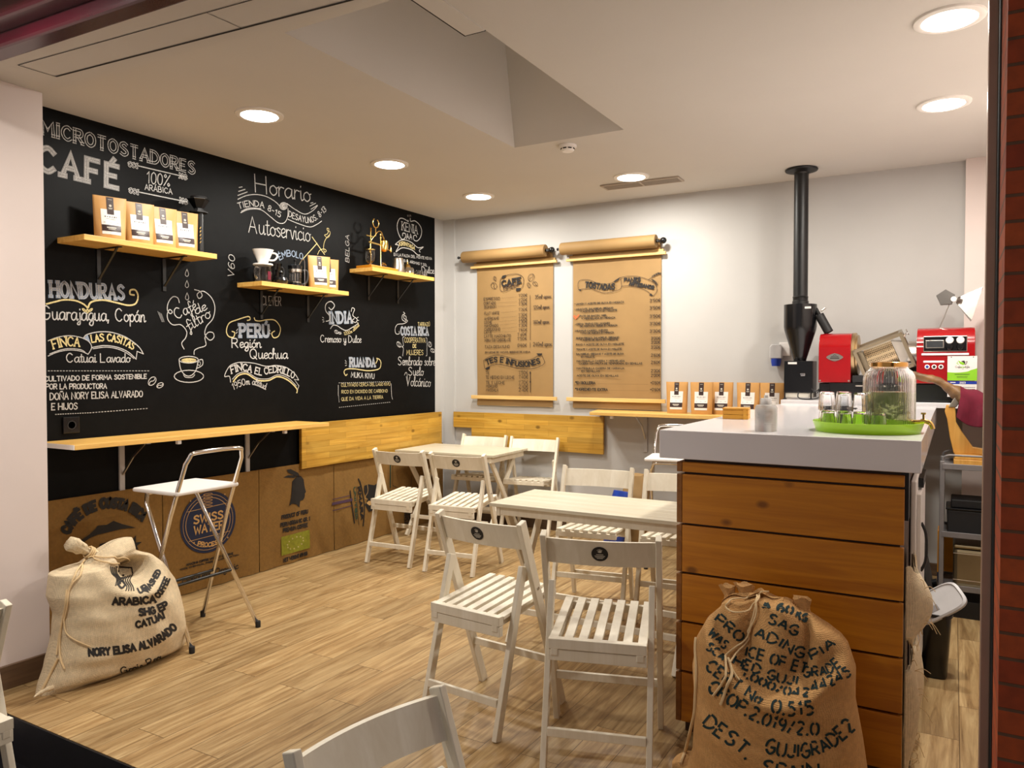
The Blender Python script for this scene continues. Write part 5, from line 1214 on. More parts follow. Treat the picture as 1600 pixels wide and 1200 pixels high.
# wooden napkin box
nb = thing('wooden_box', 'small yellow wooden box on the counter beside the clear bottle', 'box', (3.268, 3.64, CT), R(8))
MB().box(-0.058, 0.058, -0.05, 0.05, 0.0, 0.021).build('box_base', 'bamboo', nb, bevel=0.002)
MB().box(-0.058, 0.058, -0.05, 0.05, 0.022, 0.043).build('box_middle', 'bamboo', nb, bevel=0.002)
MB().box(-0.059, 0.059, -0.051, 0.051, 0.044, 0.052).build('lid', 'bamboo', nb, bevel=0.002)
m = MB(); m.box(0.035, 0.05, -0.0535, -0.0505, 0.0, 0.052); m.build('strap', 'bamboo', nb)
# clear gel bottle
gb = thing('gel_bottle', 'clear cylindrical bottle with white pump cap near the counter edge', 'bottle', (3.535, 2.995, CT))
o_ = [(0.0, 0.0), (0.039, 0.0), (0.041, 0.003), (0.041, 0.088), (0.036, 0.098), (0.018, 0.101), (0.017, 0.108)]; i_ = [(max(r - 0.0018, 0), max(h, 0.003)) for r, h in reversed(o_)]; i_[-1] = (0.0, 0.003)
MB().lathe(o_ + i_, n=40).build('bottle_body', 'frost_clear', gb, smooth=True)
MB().lathe([(0.0, 0.0035), (0.0385, 0.0035), (0.0385, 0.083), (0.0, 0.083)], n=32).build('clear_gel', 'glass_gel', gb, smooth=True)
MB().lathe([(0.0195, 0.101), (0.0195, 0.122), (0.018, 0.124), (0.008, 0.125), (0.008, 0.136), (0.0, 0.138)], n=24).build('cap', 'frosted', gb, smooth=True)
ik = Ink(); fy = lambda u, v: Vector((0.0418 * math.sin(u / 0.0418), -0.0418 * math.cos(u / 0.0418), v))
for k in range(7): ik.ribbon([(0.002, 0.078 - k * 0.0075), (0.033, 0.078 - k * 0.0075)], 0.0022, fy, 0.004)
ik.ribbon([(-0.03, 0.058), (-0.018, 0.058)], 0.0015, fy, 0.004); ik.ribbon([(-0.026, 0.066), (-0.026, 0.058)], 0.0015, fy)
ik.build('label_print', 'grey_plastic', gb)
# ------------------------------------------------------------------ roasting bench and roaster
bench = thing('roaster_bench', 'white wall bench carrying the red roaster', 'bench', (3.80, 5.65, 0))
MB().box(-0.66, 0.78, -0.27, 0.268, 1.165, 1.197).build('bench_top', 'counter_top', bench, bevel=0.002)
for x in (-0.6, 0.74): MB().box(x - 0.02, x + 0.02, 0.1, 0.25, 0.0, 1.165).build('bench_leg', 'white_plastic', bench, bevel=0.002)
BZ = 1.1975
# cyclone with its pipe up to the ceiling
cy = thing('chaff_cyclone', 'black chaff cyclone with a tall pipe to the ceiling', 'chimney', (3.225, 5.60, BZ))
m = MB(); m.lathe([(0.092, 0.0), (0.092, 0.028), (0.0, 0.028)][0:0] or [(0.0, 0.030), (0.098, 0.030), (0.098, 0.255), (0.0, 0.255)], n=8); 
MB().box(-0.088, 0.100, -0.095, 0.075, 0.045, 0.262).build('collector_box', 'black_gloss', cy, bevel=0.004)
b_ = MB().box(-0.088, 0.100, -0.085, 0.07, 0.012, 0.044).build('collector_base', 'grey_light', cy, bevel=0.003)
for sx in (-0.08, 0.09):
    MB().lathe([(0.013, 0.0), (0.013, 0.006), (0.005, 0.009), (0.005, 0.05)], (sx, -0.10, 0.0), 12).build('foot', 'black_metal', cy)
MB().box(0.022, 0.050, -0.103, -0.096, 0.160, 0.178).build('latch', 'chrome', cy, bevel=0.002)
MB().box(-0.062, -0.004, -0.0965, -0.0955, 0.240, 0.254).build('label', 'white_label', cy)
MB().lathe([(0.040, 0.258), (0.042, 0.27), (0.104, 0.475), (0.108, 0.50), (0.108, 0.652), (0.0, 0.655)], n=40).build('cone', 'black_gloss', cy, smooth=True)
MB().box(0.045, 0.085, -0.1, -0.096, 0.617, 0.631).build('label', 'white_label', cy)
MB().lathe([(0.054, 0.655), (0.054, 0.675), (0.050, 0.68), (0.050, 0.70), (0.053, 0.704), (0.048, 0.71), (0.047, 1.56)], n=32).build('pipe', 'black_metal', cy, smooth=True)
MB().lathe([(0.048, 1.55), (0.052, 1.56), (0.105, 1.572), (0.108, 1.580), (0.105, 1.586)], n=36).build('ceiling_flange', 'black_metal', cy, smooth=True)
MB().tube([(0.10, 0.0, 0.62), (0.128, -0.02, 0.57)], 0.014, 12).build('elbow', 'black_metal', cy, smooth=True)
d_ = MB(); d_.tube([(0.126, -0.02, 0.575), (0.190, -0.03, 0.455)], 0.030, 18); d_.build('duct', 'black_matte', cy, smooth=True)
MB().tube([(0.140, -0.04, 0.60), (0.170, -0.05, 0.62)], 0.005, 8).build('damper_handle', 'steel', cy, smooth=True)
# the roaster itself
ro = thing('coffee_roaster', 'red coffee roaster with a steel mesh drum on the white bench', 'coffee roaster', (3.80, 5.62, BZ))
MB().box(-0.43, 0.445, -0.15, 0.17, 0.004, 0.115).build('base', 'black_gloss', ro, bevel=0.006)
for x in (-0.38, 0.40): MB().lathe([(0.015, 0.0), (0.012, 0.005)], (x, -0.12, 0.0), 12).build('foot', 'black_matte', ro)
def hood(x0, x1, y0, y1, z0, z1, rr):
    pts = [(y1, z0), (y0, z0)]
    for k in range(9):
        a = PI - k * PI / 2 / 8; pts.append((y0 + rr + rr * math.cos(a), z1 - rr + rr * math.sin(a)))
    pts.append((y1, z1)); return MB().prism(pts, x0, x1, 'x')
hood(-0.432, -0.235, -0.17, 0.15, 0.118, 0.446, 0.10).build('left_housing', 'red_enamel', ro, smooth=True, bevel=0.003)
hood(0.148, 0.462, -0.20, 0.17, 0.118, 0.468, 0.12).build('right_housing', 'red_enamel', ro, smooth=True, bevel=0.003)
MB().lathe([(0.15, -0.234), (0.15, -0.215), (0.135, -0.21), (0.135, -0.2), (0.0, -0.2)], (0, -0.02, 0.30), 40, 'x').build('end_ring', 'brass_dull', ro, smooth=True)
MB().lathe([(0.10, 0.095), (0.10, 0.147), (0.0, 0.147), ], (0, -0.02, 0.29), 32, 'x').build('drive_hub', 'steel', ro, smooth=True)
# diamond badge on the left housing
m = MB(); bx, bz = -0.332, 0.285
m.prism([(bx + 0.052 * math.copysign(abs(math.cos(t)) ** 1.4, math.cos(t)), bz + 0.026 * math.copysign(abs(math.sin(t)) ** 1.4, math.sin(t))) for t in [2 * PI * k / 28 for k in range(28)]], -0.174, -0.1705, 'y')
bd = m.build('badge', 'steel', ro)
ik = Ink(); ik.nrm = Vector((0, -1, 0)); fb = lambda u, v: Vector((bx + u, -0.1748, bz + v))
ik.ribbon([(-.022, .004), (.022, .004)], 0.004, fb); ik.ribbon([(-.026, -.006), (.026, -.006)], 0.006, fb); ik.ribbon([(-.01, .012), (0, .016), (.01, .012)], 0.003, fb)
ik.build('badge_print', 'ink', bd)
for x in (-0.422, -0.245): MB().lathe([(0.006, -0.1745), (0.006, -0.171), (0, -0.17)], (x, 0, 0.13), 10, 'y').build('screw', 'steel', ro)
# tilted square cage with the mesh drum
cage = bpy.data.objects.new('drum_cage', None); COL.objects.link(cage); cage.parent = ro; cage.location = (-0.045, -0.06, 0.292); cage.rotation_euler = (R(8), R(-22), 0)
m = MB()
hw, hh = 0.145, 0.105
for y in (-0.10, 0.10):
    for z in (-hh, hh): m.bar((-hw, y, z), (hw, y, z), 0.022, 0.022, (0, 1, 0))
for x in (-hw, hw):
    for y in (-0.10, 0.10): m.bar((x, y, -hh), (x, y, hh), 0.024, 0.022, (0, 1, 0))
    for z in (-hh, hh): m.bar((x, -0.10, z), (x, 0.10, z), 0.022, 0.022, (0, 0, 1))
m.build('cage_frame', 'steel_warm', cage, bevel=0.002)
MB().lathe([(0.0, -0.10), (0.082, -0.10), (0.082, 0.075), (0.0, 0.075)], n=36, axis='x').build('mesh_drum', 'mesh_metal', cage, smooth=True)
MB().prism([(0.076, -0.08), (0.135, -0.05), (0.135, 0.05), (0.076, 0.08)], -0.06, 0.06, 'y').build('drum_funnel', 'steel', cage)
MB().prism([(-0.135, -0.09), (-0.105, -0.075), (-0.105, 0.075), (-0.135, 0.09)], -0.05, 0.05, 'y').build('drum_funnel', 'steel_warm', cage)
MB().tube([(hw + 0.01, -0.09, 0.08), (hw + 0.035, -0.09, 0.10)], 0.005, 8).lathe([(0.0, -0.004), (0.022, -0.003), (0.022, 0.003), (0.0, 0.004)], (hw + 0.04, -0.09, 0.10), 18, 'x').build('lock_wheel', 'chrome', cage, smooth=True)
MB().box(-0.225, 0.06, -0.165, 0.10, 0.118, 0.165).build('drum_tray', 'black_matte', ro, bevel=0.003)
MB().tube([(-0.20, -0.185, 0.098), (-0.20, -0.196, 0.098), (-0.09, -0.196, 0.098), (-0.09, -0.185, 0.098)], 0.005, 8).build('drawer_handle', 'steel', ro, smooth=True)
MB().box(-0.36, -0.06, -0.186, -0.150, 0.045, 0.115).build('chaff_drawer', 'black_gloss', ro, bevel=0.003)
# control panel
cp = MB().box(0.185, 0.42, -0.2035, -0.185, 0.315, 0.412).build('control_panel', 'steel', ro, bevel=0.002)
MB().box(0.188, 0.417, -0.2055, -0.203, 0.320, 0.407).build('panel_face', 'black_gloss', cp)
MB().box(0.197, 0.297, -0.208, -0.2054, 0.338, 0.386).build('screen_frame', 'steel', cp, bevel=0.001)
MB().box(0.203, 0.291, -0.2092, -0.2078, 0.343, 0.381).build('screen', 'lcd', cp)
for x in (0.327, 0.384):
    MB().lathe([(0.021, -0.2056), (0.021, -0.212), (0.016, -0.222), (0.0, -0.223)], (x, 0, 0.345), 22, 'y').build('knob', 'black_gloss', cp, smooth=True)
    MB().lathe([(0.022, -0.2056), (0.019, -0.214), (0.0, -0.216)], (x, 0, 0.385), 22, 'y').build('gauge', 'white_plastic', cp, smooth=True)
MB().box(0.175, 0.43, -0.207, -0.19, 0.293, 0.306).build('panel_rail', 'white_plastic', ro, bevel=0.003)
MB().box(0.185, 0.30, -0.203, -0.19, 0.247, 0.260).build('name_strip', 'white_plastic', ro, bevel=0.004)
for k, x in enumerate((0.207, 0.245, 0.282)):
    rg = MB().lathe([(0.014, -0.2006), (0.014, -0.206), (0.010, -0.207), (0.0, -0.206)], (x, 0, 0.222), 20, 'y').build('button_ring', 'white_plastic', ro, smooth=True)
    MB().lathe([(0.0085, -0.2068), (0.007, -0.210), (0.0, -0.2105)], (x, 0, 0.222), 16, 'y').build('push_button', 'blue_plastic' if k == 0 else 'coffee', rg, smooth=True)
for z in (0.345, 0.372): MB().box(0.1475, 0.185, -0.2025, -0.19, z, z + 0.007).build('side_trim', 'white_plastic', ro)
# charging hopper on its arm
ar = MB().bar((0.268, -0.05, 0.466), (0.292, -0.05, 0.53), 0.03, 0.006, (0, 1, 0)).bar((0.292, -0.05, 0.53), (0.330, -0.05, 0.64), 0.024, 0.006, (0, 1, 0)).build('hopper_arm', 'steel', ro)
hp = bpy.data.objects.new('hopper', None); COL.objects.link(hp); hp.parent = ro; hp.location = (0.345, -0.05, 0.645); hp.rotation_euler = (0, R(-74), 0)
prof = []
m = MB()
def frustum(m, w0, w1, z0, z1):
    v = [(sx * w, sy * w, z) for w, z in ((w0, z0), (w1, z1)) for sx, sy in ((-1, -1), (1, -1), (1, 1), (-1, 1))]
    m.add(v, [(i, (i + 1) % 4, 4 + (i + 1) % 4, 4 + i) for i in range(4)]); m.add([(a * .985, b * .985, c + .001) for a, b, c in v], [(4 + i, 4 + (i + 1) % 4, (i + 1) % 4, i) for i in range(4)])
frustum(m, 0.018, 0.105, -0.02, -0.13)
m.build('hopper_funnel', 'hopper_steel', hp)
MB().prism([(-0.03, 0.0), (0.03, 0.0), (0.05, 0.06), (0.0, 0.10), (-0.05, 0.06)], -0.035, 0.035, 'y').build('hopper_flap', 'steel_dark', hp, bevel=0.002)
MB().lathe([(0.0, -0.02), (0.016, -0.018), (0.016, 0.018), (0, 0.02)], (0, -0.03, 0.0), 16, 'y').build('hinge', 'white_plastic', hp, smooth=True)
MB().box(0.085, 0.103, -0.05, 0.05, -0.132, -0.12).build('hopper_edge', 'red_enamel', hp)
# placard and wall calendar hanging on the roaster
pc = thing('advert_placard', 'white and lime placard with a leaf cup logo on the red roaster', 'placard', (4.195, 5.405, 1.20))
PW, PT, PB = 0.078, 0.263, 0.135
MB().box(-PW, PW, -0.004, 0.0, PB, PT + 0.022).build('board', 'white_label', pc)
ik = Ink(); f4 = lambda u, v: Vector((u, -0.0048, v)); f5 = lambda u, v: Vector((u, -0.0053, v))
cv = [(-PW + 2 * PW * k / 14, 0.187 + 0.006 * math.sin(k / 14 * PI) * -1 + 0.02 * (k / 14) ** 2 + (0.004 if k > 10 else 0)) for k in range(15)]
ik.fill([(-PW, PB + .001), (PW, PB + .001)] + list(reversed(cv)), f4); ik.build('green_field', 'placard_green', pc)
gk = Ink(); gk.nrm = Vector((0, -1, 0)); gk.fill([(-.022, .258), (-.012, .238), (.004, .230), (.014, .236), (.006, .246), (-.008, .250)], f4); gk.ribbon([(-.024, .250), (-.028, .240), (-.018, .234)], .003, f4); gk.text('green', lambda u, v: f4(-.008 + u, .214 + v), .022, .010, .0013); gk.build('leaf_logo', 'placard_green', pc)
kk = Ink(); kk.nrm = Vector((0, -1, 0)); kk.fill([(-.006, .254), (.010, .258), (.016, .246), (.014, .236), (.006, .246)], f5); kk.ribbon([(.018, .250), (.026, .252), (.022, .240), (.014, .232)], .003, f5)
kk.text('Cafe', lambda u, v: f4(-.036 + u, .214 + v), .026, .011, .0013); kk.text('life', lambda u, v: f4(.016 + u, .214 + v), .020, .011, .0013)
kk.fill([(.002, .205), (.006, .205), (.006, .209), (.002, .209)], f4)
for z, w in ((.176, .08), (.171, .074), (.160, .056), (.154, .052)): kk.ribbon([(-w / 2, z), (w / 2, z)], .0016, f5)
for x in (-.058, .058): kk.fill([(x - .003, .276), (x + .003, .276), (x + .003, .281), (x - .003, .281)], f4)
kk.build('logo_print', 'ink', pc)
ca = thing('wall_calendar', 'small calendar with a blue header under the lime placard', 'calendar', (4.195, 5.407, 1.20))
MB().box(-0.077, 0.077, -0.003, 0.0, 0.035, 0.132).build('page', 'white_label', ca)
ik = Ink(); f4 = lambda u, v: Vector((u, -0.0037, v)); ik.fill([(-.077, .114), (.077, .114), (.077, .132), (-.077, .132)], f4); ik.build('header', 'blue_plastic', ca)
ik = Ink(); ik.nrm = Vector((0, -1, 0)); f5 = lambda u, v: Vector((u, -0.0044, v)); ik.ribbon([(-.06, .124), (-.036, .124)], .005, f5); ik.text('2023', lambda u, v: f5(-.012 + u, .118 + v), .03, .010, .0022); ik.build('header_text', 'white_label', ca)
ik = Ink()
for r_ in range(5):
    for c_ in range(7): ik.ribbon([(.004 + c_ * .0095, .095 - r_ * .011), (.009 + c_ * .0095, .095 - r_ * .011)], .003, f4)
ik.build('dates', 'ink', ca)
# blue industrial socket on the wall
so = thing('industrial_socket', 'grey wall socket with a blue flap left of the black cyclone', 'socket', (3.02, BY, 1.48))
MB().box(0.01, 0.085, -0.03, -0.001, 0.02, 0.12).build('junction_box', 'white_plastic', so, bevel=0.004)
MB().prism([(-0.05, 0.0), (0.035, 0.0), (0.035, 0.085), (0.02, 0.105), (-0.035, 0.105), (-0.05, 0.085)], -0.075, -0.001, 'y').build('socket_body', 'grey_plastic', so, bevel=0.006)
MB().lathe([(0.030, -0.055), (0.036, -0.02), (0.036, 0.0), (0.0, 0.0)], (-0.008, -0.045, 0.0), 24).build('blue_flap', 'blue_plastic', so, smooth=True)
cord = smooth_path([(0.30, -0.42, -0.21), (0.30, -0.35, -0.16), (0.22, -0.3, -0.18), (0.12, -0.36, -0.22), (0.08, -0.40, -0.275)], 6)
# cables on the bench
cb = thing('power_cable', 'black cable curling in front of the cyclone collector', 'cable', (3.275, 5.435, BZ))
MB().tube(smooth_path([(-0.03, 0.0, 0.05), (-0.03, -0.02, 0.02), (0.0, -0.03, 0.006), (0.06, -0.02, 0.006), (0.10, 0.0, 0.02), (0.11, 0.02, 0.05)], 6), 0.004, 8).build('cable', 'black_matte', cb, smooth=True)
MB().tube(smooth_path([(0.05, 0.02, 0.075), (0.075, 0.01, 0.055), (0.10, 0.02, 0.075), (0.085, 0.03, 0.045)], 6), 0.0035, 8).build('cable', 'black_matte', cb, smooth=True)
# ------------------------------------------------------------------ service trolley
tl = thing('service_trolley', 'grey metal trolley with shelves beside the counter', 'trolley', (4.31, 5.12, 0))
tw, td = 0.21, 0.145
for sx in (-1, 1):
    for sy in (-1, 1):
        MB().box(sx * tw - 0.012, sx * tw + 0.012, sy * td - 0.012, sy * td + 0.012, 0.095, 0.885).build('upright', 'grey_metal', tl, bevel=0.003)
for z, nm in ((0.86, 'top_shelf'), (0.475, 'middle_shelf'), (0.175, 'lower_shelf')):
    m = MB(); m.box(-tw, tw, -td, td, z - 0.004, z); m.box(-tw, tw, -td - 0.014, -td - 0.006, z - 0.02, z + 0.012); m.box(-tw, tw, td + 0.006, td + 0.014, z - 0.02, z + 0.012)
    m.build(nm, 'grey_metal', tl, bevel=0.002)
MB().box(-tw + 0.02, tw - 0.02, -td + 0.01, td - 0.01, 0.0, 0.095).build('plinth', 'black_matte', tl)
for y in (-td, td): MB().tube(smooth_path([(-tw, y, 0.865), (-tw + 0.005, y, 0.905), (-tw + 0.035, y, 0.92)], 5) + smooth_path([(tw - 0.035, y, 0.92), (tw - 0.005, y, 0.905), (tw, y, 0.865)], 5), 0.006, 8).build('top_rail', 'grey_metal', tl, smooth=True)
bx = thing('storage_box', 'black storage box on the middle shelf of the grey trolley', 'box', (4.315, 5.12, 0.4755))
m = MB(); m.prism([(-0.185, 0.0), (0.185, 0.0), (0.19, 0.13), (-0.19, 0.13)], -0.12, 0.12, 'y'); m.build('box_body', 'black_matte', bx, bevel=0.006)
MB().box(-0.195, 0.195, -0.125, 0.125, 0.131, 0.142).build('lid', 'black_gloss', bx, bevel=0.004)
MB().box(-0.17, 0.17, -0.105, 0.105, 0.143, 0.19).build('upper_tray', 'black_matte', bx, bevel=0.006)
tn = thing('metal_tin', 'square metal tin on the lower shelf of the grey trolley', 'tin', (4.285, 5.10, 0.1755))
MB().box(-0.125, 0.125, -0.11, 0.11, 0.0, 0.215).build('tin_body', 'tin_metal', tn, bevel=0.02)
MB().box(-0.128, 0.128, -0.113, 0.113, 0.216, 0.240).build('lid', 'tin_metal', tn, bevel=0.012)
for z in (0.035, 0.185): MB().box(-0.1262, 0.1262, -0.1112, 0.1112, z, z + 0.006).build('bead', 'steel', tn, bevel=0.002)
# ham on its stand
hs = thing('ham_stand', 'curved pine ham stand on top of the grey trolley', 'ham stand', (4.31, 5.12, 0.8605))
MB().box(-0.155, 0.16, -0.075, 0.075, 0.0, 0.03).build('base_plank', 'ham_stand', hs, bevel=0.003)
MB().box(-0.15, 0.16, -0.07, 0.07, 0.031, 0.058).build('base_plank', 'ham_stand', hs, bevel=0.003)
arm = [(-0.155, 0.058), (0.16, 0.058), (0.16, 0.07), (-0.06, 0.10), (-0.12, 0.194), (-0.144, 0.238), (-0.15, 0.338), (-0.195, 0.338), (-0.202, 0.30), (-0.190, 0.255), (-0.175, 0.15)]
MB().prism(arm, -0.02, 0.02, 'y').build('arm', 'ham_stand', hs, bevel=0.004)
MB().prism([(-0.185, 0.325), (-0.145, 0.325), (-0.115, 0.375), (-0.125, 0.40), (-0.155, 0.38)], -0.026, 0.026, 'y').build('clamp', 'steel', hs, bevel=0.004)
hm = thing('cured_ham', 'cured ham leg with its hoof over the counter end', 'ham', (4.31, 5.12, 0.8605))
ctr = [(-0.40, 0.508), (-0.36, 0.508), (-0.31, 0.498), (-0.26, 0.482), (-0.21, 0.458), (-0.16, 0.422), (-0.11, 0.385), (-0.03, 0.335), (0.07, 0.28), (0.16, 0.235), (0.25, 0.19), (0.31, 0.155)]
rad = [0.014, 0.021, 0.022, 0.021, 0.024, 0.034, 0.046, 0.062, 0.085, 0.098, 0.085, 0.035]
m = MB(); P_ = smooth_path([(a, 0.0, b) for a, b in ctr], 4); rr = []
for k in range(len(P_)):
    t = k / 4; i = min(int(t), len(rad) - 2); rr.append((rad[i] + (rad[i + 1] - rad[i]) * (t - i)) * (1 + 0.06 * math.sin(k * 1.9)))
m.tube(P_, rr, 18); m.v = [v + Vector((0, 0.006 * math.sin(v.x * 60 + v.z * 30), 0.005 * math.sin(v.x * 45 + v.y * 50))) for v in m.v]
m.build('leg_meat', 'ham', hm, smooth='full')
m = MB(); 
for y in (-0.007, 0.007): m.tube([(-0.385, y, 0.508), (-0.415, y * 1.3, 0.504), (-0.43, y * 1.3, 0.498)], [0.013, 0.011, 0.005], 10)
m.build('hoof', 'ham_hoof', hm, smooth=True)
clo = thing('burgundy_cloth', 'burgundy cloth draped over the ham', 'cloth', (4.31, 5.12, 0.8605))
rows = []
for i in range(21):
    s_ = i / 20; row = []
    for k in range(26):
        u = k / 25; x = -0.125 + 0.33 * u; zc = 0.372 - 0.45 * (x + 0.10) ; 
        a = -2.2 + 4.4 * s_; rr_ = 0.062 + 0.055 * u + 0.006 * math.sin(u * 22 + s_ * 5)
        ang = max(-PI / 2, min(PI / 2, a)); over = abs(a) - PI / 2
        y = rr_ * math.sin(ang); z = zc + rr_ * math.cos(ang)
        if over > 0: z -= over * (0.17 + 0.03 * math.sin(u * 9)); y += math.copysign(0.008 * math.sin(u * 24) + 0.01, a)
        row.append(Vector((x - 0.03 * max(0, over), y, z)))
    rows.append(row)
m = MB().grid(rows); m.grid([[p * 1.0 + Vector((0, 0.004 if p.y < 0 else -0.004, -0.004)) for p in reversed(r_)] for r_ in rows]); m.build('cloth', 'burgundy', clo, smooth='full')
# bin with its pale lid, pan lid, packet
bn = thing('waste_bin', 'black waste bin with its grey lid tipped open by the counter', 'bin', (4.088, 4.02, 0))
m = MB(); prof = [(0.052, 0.0), (0.056, 0.01), (0.072, 0.36), (0.078, 0.365), (0.078, 0.38), (0.070, 0.38), (0.052, 0.02)]
rows = []
for (r_, z) in prof:
    rows.append([Vector((math.copysign(abs(math.cos(t)) ** .45, math.cos(t)) * r_ * 0.95, math.copysign(abs(math.sin(t)) ** .45, math.sin(t)) * r_ * 1.3, z * 0.79)) for t in [2 * PI * q / 32 for q in range(32)]])
m.grid(rows, True); m.add(rows[0], [tuple(range(32))]); m.add(rows[-1], [tuple(range(32))]); m.build('bin_body', 'black_gloss', bn, smooth=True)
ld_ = bpy.data.objects.new('bin_lid', None); COL.objects.link(ld_); ld_.parent = bn; ld_.location = (0.012, -0.04, 0.335); ld_.rotation_euler = (R(38), R(-34), R(10))
rows = []
for (k_, z) in ((1.0, 0.0), (1.0, 0.012), (0.9, 0.018), (0.86, 0.012), (0.0, 0.012)):
    rows.append([Vector((math.copysign(abs(math.cos(t)) ** .5, math.cos(t)) * 0.118 * k_, math.copysign(abs(math.sin(t)) ** .5, math.sin(t)) * 0.075 * k_, z)) for t in [2 * PI * q / 36 for q in range(36)]])
m = MB().grid(rows, True); m.add(rows[0], [tuple(range(36))]); m.build('lid_shell', 'grey_plastic', ld_, smooth=True)
MB().box(-0.055, -0.005, -0.035, -0.005, 0.0125, 0.0135).build('lid_label', 'grey_metal', ld_)
pn = thing('round_pan_lid', 'large black round lid leaning beside the white appliance', 'lid', (4.055, 4.36, 0.33), 0, None, (0, R(-9), 0))
MB().lathe([(0.0, -0.006), (0.215, -0.004), (0.22, 0.0), (0.215, 0.004), (0.13, 0.012), (0.0, 0.014)], (0.0, 0.0, 0.0), 48, 'x').build('disc', 'black_matte', pn, smooth=True)
MB().lathe([(0.02, 0.014), (0.024, 0.036), (0.0, 0.040)], (0.0, 0.0, 0.0), 18, 'x').build('knob', 'black_gloss', pn, smooth=True)
MB().box(-0.02, 0.03, -0.10, 0.10, -0.325, -0.205).build('rest', 'black_matte', pn)
op = thing('orange_carton', 'orange and dark blue carton standing behind the black round lid', 'carton', (4.135, 5.52, 0))
MB().box(-0.06, 0.06, -0.09, 0.09, 0.14, 0.40).build('upper_half', 'orange_pack', op, bevel=0.003)
MB().box(-0.06, 0.06, -0.09, 0.09, 0.0, 0.139).build('lower_half', 'ink_blue', op, bevel=0.003)
# ------------------------------------------------------------------ coffee pouches
def make_bag(label, group):
    """origin at the bottom centre, label side faces -y"""
    r = thing('coffee_pouch', label, 'coffee bag', (0, 0, 0), 0, group)
    H, W0, W1 = 0.242, 0.155, 0.172
    def half(v): return (W0 + (W1 - W0) * v) / 2
    def dep(v): return 0.036 * (1 - v) ** 0.75 * (0.85 + 0.3 * math.sin(min(1, v * 2.2) * PI)) + 0.0012
    def front(u, v):
        x = u * half(v); e = max(0.0, 1 - abs(u) ** 3.5)
        return Vector((x, -dep(v) * (0.12 + 0.88 * e) - 0.0012 * math.sin(u * 7 + v * 9) * (1 - v), v * H))
    vs = [0, .03, .08, .16, .26, .36, .46, .56, .66, .74, .80, .85, .90, .95, 1.0]; us = [-1 + 2 * k / 16 for k in range(17)]
    rows = [[front(u, v) for u in us] + [Vector((u * half(v), dep(v) * (0.12 + 0.88 * max(0, 1 - abs(u) ** 3.5)), v * H)) for u in reversed(us)] for v in vs]
    m = MB().grid(rows, True); m.add(rows[0], [tuple(range(34))]); m.add(rows[-1], [tuple(range(34))])
    pouch = m.build('pouch', 'kraft_bag', r, smooth='full')
    def patch(name, u0, u1, v0, v1, mat, off, par):
        n = 8; rr = [[front(u0 + (u1 - u0) * k / n, v0 + (v1 - v0) * i / n) + Vector((0, -off, 0)) for k in range(n + 1)] for i in range(n + 1)]
        return MB().grid(rr).build(name, mat, par, smooth='full', fix=False)
    lb = patch('front_label', -0.60, 0.60, 0.13, 0.70, 'white_label', 0.0010, r)
    patch('dark_band', -0.60, 0.60, 0.20, 0.345, 'brown_label', 0.0016, r)
    patch('top_tab', -0.22, 0.20, 0.59, 0.985, 'brown_label', 0.0016, r)
    ik = Ink(); f = lambda off: (lambda u, v: front(u, v) + Vector((0, -off, 0)))
    g = f(0.0015)
    for k, x in enumerate((-.34, -.2, -.06, .08, .22, .34)): ik.ribbon([(x - .03, .535), (x + .02, .535)], 0.018 if k % 2 else 0.026, lambda u, v: g(u, v))
    for x in (-.42, -.02, .40): ik.ribbon([(x - .06, .40), (x + .06, .40)], 0.008, g)
    ik.ribbon([(-.3, .49), (.32, .49)], 0.004, g); ik.ribbon([(-.36, .465), (.36, .465)], 0.004, g)
    ik.build('label_print', 'brown_label', r)
    ik = Ink(); g2 = f(0.0022)
    ik.ribbon([(-.30, .285), (.28, .285)], 0.026, g2, .1); ik.ribbon([(-.22, .25), (.22, .25)], 0.014, g2, .1)
    ik.fill([(-.10 + .085 * math.cos(t) + .09, .79 + .028 * math.sin(t)) for t in [2 * PI * k / 12 for k in range(12)]], g2)
    ik.ribbon([(-.13, .735), (.11, .735)], .012, g2); ik.ribbon([(-.11, .715), (.09, .715)], .01, g2); ik.ribbon([(-.12, .93), (.10, .93)], .008, g2)
    ik.build('label_print', 'sticker_light', r)
    return r
G1 = 'kraft coffee pouches'
bags = [((0.135, 2.545, 2.1085), 74, 'kraft coffee pouch leftmost of the four under the chalk title'), ((0.130, 2.720, 2.1085), 76, 'second kraft pouch from the left on the shelf under the chalk title'),
        ((0.130, 2.870, 2.1085), 78, 'third kraft pouch from the left on the shelf under the chalk title'), ((0.130, 3.017, 2.1085), 78, 'kraft pouch next to the black press, right end of four'),
        ((0.150, 4.125, 1.9805), 68, 'larger-looking front kraft pouch beside the french press'), ((0.100, 4.270, 1.9805), 68, 'kraft pouch half hidden behind another, right end of the dripper shelf'),
        ((2.306, 5.74, 1.0615), 2, 'kraft pouch closest to the toast menu on the back wall shelf'), ((2.503, 5.72, 1.0615), 4, 'middle kraft pouch of three left of the gap on the back shelf'), ((2.64, 5.78, 1.0615), 0, 'kraft pouch partly behind the middle one on the back shelf'),
        ((2.842, 5.75, 1.0615), -3, 'kraft pouch right of the gap on the back shelf, behind the clear bottle'), ((3.015, 5.74, 1.0615), 3, 'kraft pouch on the back shelf just left of the black cyclone')]
b0 = None
for loc, rz, lab in bags:
    if b0 is None: b0 = make_bag(lab, G1); b0.location = loc; b0.rotation_euler = (0, 0, R(rz))
    else: dup(b0, loc, R(rz), lab)
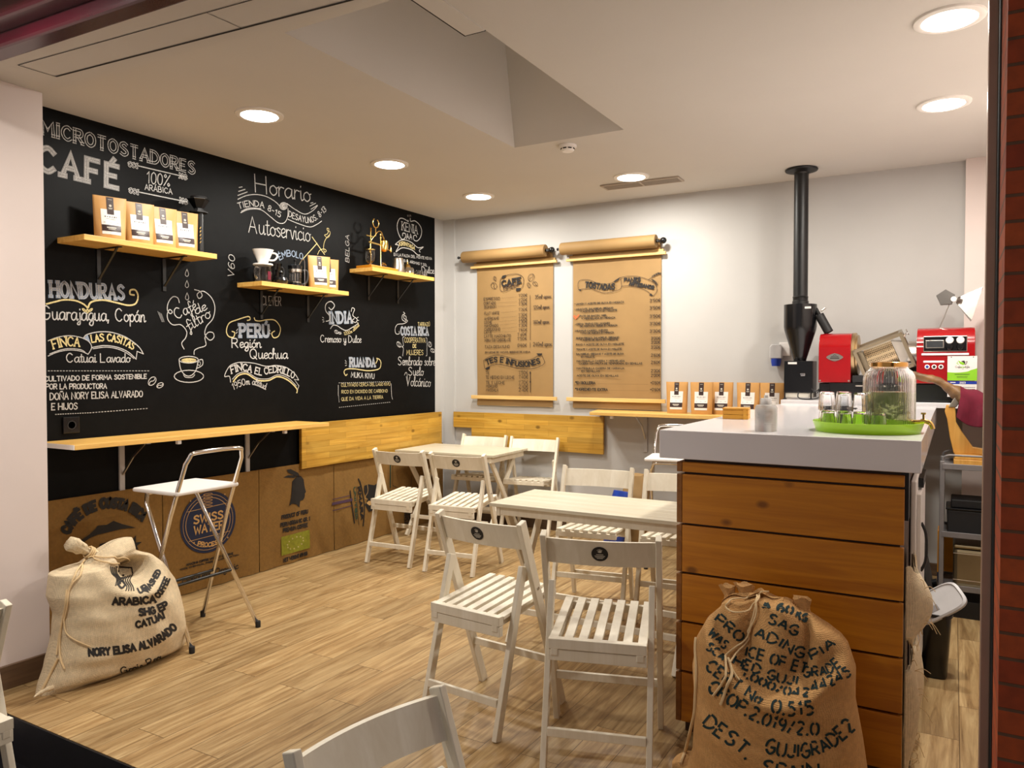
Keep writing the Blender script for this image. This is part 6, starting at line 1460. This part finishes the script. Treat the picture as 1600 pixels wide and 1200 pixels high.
# black hand press at the shelf's right end
r = thing('coffee_press_tube', 'black plunger press with a wide funnel top beside the pouches', 'coffee press', (0.11, 3.135, 2.1085))
MB().lathe([(0.0, 0.0), (0.034, 0.0), (0.034, 0.006), (0.030, 0.01), (0.030, 0.255), (0.0, 0.255)], n=28).build('tube', 'black_gloss', r, smooth=True)
MB().lathe([(0.030, 0.256), (0.055, 0.258), (0.055, 0.266), (0.03, 0.268), (0.026, 0.285), (0.0, 0.285)], n=8).build('flange', 'black_matte', r)
MB().lathe([(0.030, 0.286), (0.062, 0.335), (0.066, 0.338), (0.066, 0.342), (0.058, 0.34), (0.0, 0.30)], n=6).build('funnel', 'black_gloss', r)
MB().lathe([(0.0, 0.343), (0.046, 0.343), (0.05, 0.356), (0.0, 0.357)], n=24).build('plunger_cap', 'black_matte', r, smooth=True)
ik = Ink(); fa = lambda u, v: Vector((0.0305 * math.cos(u / .0305 - .5), 0.0305 * math.sin(u / .0305 - .5), v))
for k in range(5): ik.ribbon([(0.002, 0.07 + .022 * k), (0.008, 0.08 + .022 * k)], 0.004, fa)
ik.build('scale_marks', 'brass', r)
# dripper on its server
SH = 1.9805
r = thing('glass_server', 'glass coffee server with handle under the white dripper', 'coffee server', (0.13, 3.622, SH))
o_ = [(0.0, 0.0), (0.056, 0.0), (0.060, 0.006), (0.060, 0.07), (0.052, 0.095), (0.050, 0.118)]; i_ = [(max(a - .002, 0), max(b, .003)) for a, b in reversed(o_)]; i_[-1] = (0, .003)
MB().lathe(o_ + i_, n=36).build('jug', 'glass', r, smooth=True)
MB().tube(smooth_path([(0.02, -0.055, 0.10), (0.03, -0.085, 0.10), (0.03, -0.095, 0.07), (0.025, -0.085, 0.035), (0.015, -0.06, 0.02)], 5), 0.006, 10).build('handle', 'glass', r, smooth=True)
MB().box(0.056, 0.0615, -0.012, 0.012, 0.02, 0.075).build('emblem', 'burgundy', r)
r = thing('white_dripper', 'white ceramic cone dripper on top of the glass server', 'coffee dripper', (0.13, 3.622, SH + 0.1185))
MB().lathe([(0.0, 0.0), (0.064, 0.0), (0.066, 0.005), (0.064, 0.010), (0.030, 0.014), (0.0, 0.014)], n=36).build('base_plate', 'ceramic', r, smooth=True)
MB().lathe([(0.030, 0.0145), (0.034, 0.022), (0.068, 0.100), (0.070, 0.104), (0.067, 0.104), (0.032, 0.026), (0.0, 0.024)], n=40).build('cone', 'ceramic', r, smooth=True)
MB().tube(smooth_path([(0.02, 0.056, 0.088), (0.03, 0.085, 0.086), (0.032, 0.095, 0.066), (0.026, 0.075, 0.042), (0.015, 0.045, 0.038)], 5), 0.006, 10).build('handle', 'ceramic', r, smooth=True)
# clever-type smoky dripper and its glass pot
r = thing('smoky_dripper', 'smoky dark brewer with a black handle behind the small glass pot', 'coffee dripper', (0.075, 3.755, SH))
MB().lathe([(0.0, 0.0), (0.03, 0.0), (0.032, 0.02), (0.062, 0.135), (0.064, 0.15), (0.061, 0.15), (0.03, 0.024), (0.0, 0.022)], n=36).build('brewer', 'glass_smoke', r, smooth=True)
MB().tube(smooth_path([(0.0, 0.058, 0.135), (0.0, 0.095, 0.125), (0.0, 0.10, 0.08), (0.0, 0.075, 0.04)], 5), 0.008, 10).build('handle', 'black_matte', r, smooth=True)
r = thing('small_glass_pot', 'small round dark glass pot with a knob lid on the dripper shelf', 'glass pot', (0.165, 3.745, SH))
MB().lathe([(0.0, 0.0), (0.03, 0.0), (0.046, 0.014), (0.05, 0.028), (0.042, 0.046), (0.02, 0.054), (0.0, 0.055)], n=32).build('pot_body', 'black_gloss', r, smooth=True)
MB().lathe([(0.012, 0.0555), (0.014, 0.066), (0.008, 0.072), (0.016, 0.082), (0.012, 0.094), (0.0, 0.096)], n=20).build('lid_knob', 'black_gloss', r, smooth=True)
# french press
r = thing('french_press', 'glass french press with black lid and handle, next to the front pouch', 'french press', (0.12, 3.92, SH))
o_ = [(0.0, 0.004), (0.044, 0.004), (0.044, 0.128)]; i_ = [(.042, .128), (.042, .007), (0, .007)]
MB().lathe(o_ + i_, n=32).build('beaker', 'glass', r, smooth=True)
MB().lathe([(0.0, 0.0), (0.048, 0.0), (0.048, 0.026), (0.0455, 0.026), (0.0455, 0.003), (0.0, 0.003)], n=32).build('base_ring', 'black_gloss', r, smooth=True)
MB().lathe([(0.046, 0.105), (0.047, 0.106), (0.047, 0.124), (0.046, 0.125)], n=32, closed=True).build('steel_band', 'steel', r, smooth=True)
MB().lathe([(0.048, 0.1285), (0.049, 0.150), (0.03, 0.158), (0.006, 0.160), (0.005, 0.18), (0.010, 0.185), (0.010, 0.195), (0.0, 0.198)], n=32).build('lid', 'black_gloss', r, smooth=True)
MB().tube([(0, 0, 0.012), (0, 0, 0.128)], 0.003, 8).lathe([(0.0, 0.03), (0.040, 0.03), (0.040, 0.036), (0.0, 0.036)], n=28).build('plunger', 'steel', r, smooth=True)
MB().tube(smooth_path([(0.02, 0.046, 0.12), (0.03, 0.08, 0.122), (0.032, 0.09, 0.09), (0.028, 0.08, 0.04), (0.015, 0.048, 0.02)], 5), 0.008, 10).build('handle', 'black_matte', r, smooth=True)
MB().tube(smooth_path([(0.04, 0.0, 0.155), (0.046, 0.02, 0.19), (0.046, 0.035, 0.198), (0.046, 0.045, 0.18), (0.046, 0.047, 0.13), (0.046, 0.047, 0.01)], 6), 0.003, 8).build('wire_frame', 'chrome', r, smooth=True)
# brass balancing siphon on its wooden base
S3 = 2.1945
r = thing('siphon_coffee_maker', 'brass balance siphon coffee maker on a wooden base, high shelf', 'siphon coffee maker', (0.125, 4.80, S3))
MB().box(-0.075, 0.085, -0.165, 0.165, 0.0, 0.024).build('base_board', 'counter_wood', r, bevel=0.004)
m = MB(); m.lathe([(0.016, 0.025), (0.012, 0.03), (0.006, 0.04), (0.005, 0.26), (0.010, 0.265), (0.010, 0.272), (0.004, 0.276), (0.0095, 0.288), (0.007, 0.300), (0.0, 0.303)], (0.0, 0.045, 0), 18)
m.build('pillar', 'brass', r, smooth=True)
MB().lathe([(0.006, 0.025), (0.004, 0.04), (0.004, 0.30), (0.009, 0.305), (0.004, 0.312), (0.009, 0.324), (0.0, 0.335)], (0.0, -0.075, 0), 16).build('pillar', 'brass', r, smooth=True)
MB().bar((0, -0.10, 0.215), (0, 0.14, 0.205), 0.008, 0.012, (1, 0, 0)).bar((0, -0.13, 0.262), (0, -0.05, 0.262), 0.008, 0.008, (1, 0, 0)).build('beam', 'brass', r)
MB().lathe([(0.0, 0.155), (0.020, 0.158), (0.036, 0.175), (0.038, 0.215), (0.034, 0.245), (0.016, 0.258), (0.0, 0.262)], (0.0, 0.085, 0), 28).build('boiler', 'brass', r, smooth=True)
MB().lathe([(0.0, 0.26), (0.01, 0.262), (0.006, 0.275), (0.0, 0.285)], (0.0, 0.085, 0), 14).build('boiler_cap', 'brass', r, smooth=True)
MB().tube(smooth_path([(0, 0.085, 0.25), (0, 0.06, 0.31), (0, 0.02, 0.315), (0, -0.02, 0.28), (0, -0.075, 0.22), (0, -0.085, 0.13)], 6), 0.004, 10).build('siphon_tube', 'brass', r, smooth=True)
o_ = [(0.0, 0.025), (0.022, 0.025), (0.024, 0.03), (0.012, 0.045), (0.035, 0.065), (0.040, 0.10), (0.038, 0.145)]; i_ = [(max(a - .002, 0), b + .003 if b < .06 else b) for a, b in reversed(o_)]
MB().lathe(o_ + i_, (0.0, -0.085, 0), 30).build('glass_cup', 'glass', r, smooth=True)
MB().lathe([(0.0, 0.15), (0.041, 0.150), (0.041, 0.156), (0.0, 0.165)], (0.0, -0.085, 0), 26).build('cup_lid', 'brass', r, smooth=True)
MB().tube([(0.0, 0.125, 0.19), (0.0, 0.165, 0.178)], 0.004, 8).lathe([(0.0, -0.03), (0.010, -0.02), (0.011, 0.0), (0.006, 0.015), (0.004, 0.03), (0.0, 0.034)], (0.0, 0.172, 0.19), 16).build('counterweight', 'brass', r, smooth=True)
MB().lathe([(0.0, 0.025), (0.028, 0.025), (0.026, 0.05), (0.016, 0.06), (0.012, 0.075), (0.0, 0.076)], (0.0, 0.085, 0), 24).build('spirit_burner', 'glass', r, smooth=True)
a_ = [(0.0, 0.0 + 0.036 * math.cos(R(q)) - 0.015, 0.375 + 0.036 * math.sin(R(q))) for q in range(-240, 61, 20)]
MB().tube(a_, 0.0055, 10).build('top_ring', 'brass', r, smooth=True)
MB().tube([(0.0, -0.015, 0.27), (0.0, -0.015, 0.338)], 0.004, 8).build('ring_stem', 'brass', r, smooth=True)
# steel pitcher, kettle, cups
r = thing('steel_pitcher', 'brushed steel milk pitcher right of the brass siphon', 'pitcher', (0.17, 5.01, S3))
MB().lathe([(0.0, 0.0), (0.055, 0.0), (0.058, 0.01), (0.052, 0.05), (0.042, 0.10), (0.044, 0.118), (0.041, 0.118), (0.039, 0.10), (0.0, 0.02)], n=32).build('pitcher_body', 'steel', r, smooth=True)
MB().tube(smooth_path([(0.0, 0.042, 0.105), (0.0, 0.068, 0.10), (0.0, 0.070, 0.06), (0.0, 0.054, 0.03)], 5), 0.005, 8).build('handle', 'steel', r, smooth=True)
r = thing('metal_teapot', 'small silver and brass kettle with a pointed lid on the high shelf', 'kettle', (0.125, 5.195, S3))
MB().lathe([(0.0, 0.0), (0.045, 0.0), (0.058, 0.02), (0.052, 0.045), (0.03, 0.065), (0.028, 0.07), (0.0, 0.07)], n=32).build('kettle_body', 'chrome', r, smooth=True)
MB().lathe([(0.030, 0.0705), (0.024, 0.085), (0.008, 0.10), (0.005, 0.125), (0.0, 0.14)], n=24).build('lid', 'brass', r, smooth=True)
MB().tube(smooth_path([(0, -0.05, 0.03), (0, -0.085, 0.045), (0, -0.095, 0.085)], 5), [0.010] * 5 + [0.007] * 5 + [0.005], 10).build('spout', 'chrome', r, smooth=True)
MB().tube(smooth_path([(0, 0.03, 0.062), (0, 0.07, 0.07), (0, 0.085, 0.045), (0, 0.055, 0.015)], 5), 0.004, 8).build('handle', 'chrome', r, smooth=True)
def make_cup(label):
    c = thing('glass_cup', label, 'glass cup', (0, 0, 0), 0, 'small glass cups on the high shelf')
    o_ = [(0.0, 0.0), (0.024, 0.0), (0.027, 0.006), (0.031, 0.055)]; i_ = [(max(a - .002, 0), max(b, .004)) for a, b in reversed(o_)]; i_[-1] = (0, .004)
    MB().lathe(o_ + i_, n=28).build('cup_body', 'glass', c, smooth=True)
    MB().tube(smooth_path([(0, 0.029, 0.045), (0, 0.046, 0.042), (0, 0.046, 0.02), (0, 0.027, 0.012)], 5), 0.003, 8).build('handle', 'glass', c, smooth=True); return c
c_ = make_cup('glass cup on the high shelf next to the metal kettle'); c_.location = (0.13, 5.325, S3)
dup(c_, (0.15, 5.395, S3), R(30), 'glass cup at the very end of the high shelf by the wall corner')
# ------------------------------------------------------------------ coffee sacks
class SackSurf:
    """photo pixels -> points just above a finished sack surface"""
    def __init__(s, ob, root):
        s.t = BVHTree.FromPolygons([v.co for v in ob.data.vertices], [p.vertices for p in ob.data.polygons]); s.o = CAM - Vector(root.location)
    def zf(s, x0, y0, k): s.x0, s.y0, s.k = x0, y0, k; return s
    def hit(s, px, py, lift=0.0016):
        d = ray(px, py).normalized(); h = s.t.ray_cast(s.o, d)
        if h[0] is None: return None
        n = h[1] if h[1].dot(d) < 0 else -h[1]
        if -n.dot(d) < 0.06: return None
        return h[0] + n * lift - d * 0.0004
    def text(s, ink, txt, base, h, stroke, **kw):
        pts = [Vector((s.x0 + x * s.k, s.y0 + y * s.k, 0)) for x, y in base]
        if len(pts) > 2: pts = smooth_path(pts, 10)
        ln = [0.0]
        for a, b in zip(pts, pts[1:]): ln.append(ln[-1] + (b - a).length)
        def f(u, v):
            uu = min(max(u, 0), ln[-1]); i = 0
            while i < len(ln) - 2 and uu > ln[i + 1]: i += 1
            t = (pts[i + 1] - pts[i]).normalized(); up = Vector((t.y, -t.x, 0))
            p = pts[i] + t * (u - ln[i]) + up * v
            return s.hit(p.x, p.y)
        ink.text(txt, f, ln[-1], h * s.k, stroke * s.k, step=4.0, **kw)
    def line(s, ink, base, w, sm=True, closed=False):
        pts = [Vector((s.x0 + x * s.k, s.y0 + y * s.k, 0)) for x, y in base]
        if sm and len(pts) > 2: pts = smooth_path(pts, 6, closed)
        ink.ribbon([(p.x, p.y) for p in pts], w * s.k, lambda u, v: s.hit(u, v), 3.0)
    def path(s, base, lift=0.006):
        pts = smooth_path([(s.x0 + x * s.k, s.y0 + y * s.k, 0) for x, y in base], 6)
        out = [s.hit(p.x, p.y, lift) for p in pts]
        return [p for p in out if p is not None]
def interp(tab, z):
    if z <= tab[0][0]: return tab[0][1]
    for (a, va), (b, vb) in zip(tab, tab[1:]):
        if z <= b: return va + (vb - va) * (z - a) / (b - a)
    return tab[-1][1]
def make_sack(name, label, loc, ax, L, Rr, T, warp, mat, nz=90, nt=140, ztop=0.7):
    """ax 'x': faces +x (width along y); ax 'y': faces -y (width along x). L, R: silhouette tables z -> coordinate"""
    r = thing(name, label, 'coffee sack', loc); rows = []
    for i in range(nz):
        t = i / (nz - 1); z = ztop * (1 - (1 - t) ** 1.35)
        l, q = interp(L, z), interp(Rr, z); c, h = (l + q) / 2, max((q - l) / 2, 0.004); th = interp(T, z); row = []
        for k in range(nt):
            a = 2 * PI * k / nt; u = math.sin(a); w = math.cos(a)          # w=+1 front
            e = math.copysign(abs(w) ** 0.8, w); d = th * e
            dx, dz = warp(c + h * u, z, w)
            p = Vector((d + dx, c + h * u, z + dz)) if ax == 'x' else Vector((c + h * u, -(d + dx), z + dz))
            row.append(p)
        rows.append(row)
    m = MB().grid(rows, True); m.add(rows[0], [tuple(range(nt))]); m.add(rows[-1], [tuple(range(nt))])
    return r, m.build('sack_body', mat, r, smooth='full')
def gs(x, s): return math.exp(-(x / s) ** 2)
# --- sack on the left, by the white wall end
ox, oy = 0.735, 2.20
def zt(l): return [(z, y) for y, z in sorted(((p.y - oy, p.z) for p in l), key=lambda q: q[1])]
def left_pts(px): return [atx(a, b, ox) for a, b in px]
LL_ = zt(left_pts([(58, 1086), (74, 1050), (88, 1000), (90, 962), (80, 935), (84, 900), (98, 878), (118, 862)])); 
RR_ = zt(left_pts([(280, 1018), (284, 1000), (277, 945), (266, 900), (250, 876), (232, 862), (212, 858)]))
ZT = 0.60
def warpL(y, z, w):
    f = max(0, w) ** 0.7
    lip = 0.385 + 1.6 * (y - 0.02) ** 2
    d = -0.20 * f * gs(y - 0.035, 0.075) * gs(z - lip - 0.072, 0.048)                 # the hollow above the lip
    d += 0.034 * f * gs(z - lip + 0.02, 0.035) * gs(y - 0.02, 0.17)                  # the lip
    d += 0.035 * f * gs(y - 0.13, 0.06) * gs(z - 0.50, 0.07)                         # the hump beside it
    d -= 0.035 * f * gs((y + 0.035) + (z - 0.50) * 0.55, 0.016) * gs(z - 0.51, 0.06)  # crease from the neck
    d += f * (0.006 * math.sin(y * 52 + z * 34) * gs(z - 0.50, .08) + 0.005 * math.sin(z * 74 + y * 10) * gs(y + 0.28, .13) + 0.0035 * math.sin((z * .8 + y) * 38))
    dz = -0.055 * max(0, (z - 0.50) / 0.1) * min(1.6, ((y - 0.03) / 0.13) ** 2)     # rounded shoulders
    return d - 0.10 * max(0, z - 0.30), dz
TL = [(0.0, 0.10), (0.03, 0.15), (0.12, 0.185), (0.28, 0.18), (0.42, 0.145), (0.50, 0.115), (0.55, 0.095), (0.58, 0.065), (0.595, 0.035), (0.60, 0.008)]
sk, body = make_sack('burlap_coffee_sack', 'pale burlap coffee sack with a hollow top leaning by the white wall end', (ox, oy, 0.0), 'x', LL_, RR_, TL, warpL, 'jute', ztop=ZT)
# gathered neck
m = MB(); A = atx(150, 868, ox - 0.05) - sk.location; Bv = atx(108, 848, ox - 0.06) - sk.location
n_ = 10; P_ = [A.lerp(Bv, t / n_) for t in range(n_ + 1)]
m.tube(P_, [0.026, 0.022, 0.018, 0.017, 0.019, 0.024, 0.029, 0.031, 0.033, 0.034, 0.030], 22); m.v = [v + Vector((0.004 * math.sin(v.y * 190 + v.z * 250), 0.003 * math.sin(v.z * 320), 0.003 * math.sin(v.y * 260))) for v in m.v]
m.build('gathered_neck', 'jute', sk, smooth='full')
S = SackSurf(body, sk).zf(0, 820, .31667)
ik = Ink()
S.text(ik, 'ARABICA', [(556, 393), (660, 393), (768, 382)], 32, 11); S.text(ik, 'COFFEE', [(782, 362), (812, 322), (836, 268)], 26, 9); S.text(ik, 'WASHED', [(728, 335), (760, 290), (794, 232)], 24, 8.5); S.text(ik, 'UR', [(690, 338), (728, 318)], 26, 8)
S.text(ik, 'SHG EP', [(688, 448), (765, 436), (830, 408)], 32, 11); S.text(ik, 'CATUAI', [(672, 508), (740, 492), (812, 458)], 30, 10.5, slant=.1); S.text(ik, 'NORY ELISA ALVARADO', [(440, 647), (590, 634), (720, 608), (800, 572), (872, 512)], 34, 11.5); S.text(ik, 'Grain Pro', [(600, 738), (700, 712), (792, 668)], 34, 6)
for k in range(4):
    S.line(ik, [(545 + k * 9, 205 + k * 3), (552 + k * 8, 240), (575 + k * 6, 265), (570 + k * 8, 300 - k * 3)], 5)
    S.line(ik, [(655 - k * 12, 245 + k * 4), (640 - k * 11, 275), (655 - k * 10, 305), (660 - k * 13, 325)], 5)
S.line(ik, [(572, 208), (650, 212), (655, 240)], 6, False); S.line(ik, [(585, 226), (588, 252), (610, 250)], 8, False); S.line(ik, [(588, 265), (614, 262)], 9, False); S.line(ik, [(600, 275), (585, 295), (600, 312), (616, 296), (602, 276)], 9)
ik.build('stencil_print', 'ink', sk)
cb = MB()
def cord(base, r_=0.0035, lift=0.006):
    p = S.path(base, lift)
    if len(p) > 2: cb.tube(p, r_, 6)
cord([(470, 160), (440, 165), (415, 185), (375, 240), (345, 310), (332, 400), (320, 470)]); cord([(320, 470), (330, 530), (370, 565), (445, 600)], .003)
cord([(440, 150), (480, 175), (540, 190), (600, 190), (640, 170), (600, 160), (520, 165), (470, 158)], .003); cord([(410, 190), (395, 250), (350, 300), (325, 400), (305, 520), (300, 640), (320, 710)], .004); cord([(290, 660), (270, 700), (235, 770), (205, 830)], .006); cord([(330, 320), (322, 420), (300, 540), (285, 640)], .005)
for t in range(3):
    c0_ = A.lerp(Bv, 0.18 + t * 0.06); q = [2 * PI * k / 14 for k in range(14)]; dn = (Bv - A).normalized(); a1 = dn.cross(Vector((1, 0, 0))).normalized(); a2 = dn.cross(a1)
    cb.tube([c0_ + (a1 * math.cos(v) + a2 * math.sin(v)) * 0.026 for v in q], 0.004, 6, True)
cb.build('tie_cord', 'cord', sk, smooth=True)
tp = MB(); p0 = atx(72, 1078, ox + .08) - sk.location
tp.tube([p0 + Vector((0, 0.03, 0.0)), p0 + Vector((0, 0.012, 0.002)), p0 + Vector((0, -0.004, 0)), p0 + Vector((0.0, -0.022, -0.003)), p0 + Vector((0.0, -0.036, -0.006)), p0 + Vector((0.01, -0.055, -0.008))], [0.010, 0.012, 0.008, 0.0095, 0.006, 0.003], 10); tp.v = [Vector((v.x, v.y, max(v.z, 0.001))) for v in tp.v]; tp.build('corner_knot', 'jute', sk, smooth=True)
# --- sack in front of the counter
PY = 2.615
rx, ry = 3.66, PY
def ytab(px): return [(z, x) for x, z in sorted(((p.x - rx, p.z) for p in [aty(a, b, PY) for a, b in px]), key=lambda q: q[1])]
L2 = ytab([(1066, 1215), (1086, 1160), (1090, 1090), (1086, 1030), (1092, 990), (1112, 955), (1128, 932)]); R2 = ytab([(1356, 1215), (1348, 1160), (1336, 1095), (1337, 1045), (1325, 1008), (1302, 978), (1264, 955), (1225, 940)])
L2 = [(0.0, L2[0][1] - 0.03), (0.03, L2[0][1] - 0.03)] + L2; R2 = [(0.0, R2[0][1] + 0.02), (0.03, R2[0][1] + 0.03)] + R2
zt2 = max(L2[-1][0], R2[-1][0]) + 0.01
T2 = [(0.0, 0.12), (0.04, 0.165), (0.2, 0.185), (0.36, 0.18), (0.48, 0.15), (0.58, 0.125), (0.64, 0.10), (zt2 - 0.03, 0.075), (zt2 - 0.008, 0.04), (zt2, 0.012)]
def warpR(x, z, w):
    f = max(0, w) ** 0.7; fold = 0.385 + 3.0 * (x - 0.01) ** 2                       # the lip runs lower in the middle
    d = -0.062 * f * (1 / (1 + math.exp(-(z - fold - 0.015) / 0.010))) * (1 / (1 + math.exp((abs(x) - 0.23) / 0.02)))
    d += 0.026 * f * gs(z - fold + 0.022, 0.028)
    up = max(0, min(1, (z - fold - 0.02) / 0.08))
    d += f * up * (0.034 * gs(x - 0.015, 0.05) - 0.045 * gs(x - 0.095, 0.020) + 0.034 * gs(x - 0.135, 0.03) - 0.030 * gs(x + 0.085, 0.022) + 0.02 * gs(x + 0.14, 0.04))
    dz = -0.06 * max(0, (z - 0.56) / 0.15) * min(1.5, ((x + 0.03) / 0.17) ** 2) + 0.012 * math.sin(x * 70) * max(0, (z - 0.60) / 0.1)
    d += f * (0.006 * math.sin(x * 90 + z * 18) * max(0, min(1, (z - 0.56) / 0.08)) + 0.005 * math.sin(x * 26 + z * 30) * gs(z - .5, .14) + 0.004 * math.sin(z * 50 + x * 18))
    return d, dz
sr, body2 = make_sack('burlap_coffee_sack', 'brown burlap coffee sack with teal stencilled text in front of the counter', (rx, ry, 0.0), 'y', L2, R2, T2, warpR, 'jute_dark', ztop=zt2)
for (a, b, h, w_) in ((1146, 932, 20, .040), (1262, 952, 16, .040), (1172, 930, 12, .048)):
    c = aty(a, b, PY + 0.04) - sr.location; m = MB(); rows_ = []
    for i in range(8):
        t = i / 7; rr = w_ * (0.75 + 0.25 * math.cos(t * 5.5)) * (1 - 0.25 * t); row_ = []
        for k in range(26):
            q = 2 * PI * k / 26; ru = rr * (1 + 0.16 * math.sin(q * 5 + t * 2 + a))
            row_.append(c + Vector((-0.02 * t + ru * math.cos(q), ru * 0.5 * math.sin(q), -0.05 + 0.085 * t + 0.006 * math.sin(q * 3 + a))))
        rows_.append(row_)
    m.grid(rows_, True); m.add(rows_[-1], [tuple(range(26))]); m.build('gathered_mouth', 'jute_dark', sr, smooth='full')
S = SackSurf(body2, sr).zf(1040, 880, .26667)
ik = Ink(); kw = dict(stencil=True)
S.text(ik, 'A 60', [(566, 268), (640, 275), (740, 300)], 42, 15, **kw); S.text(ik, 'KG', [(760, 318), (822, 345)], 42, 14, **kw)
S.text(ik, 'PRO', [(285, 338), (350, 392), (432, 462)], 56, 12, **kw); S.text(ik, 'SAG', [(596, 348), (680, 385), (762, 428)], 58, 12, **kw)
S.text(ik, 'WAS', [(248, 412), (290, 455), (340, 505)], 50, 11, **kw); S.text(ik, 'ADING', [(520, 430), (640, 480), (700, 515), (800, 560)], 62, 12, **kw)
S.text(ik, 'SCA', [(235, 500), (280, 535), (330, 575)], 45, 11, **kw); S.text(ik, 'ICE OF ET', [(462, 545), (560, 570), (690, 612), (820, 650)], 62, 12, **kw); S.text(ik, 'PIA', [(862, 570), (920, 540), (1000, 480)], 60, 12, **kw)
S.text(ik, 'HED GUJI', [(392, 592), (480, 630), (560, 660), (640, 690), (770, 715)], 58, 13, **kw); S.text(ik, 'GRADE', [(806, 668), (900, 665), (960, 650), (1030, 600)], 62, 12, **kw)
S.text(ik, 'CERT Nº'.replace('º', 'o'), [(232, 618), (330, 690), (450, 775), (540, 822)], 66, 13, **kw); S.text(ik, '1.000/042', [(440, 660), (560, 718), (690, 768), (840, 782)], 46, 13, **kw); S.text(ik, '44245', [(862, 752), (960, 722), (1088, 655)], 56, 12, **kw)
S.text(ik, '0.515', [(618, 872), (740, 892), (868, 884)], 76, 14, **kw)
S.text(ik, 'CROP.2.019/2.0', [(244, 745), (350, 818), (450, 882), (560, 942), (680, 985), (790, 1003), (895, 1008)], 74, 14, **kw)
S.text(ik, 'DEST.', [(216, 945), (300, 1012), (380, 1070), (470, 1150)], 80, 14, **kw); S.text(ik, 'GUJIGRADE2', [(582, 1108), (700, 1132), (820, 1138), (930, 1112), (1020, 1050), (1112, 968)], 84, 14, **kw)
S.text(ik, 'SPAIN', [(562, 1232), (720, 1262), (900, 1250)], 84, 14, **kw)
ik.build('stencil_print', 'ink_teal', sr)
cb = MB()
cord([(600, 178), (560, 185), (545, 230), (520, 330), (470, 430), (400, 500), (345, 545)], .0032, .008); cord([(560, 190), (470, 215), (390, 225), (360, 260), (400, 290), (470, 280), (540, 230)], .003, .008); cord([(540, 200), (545, 300), (490, 420), (420, 520), (370, 590)], .0032, .009)
cord([(345, 545), (350, 620), (345, 690), (285, 775)], .004); cord([(360, 560), (385, 640), (370, 710), (330, 825)], .005); cord([(355, 560), (400, 650), (430, 690)], .003)
cord([(350, 200), (260, 260), (200, 360), (180, 480), (185, 620), (180, 760), (170, 900), (130, 1060), (90, 1180)], .0055, .003)
cb.build('tie_cord', 'cord', sr, smooth=True)
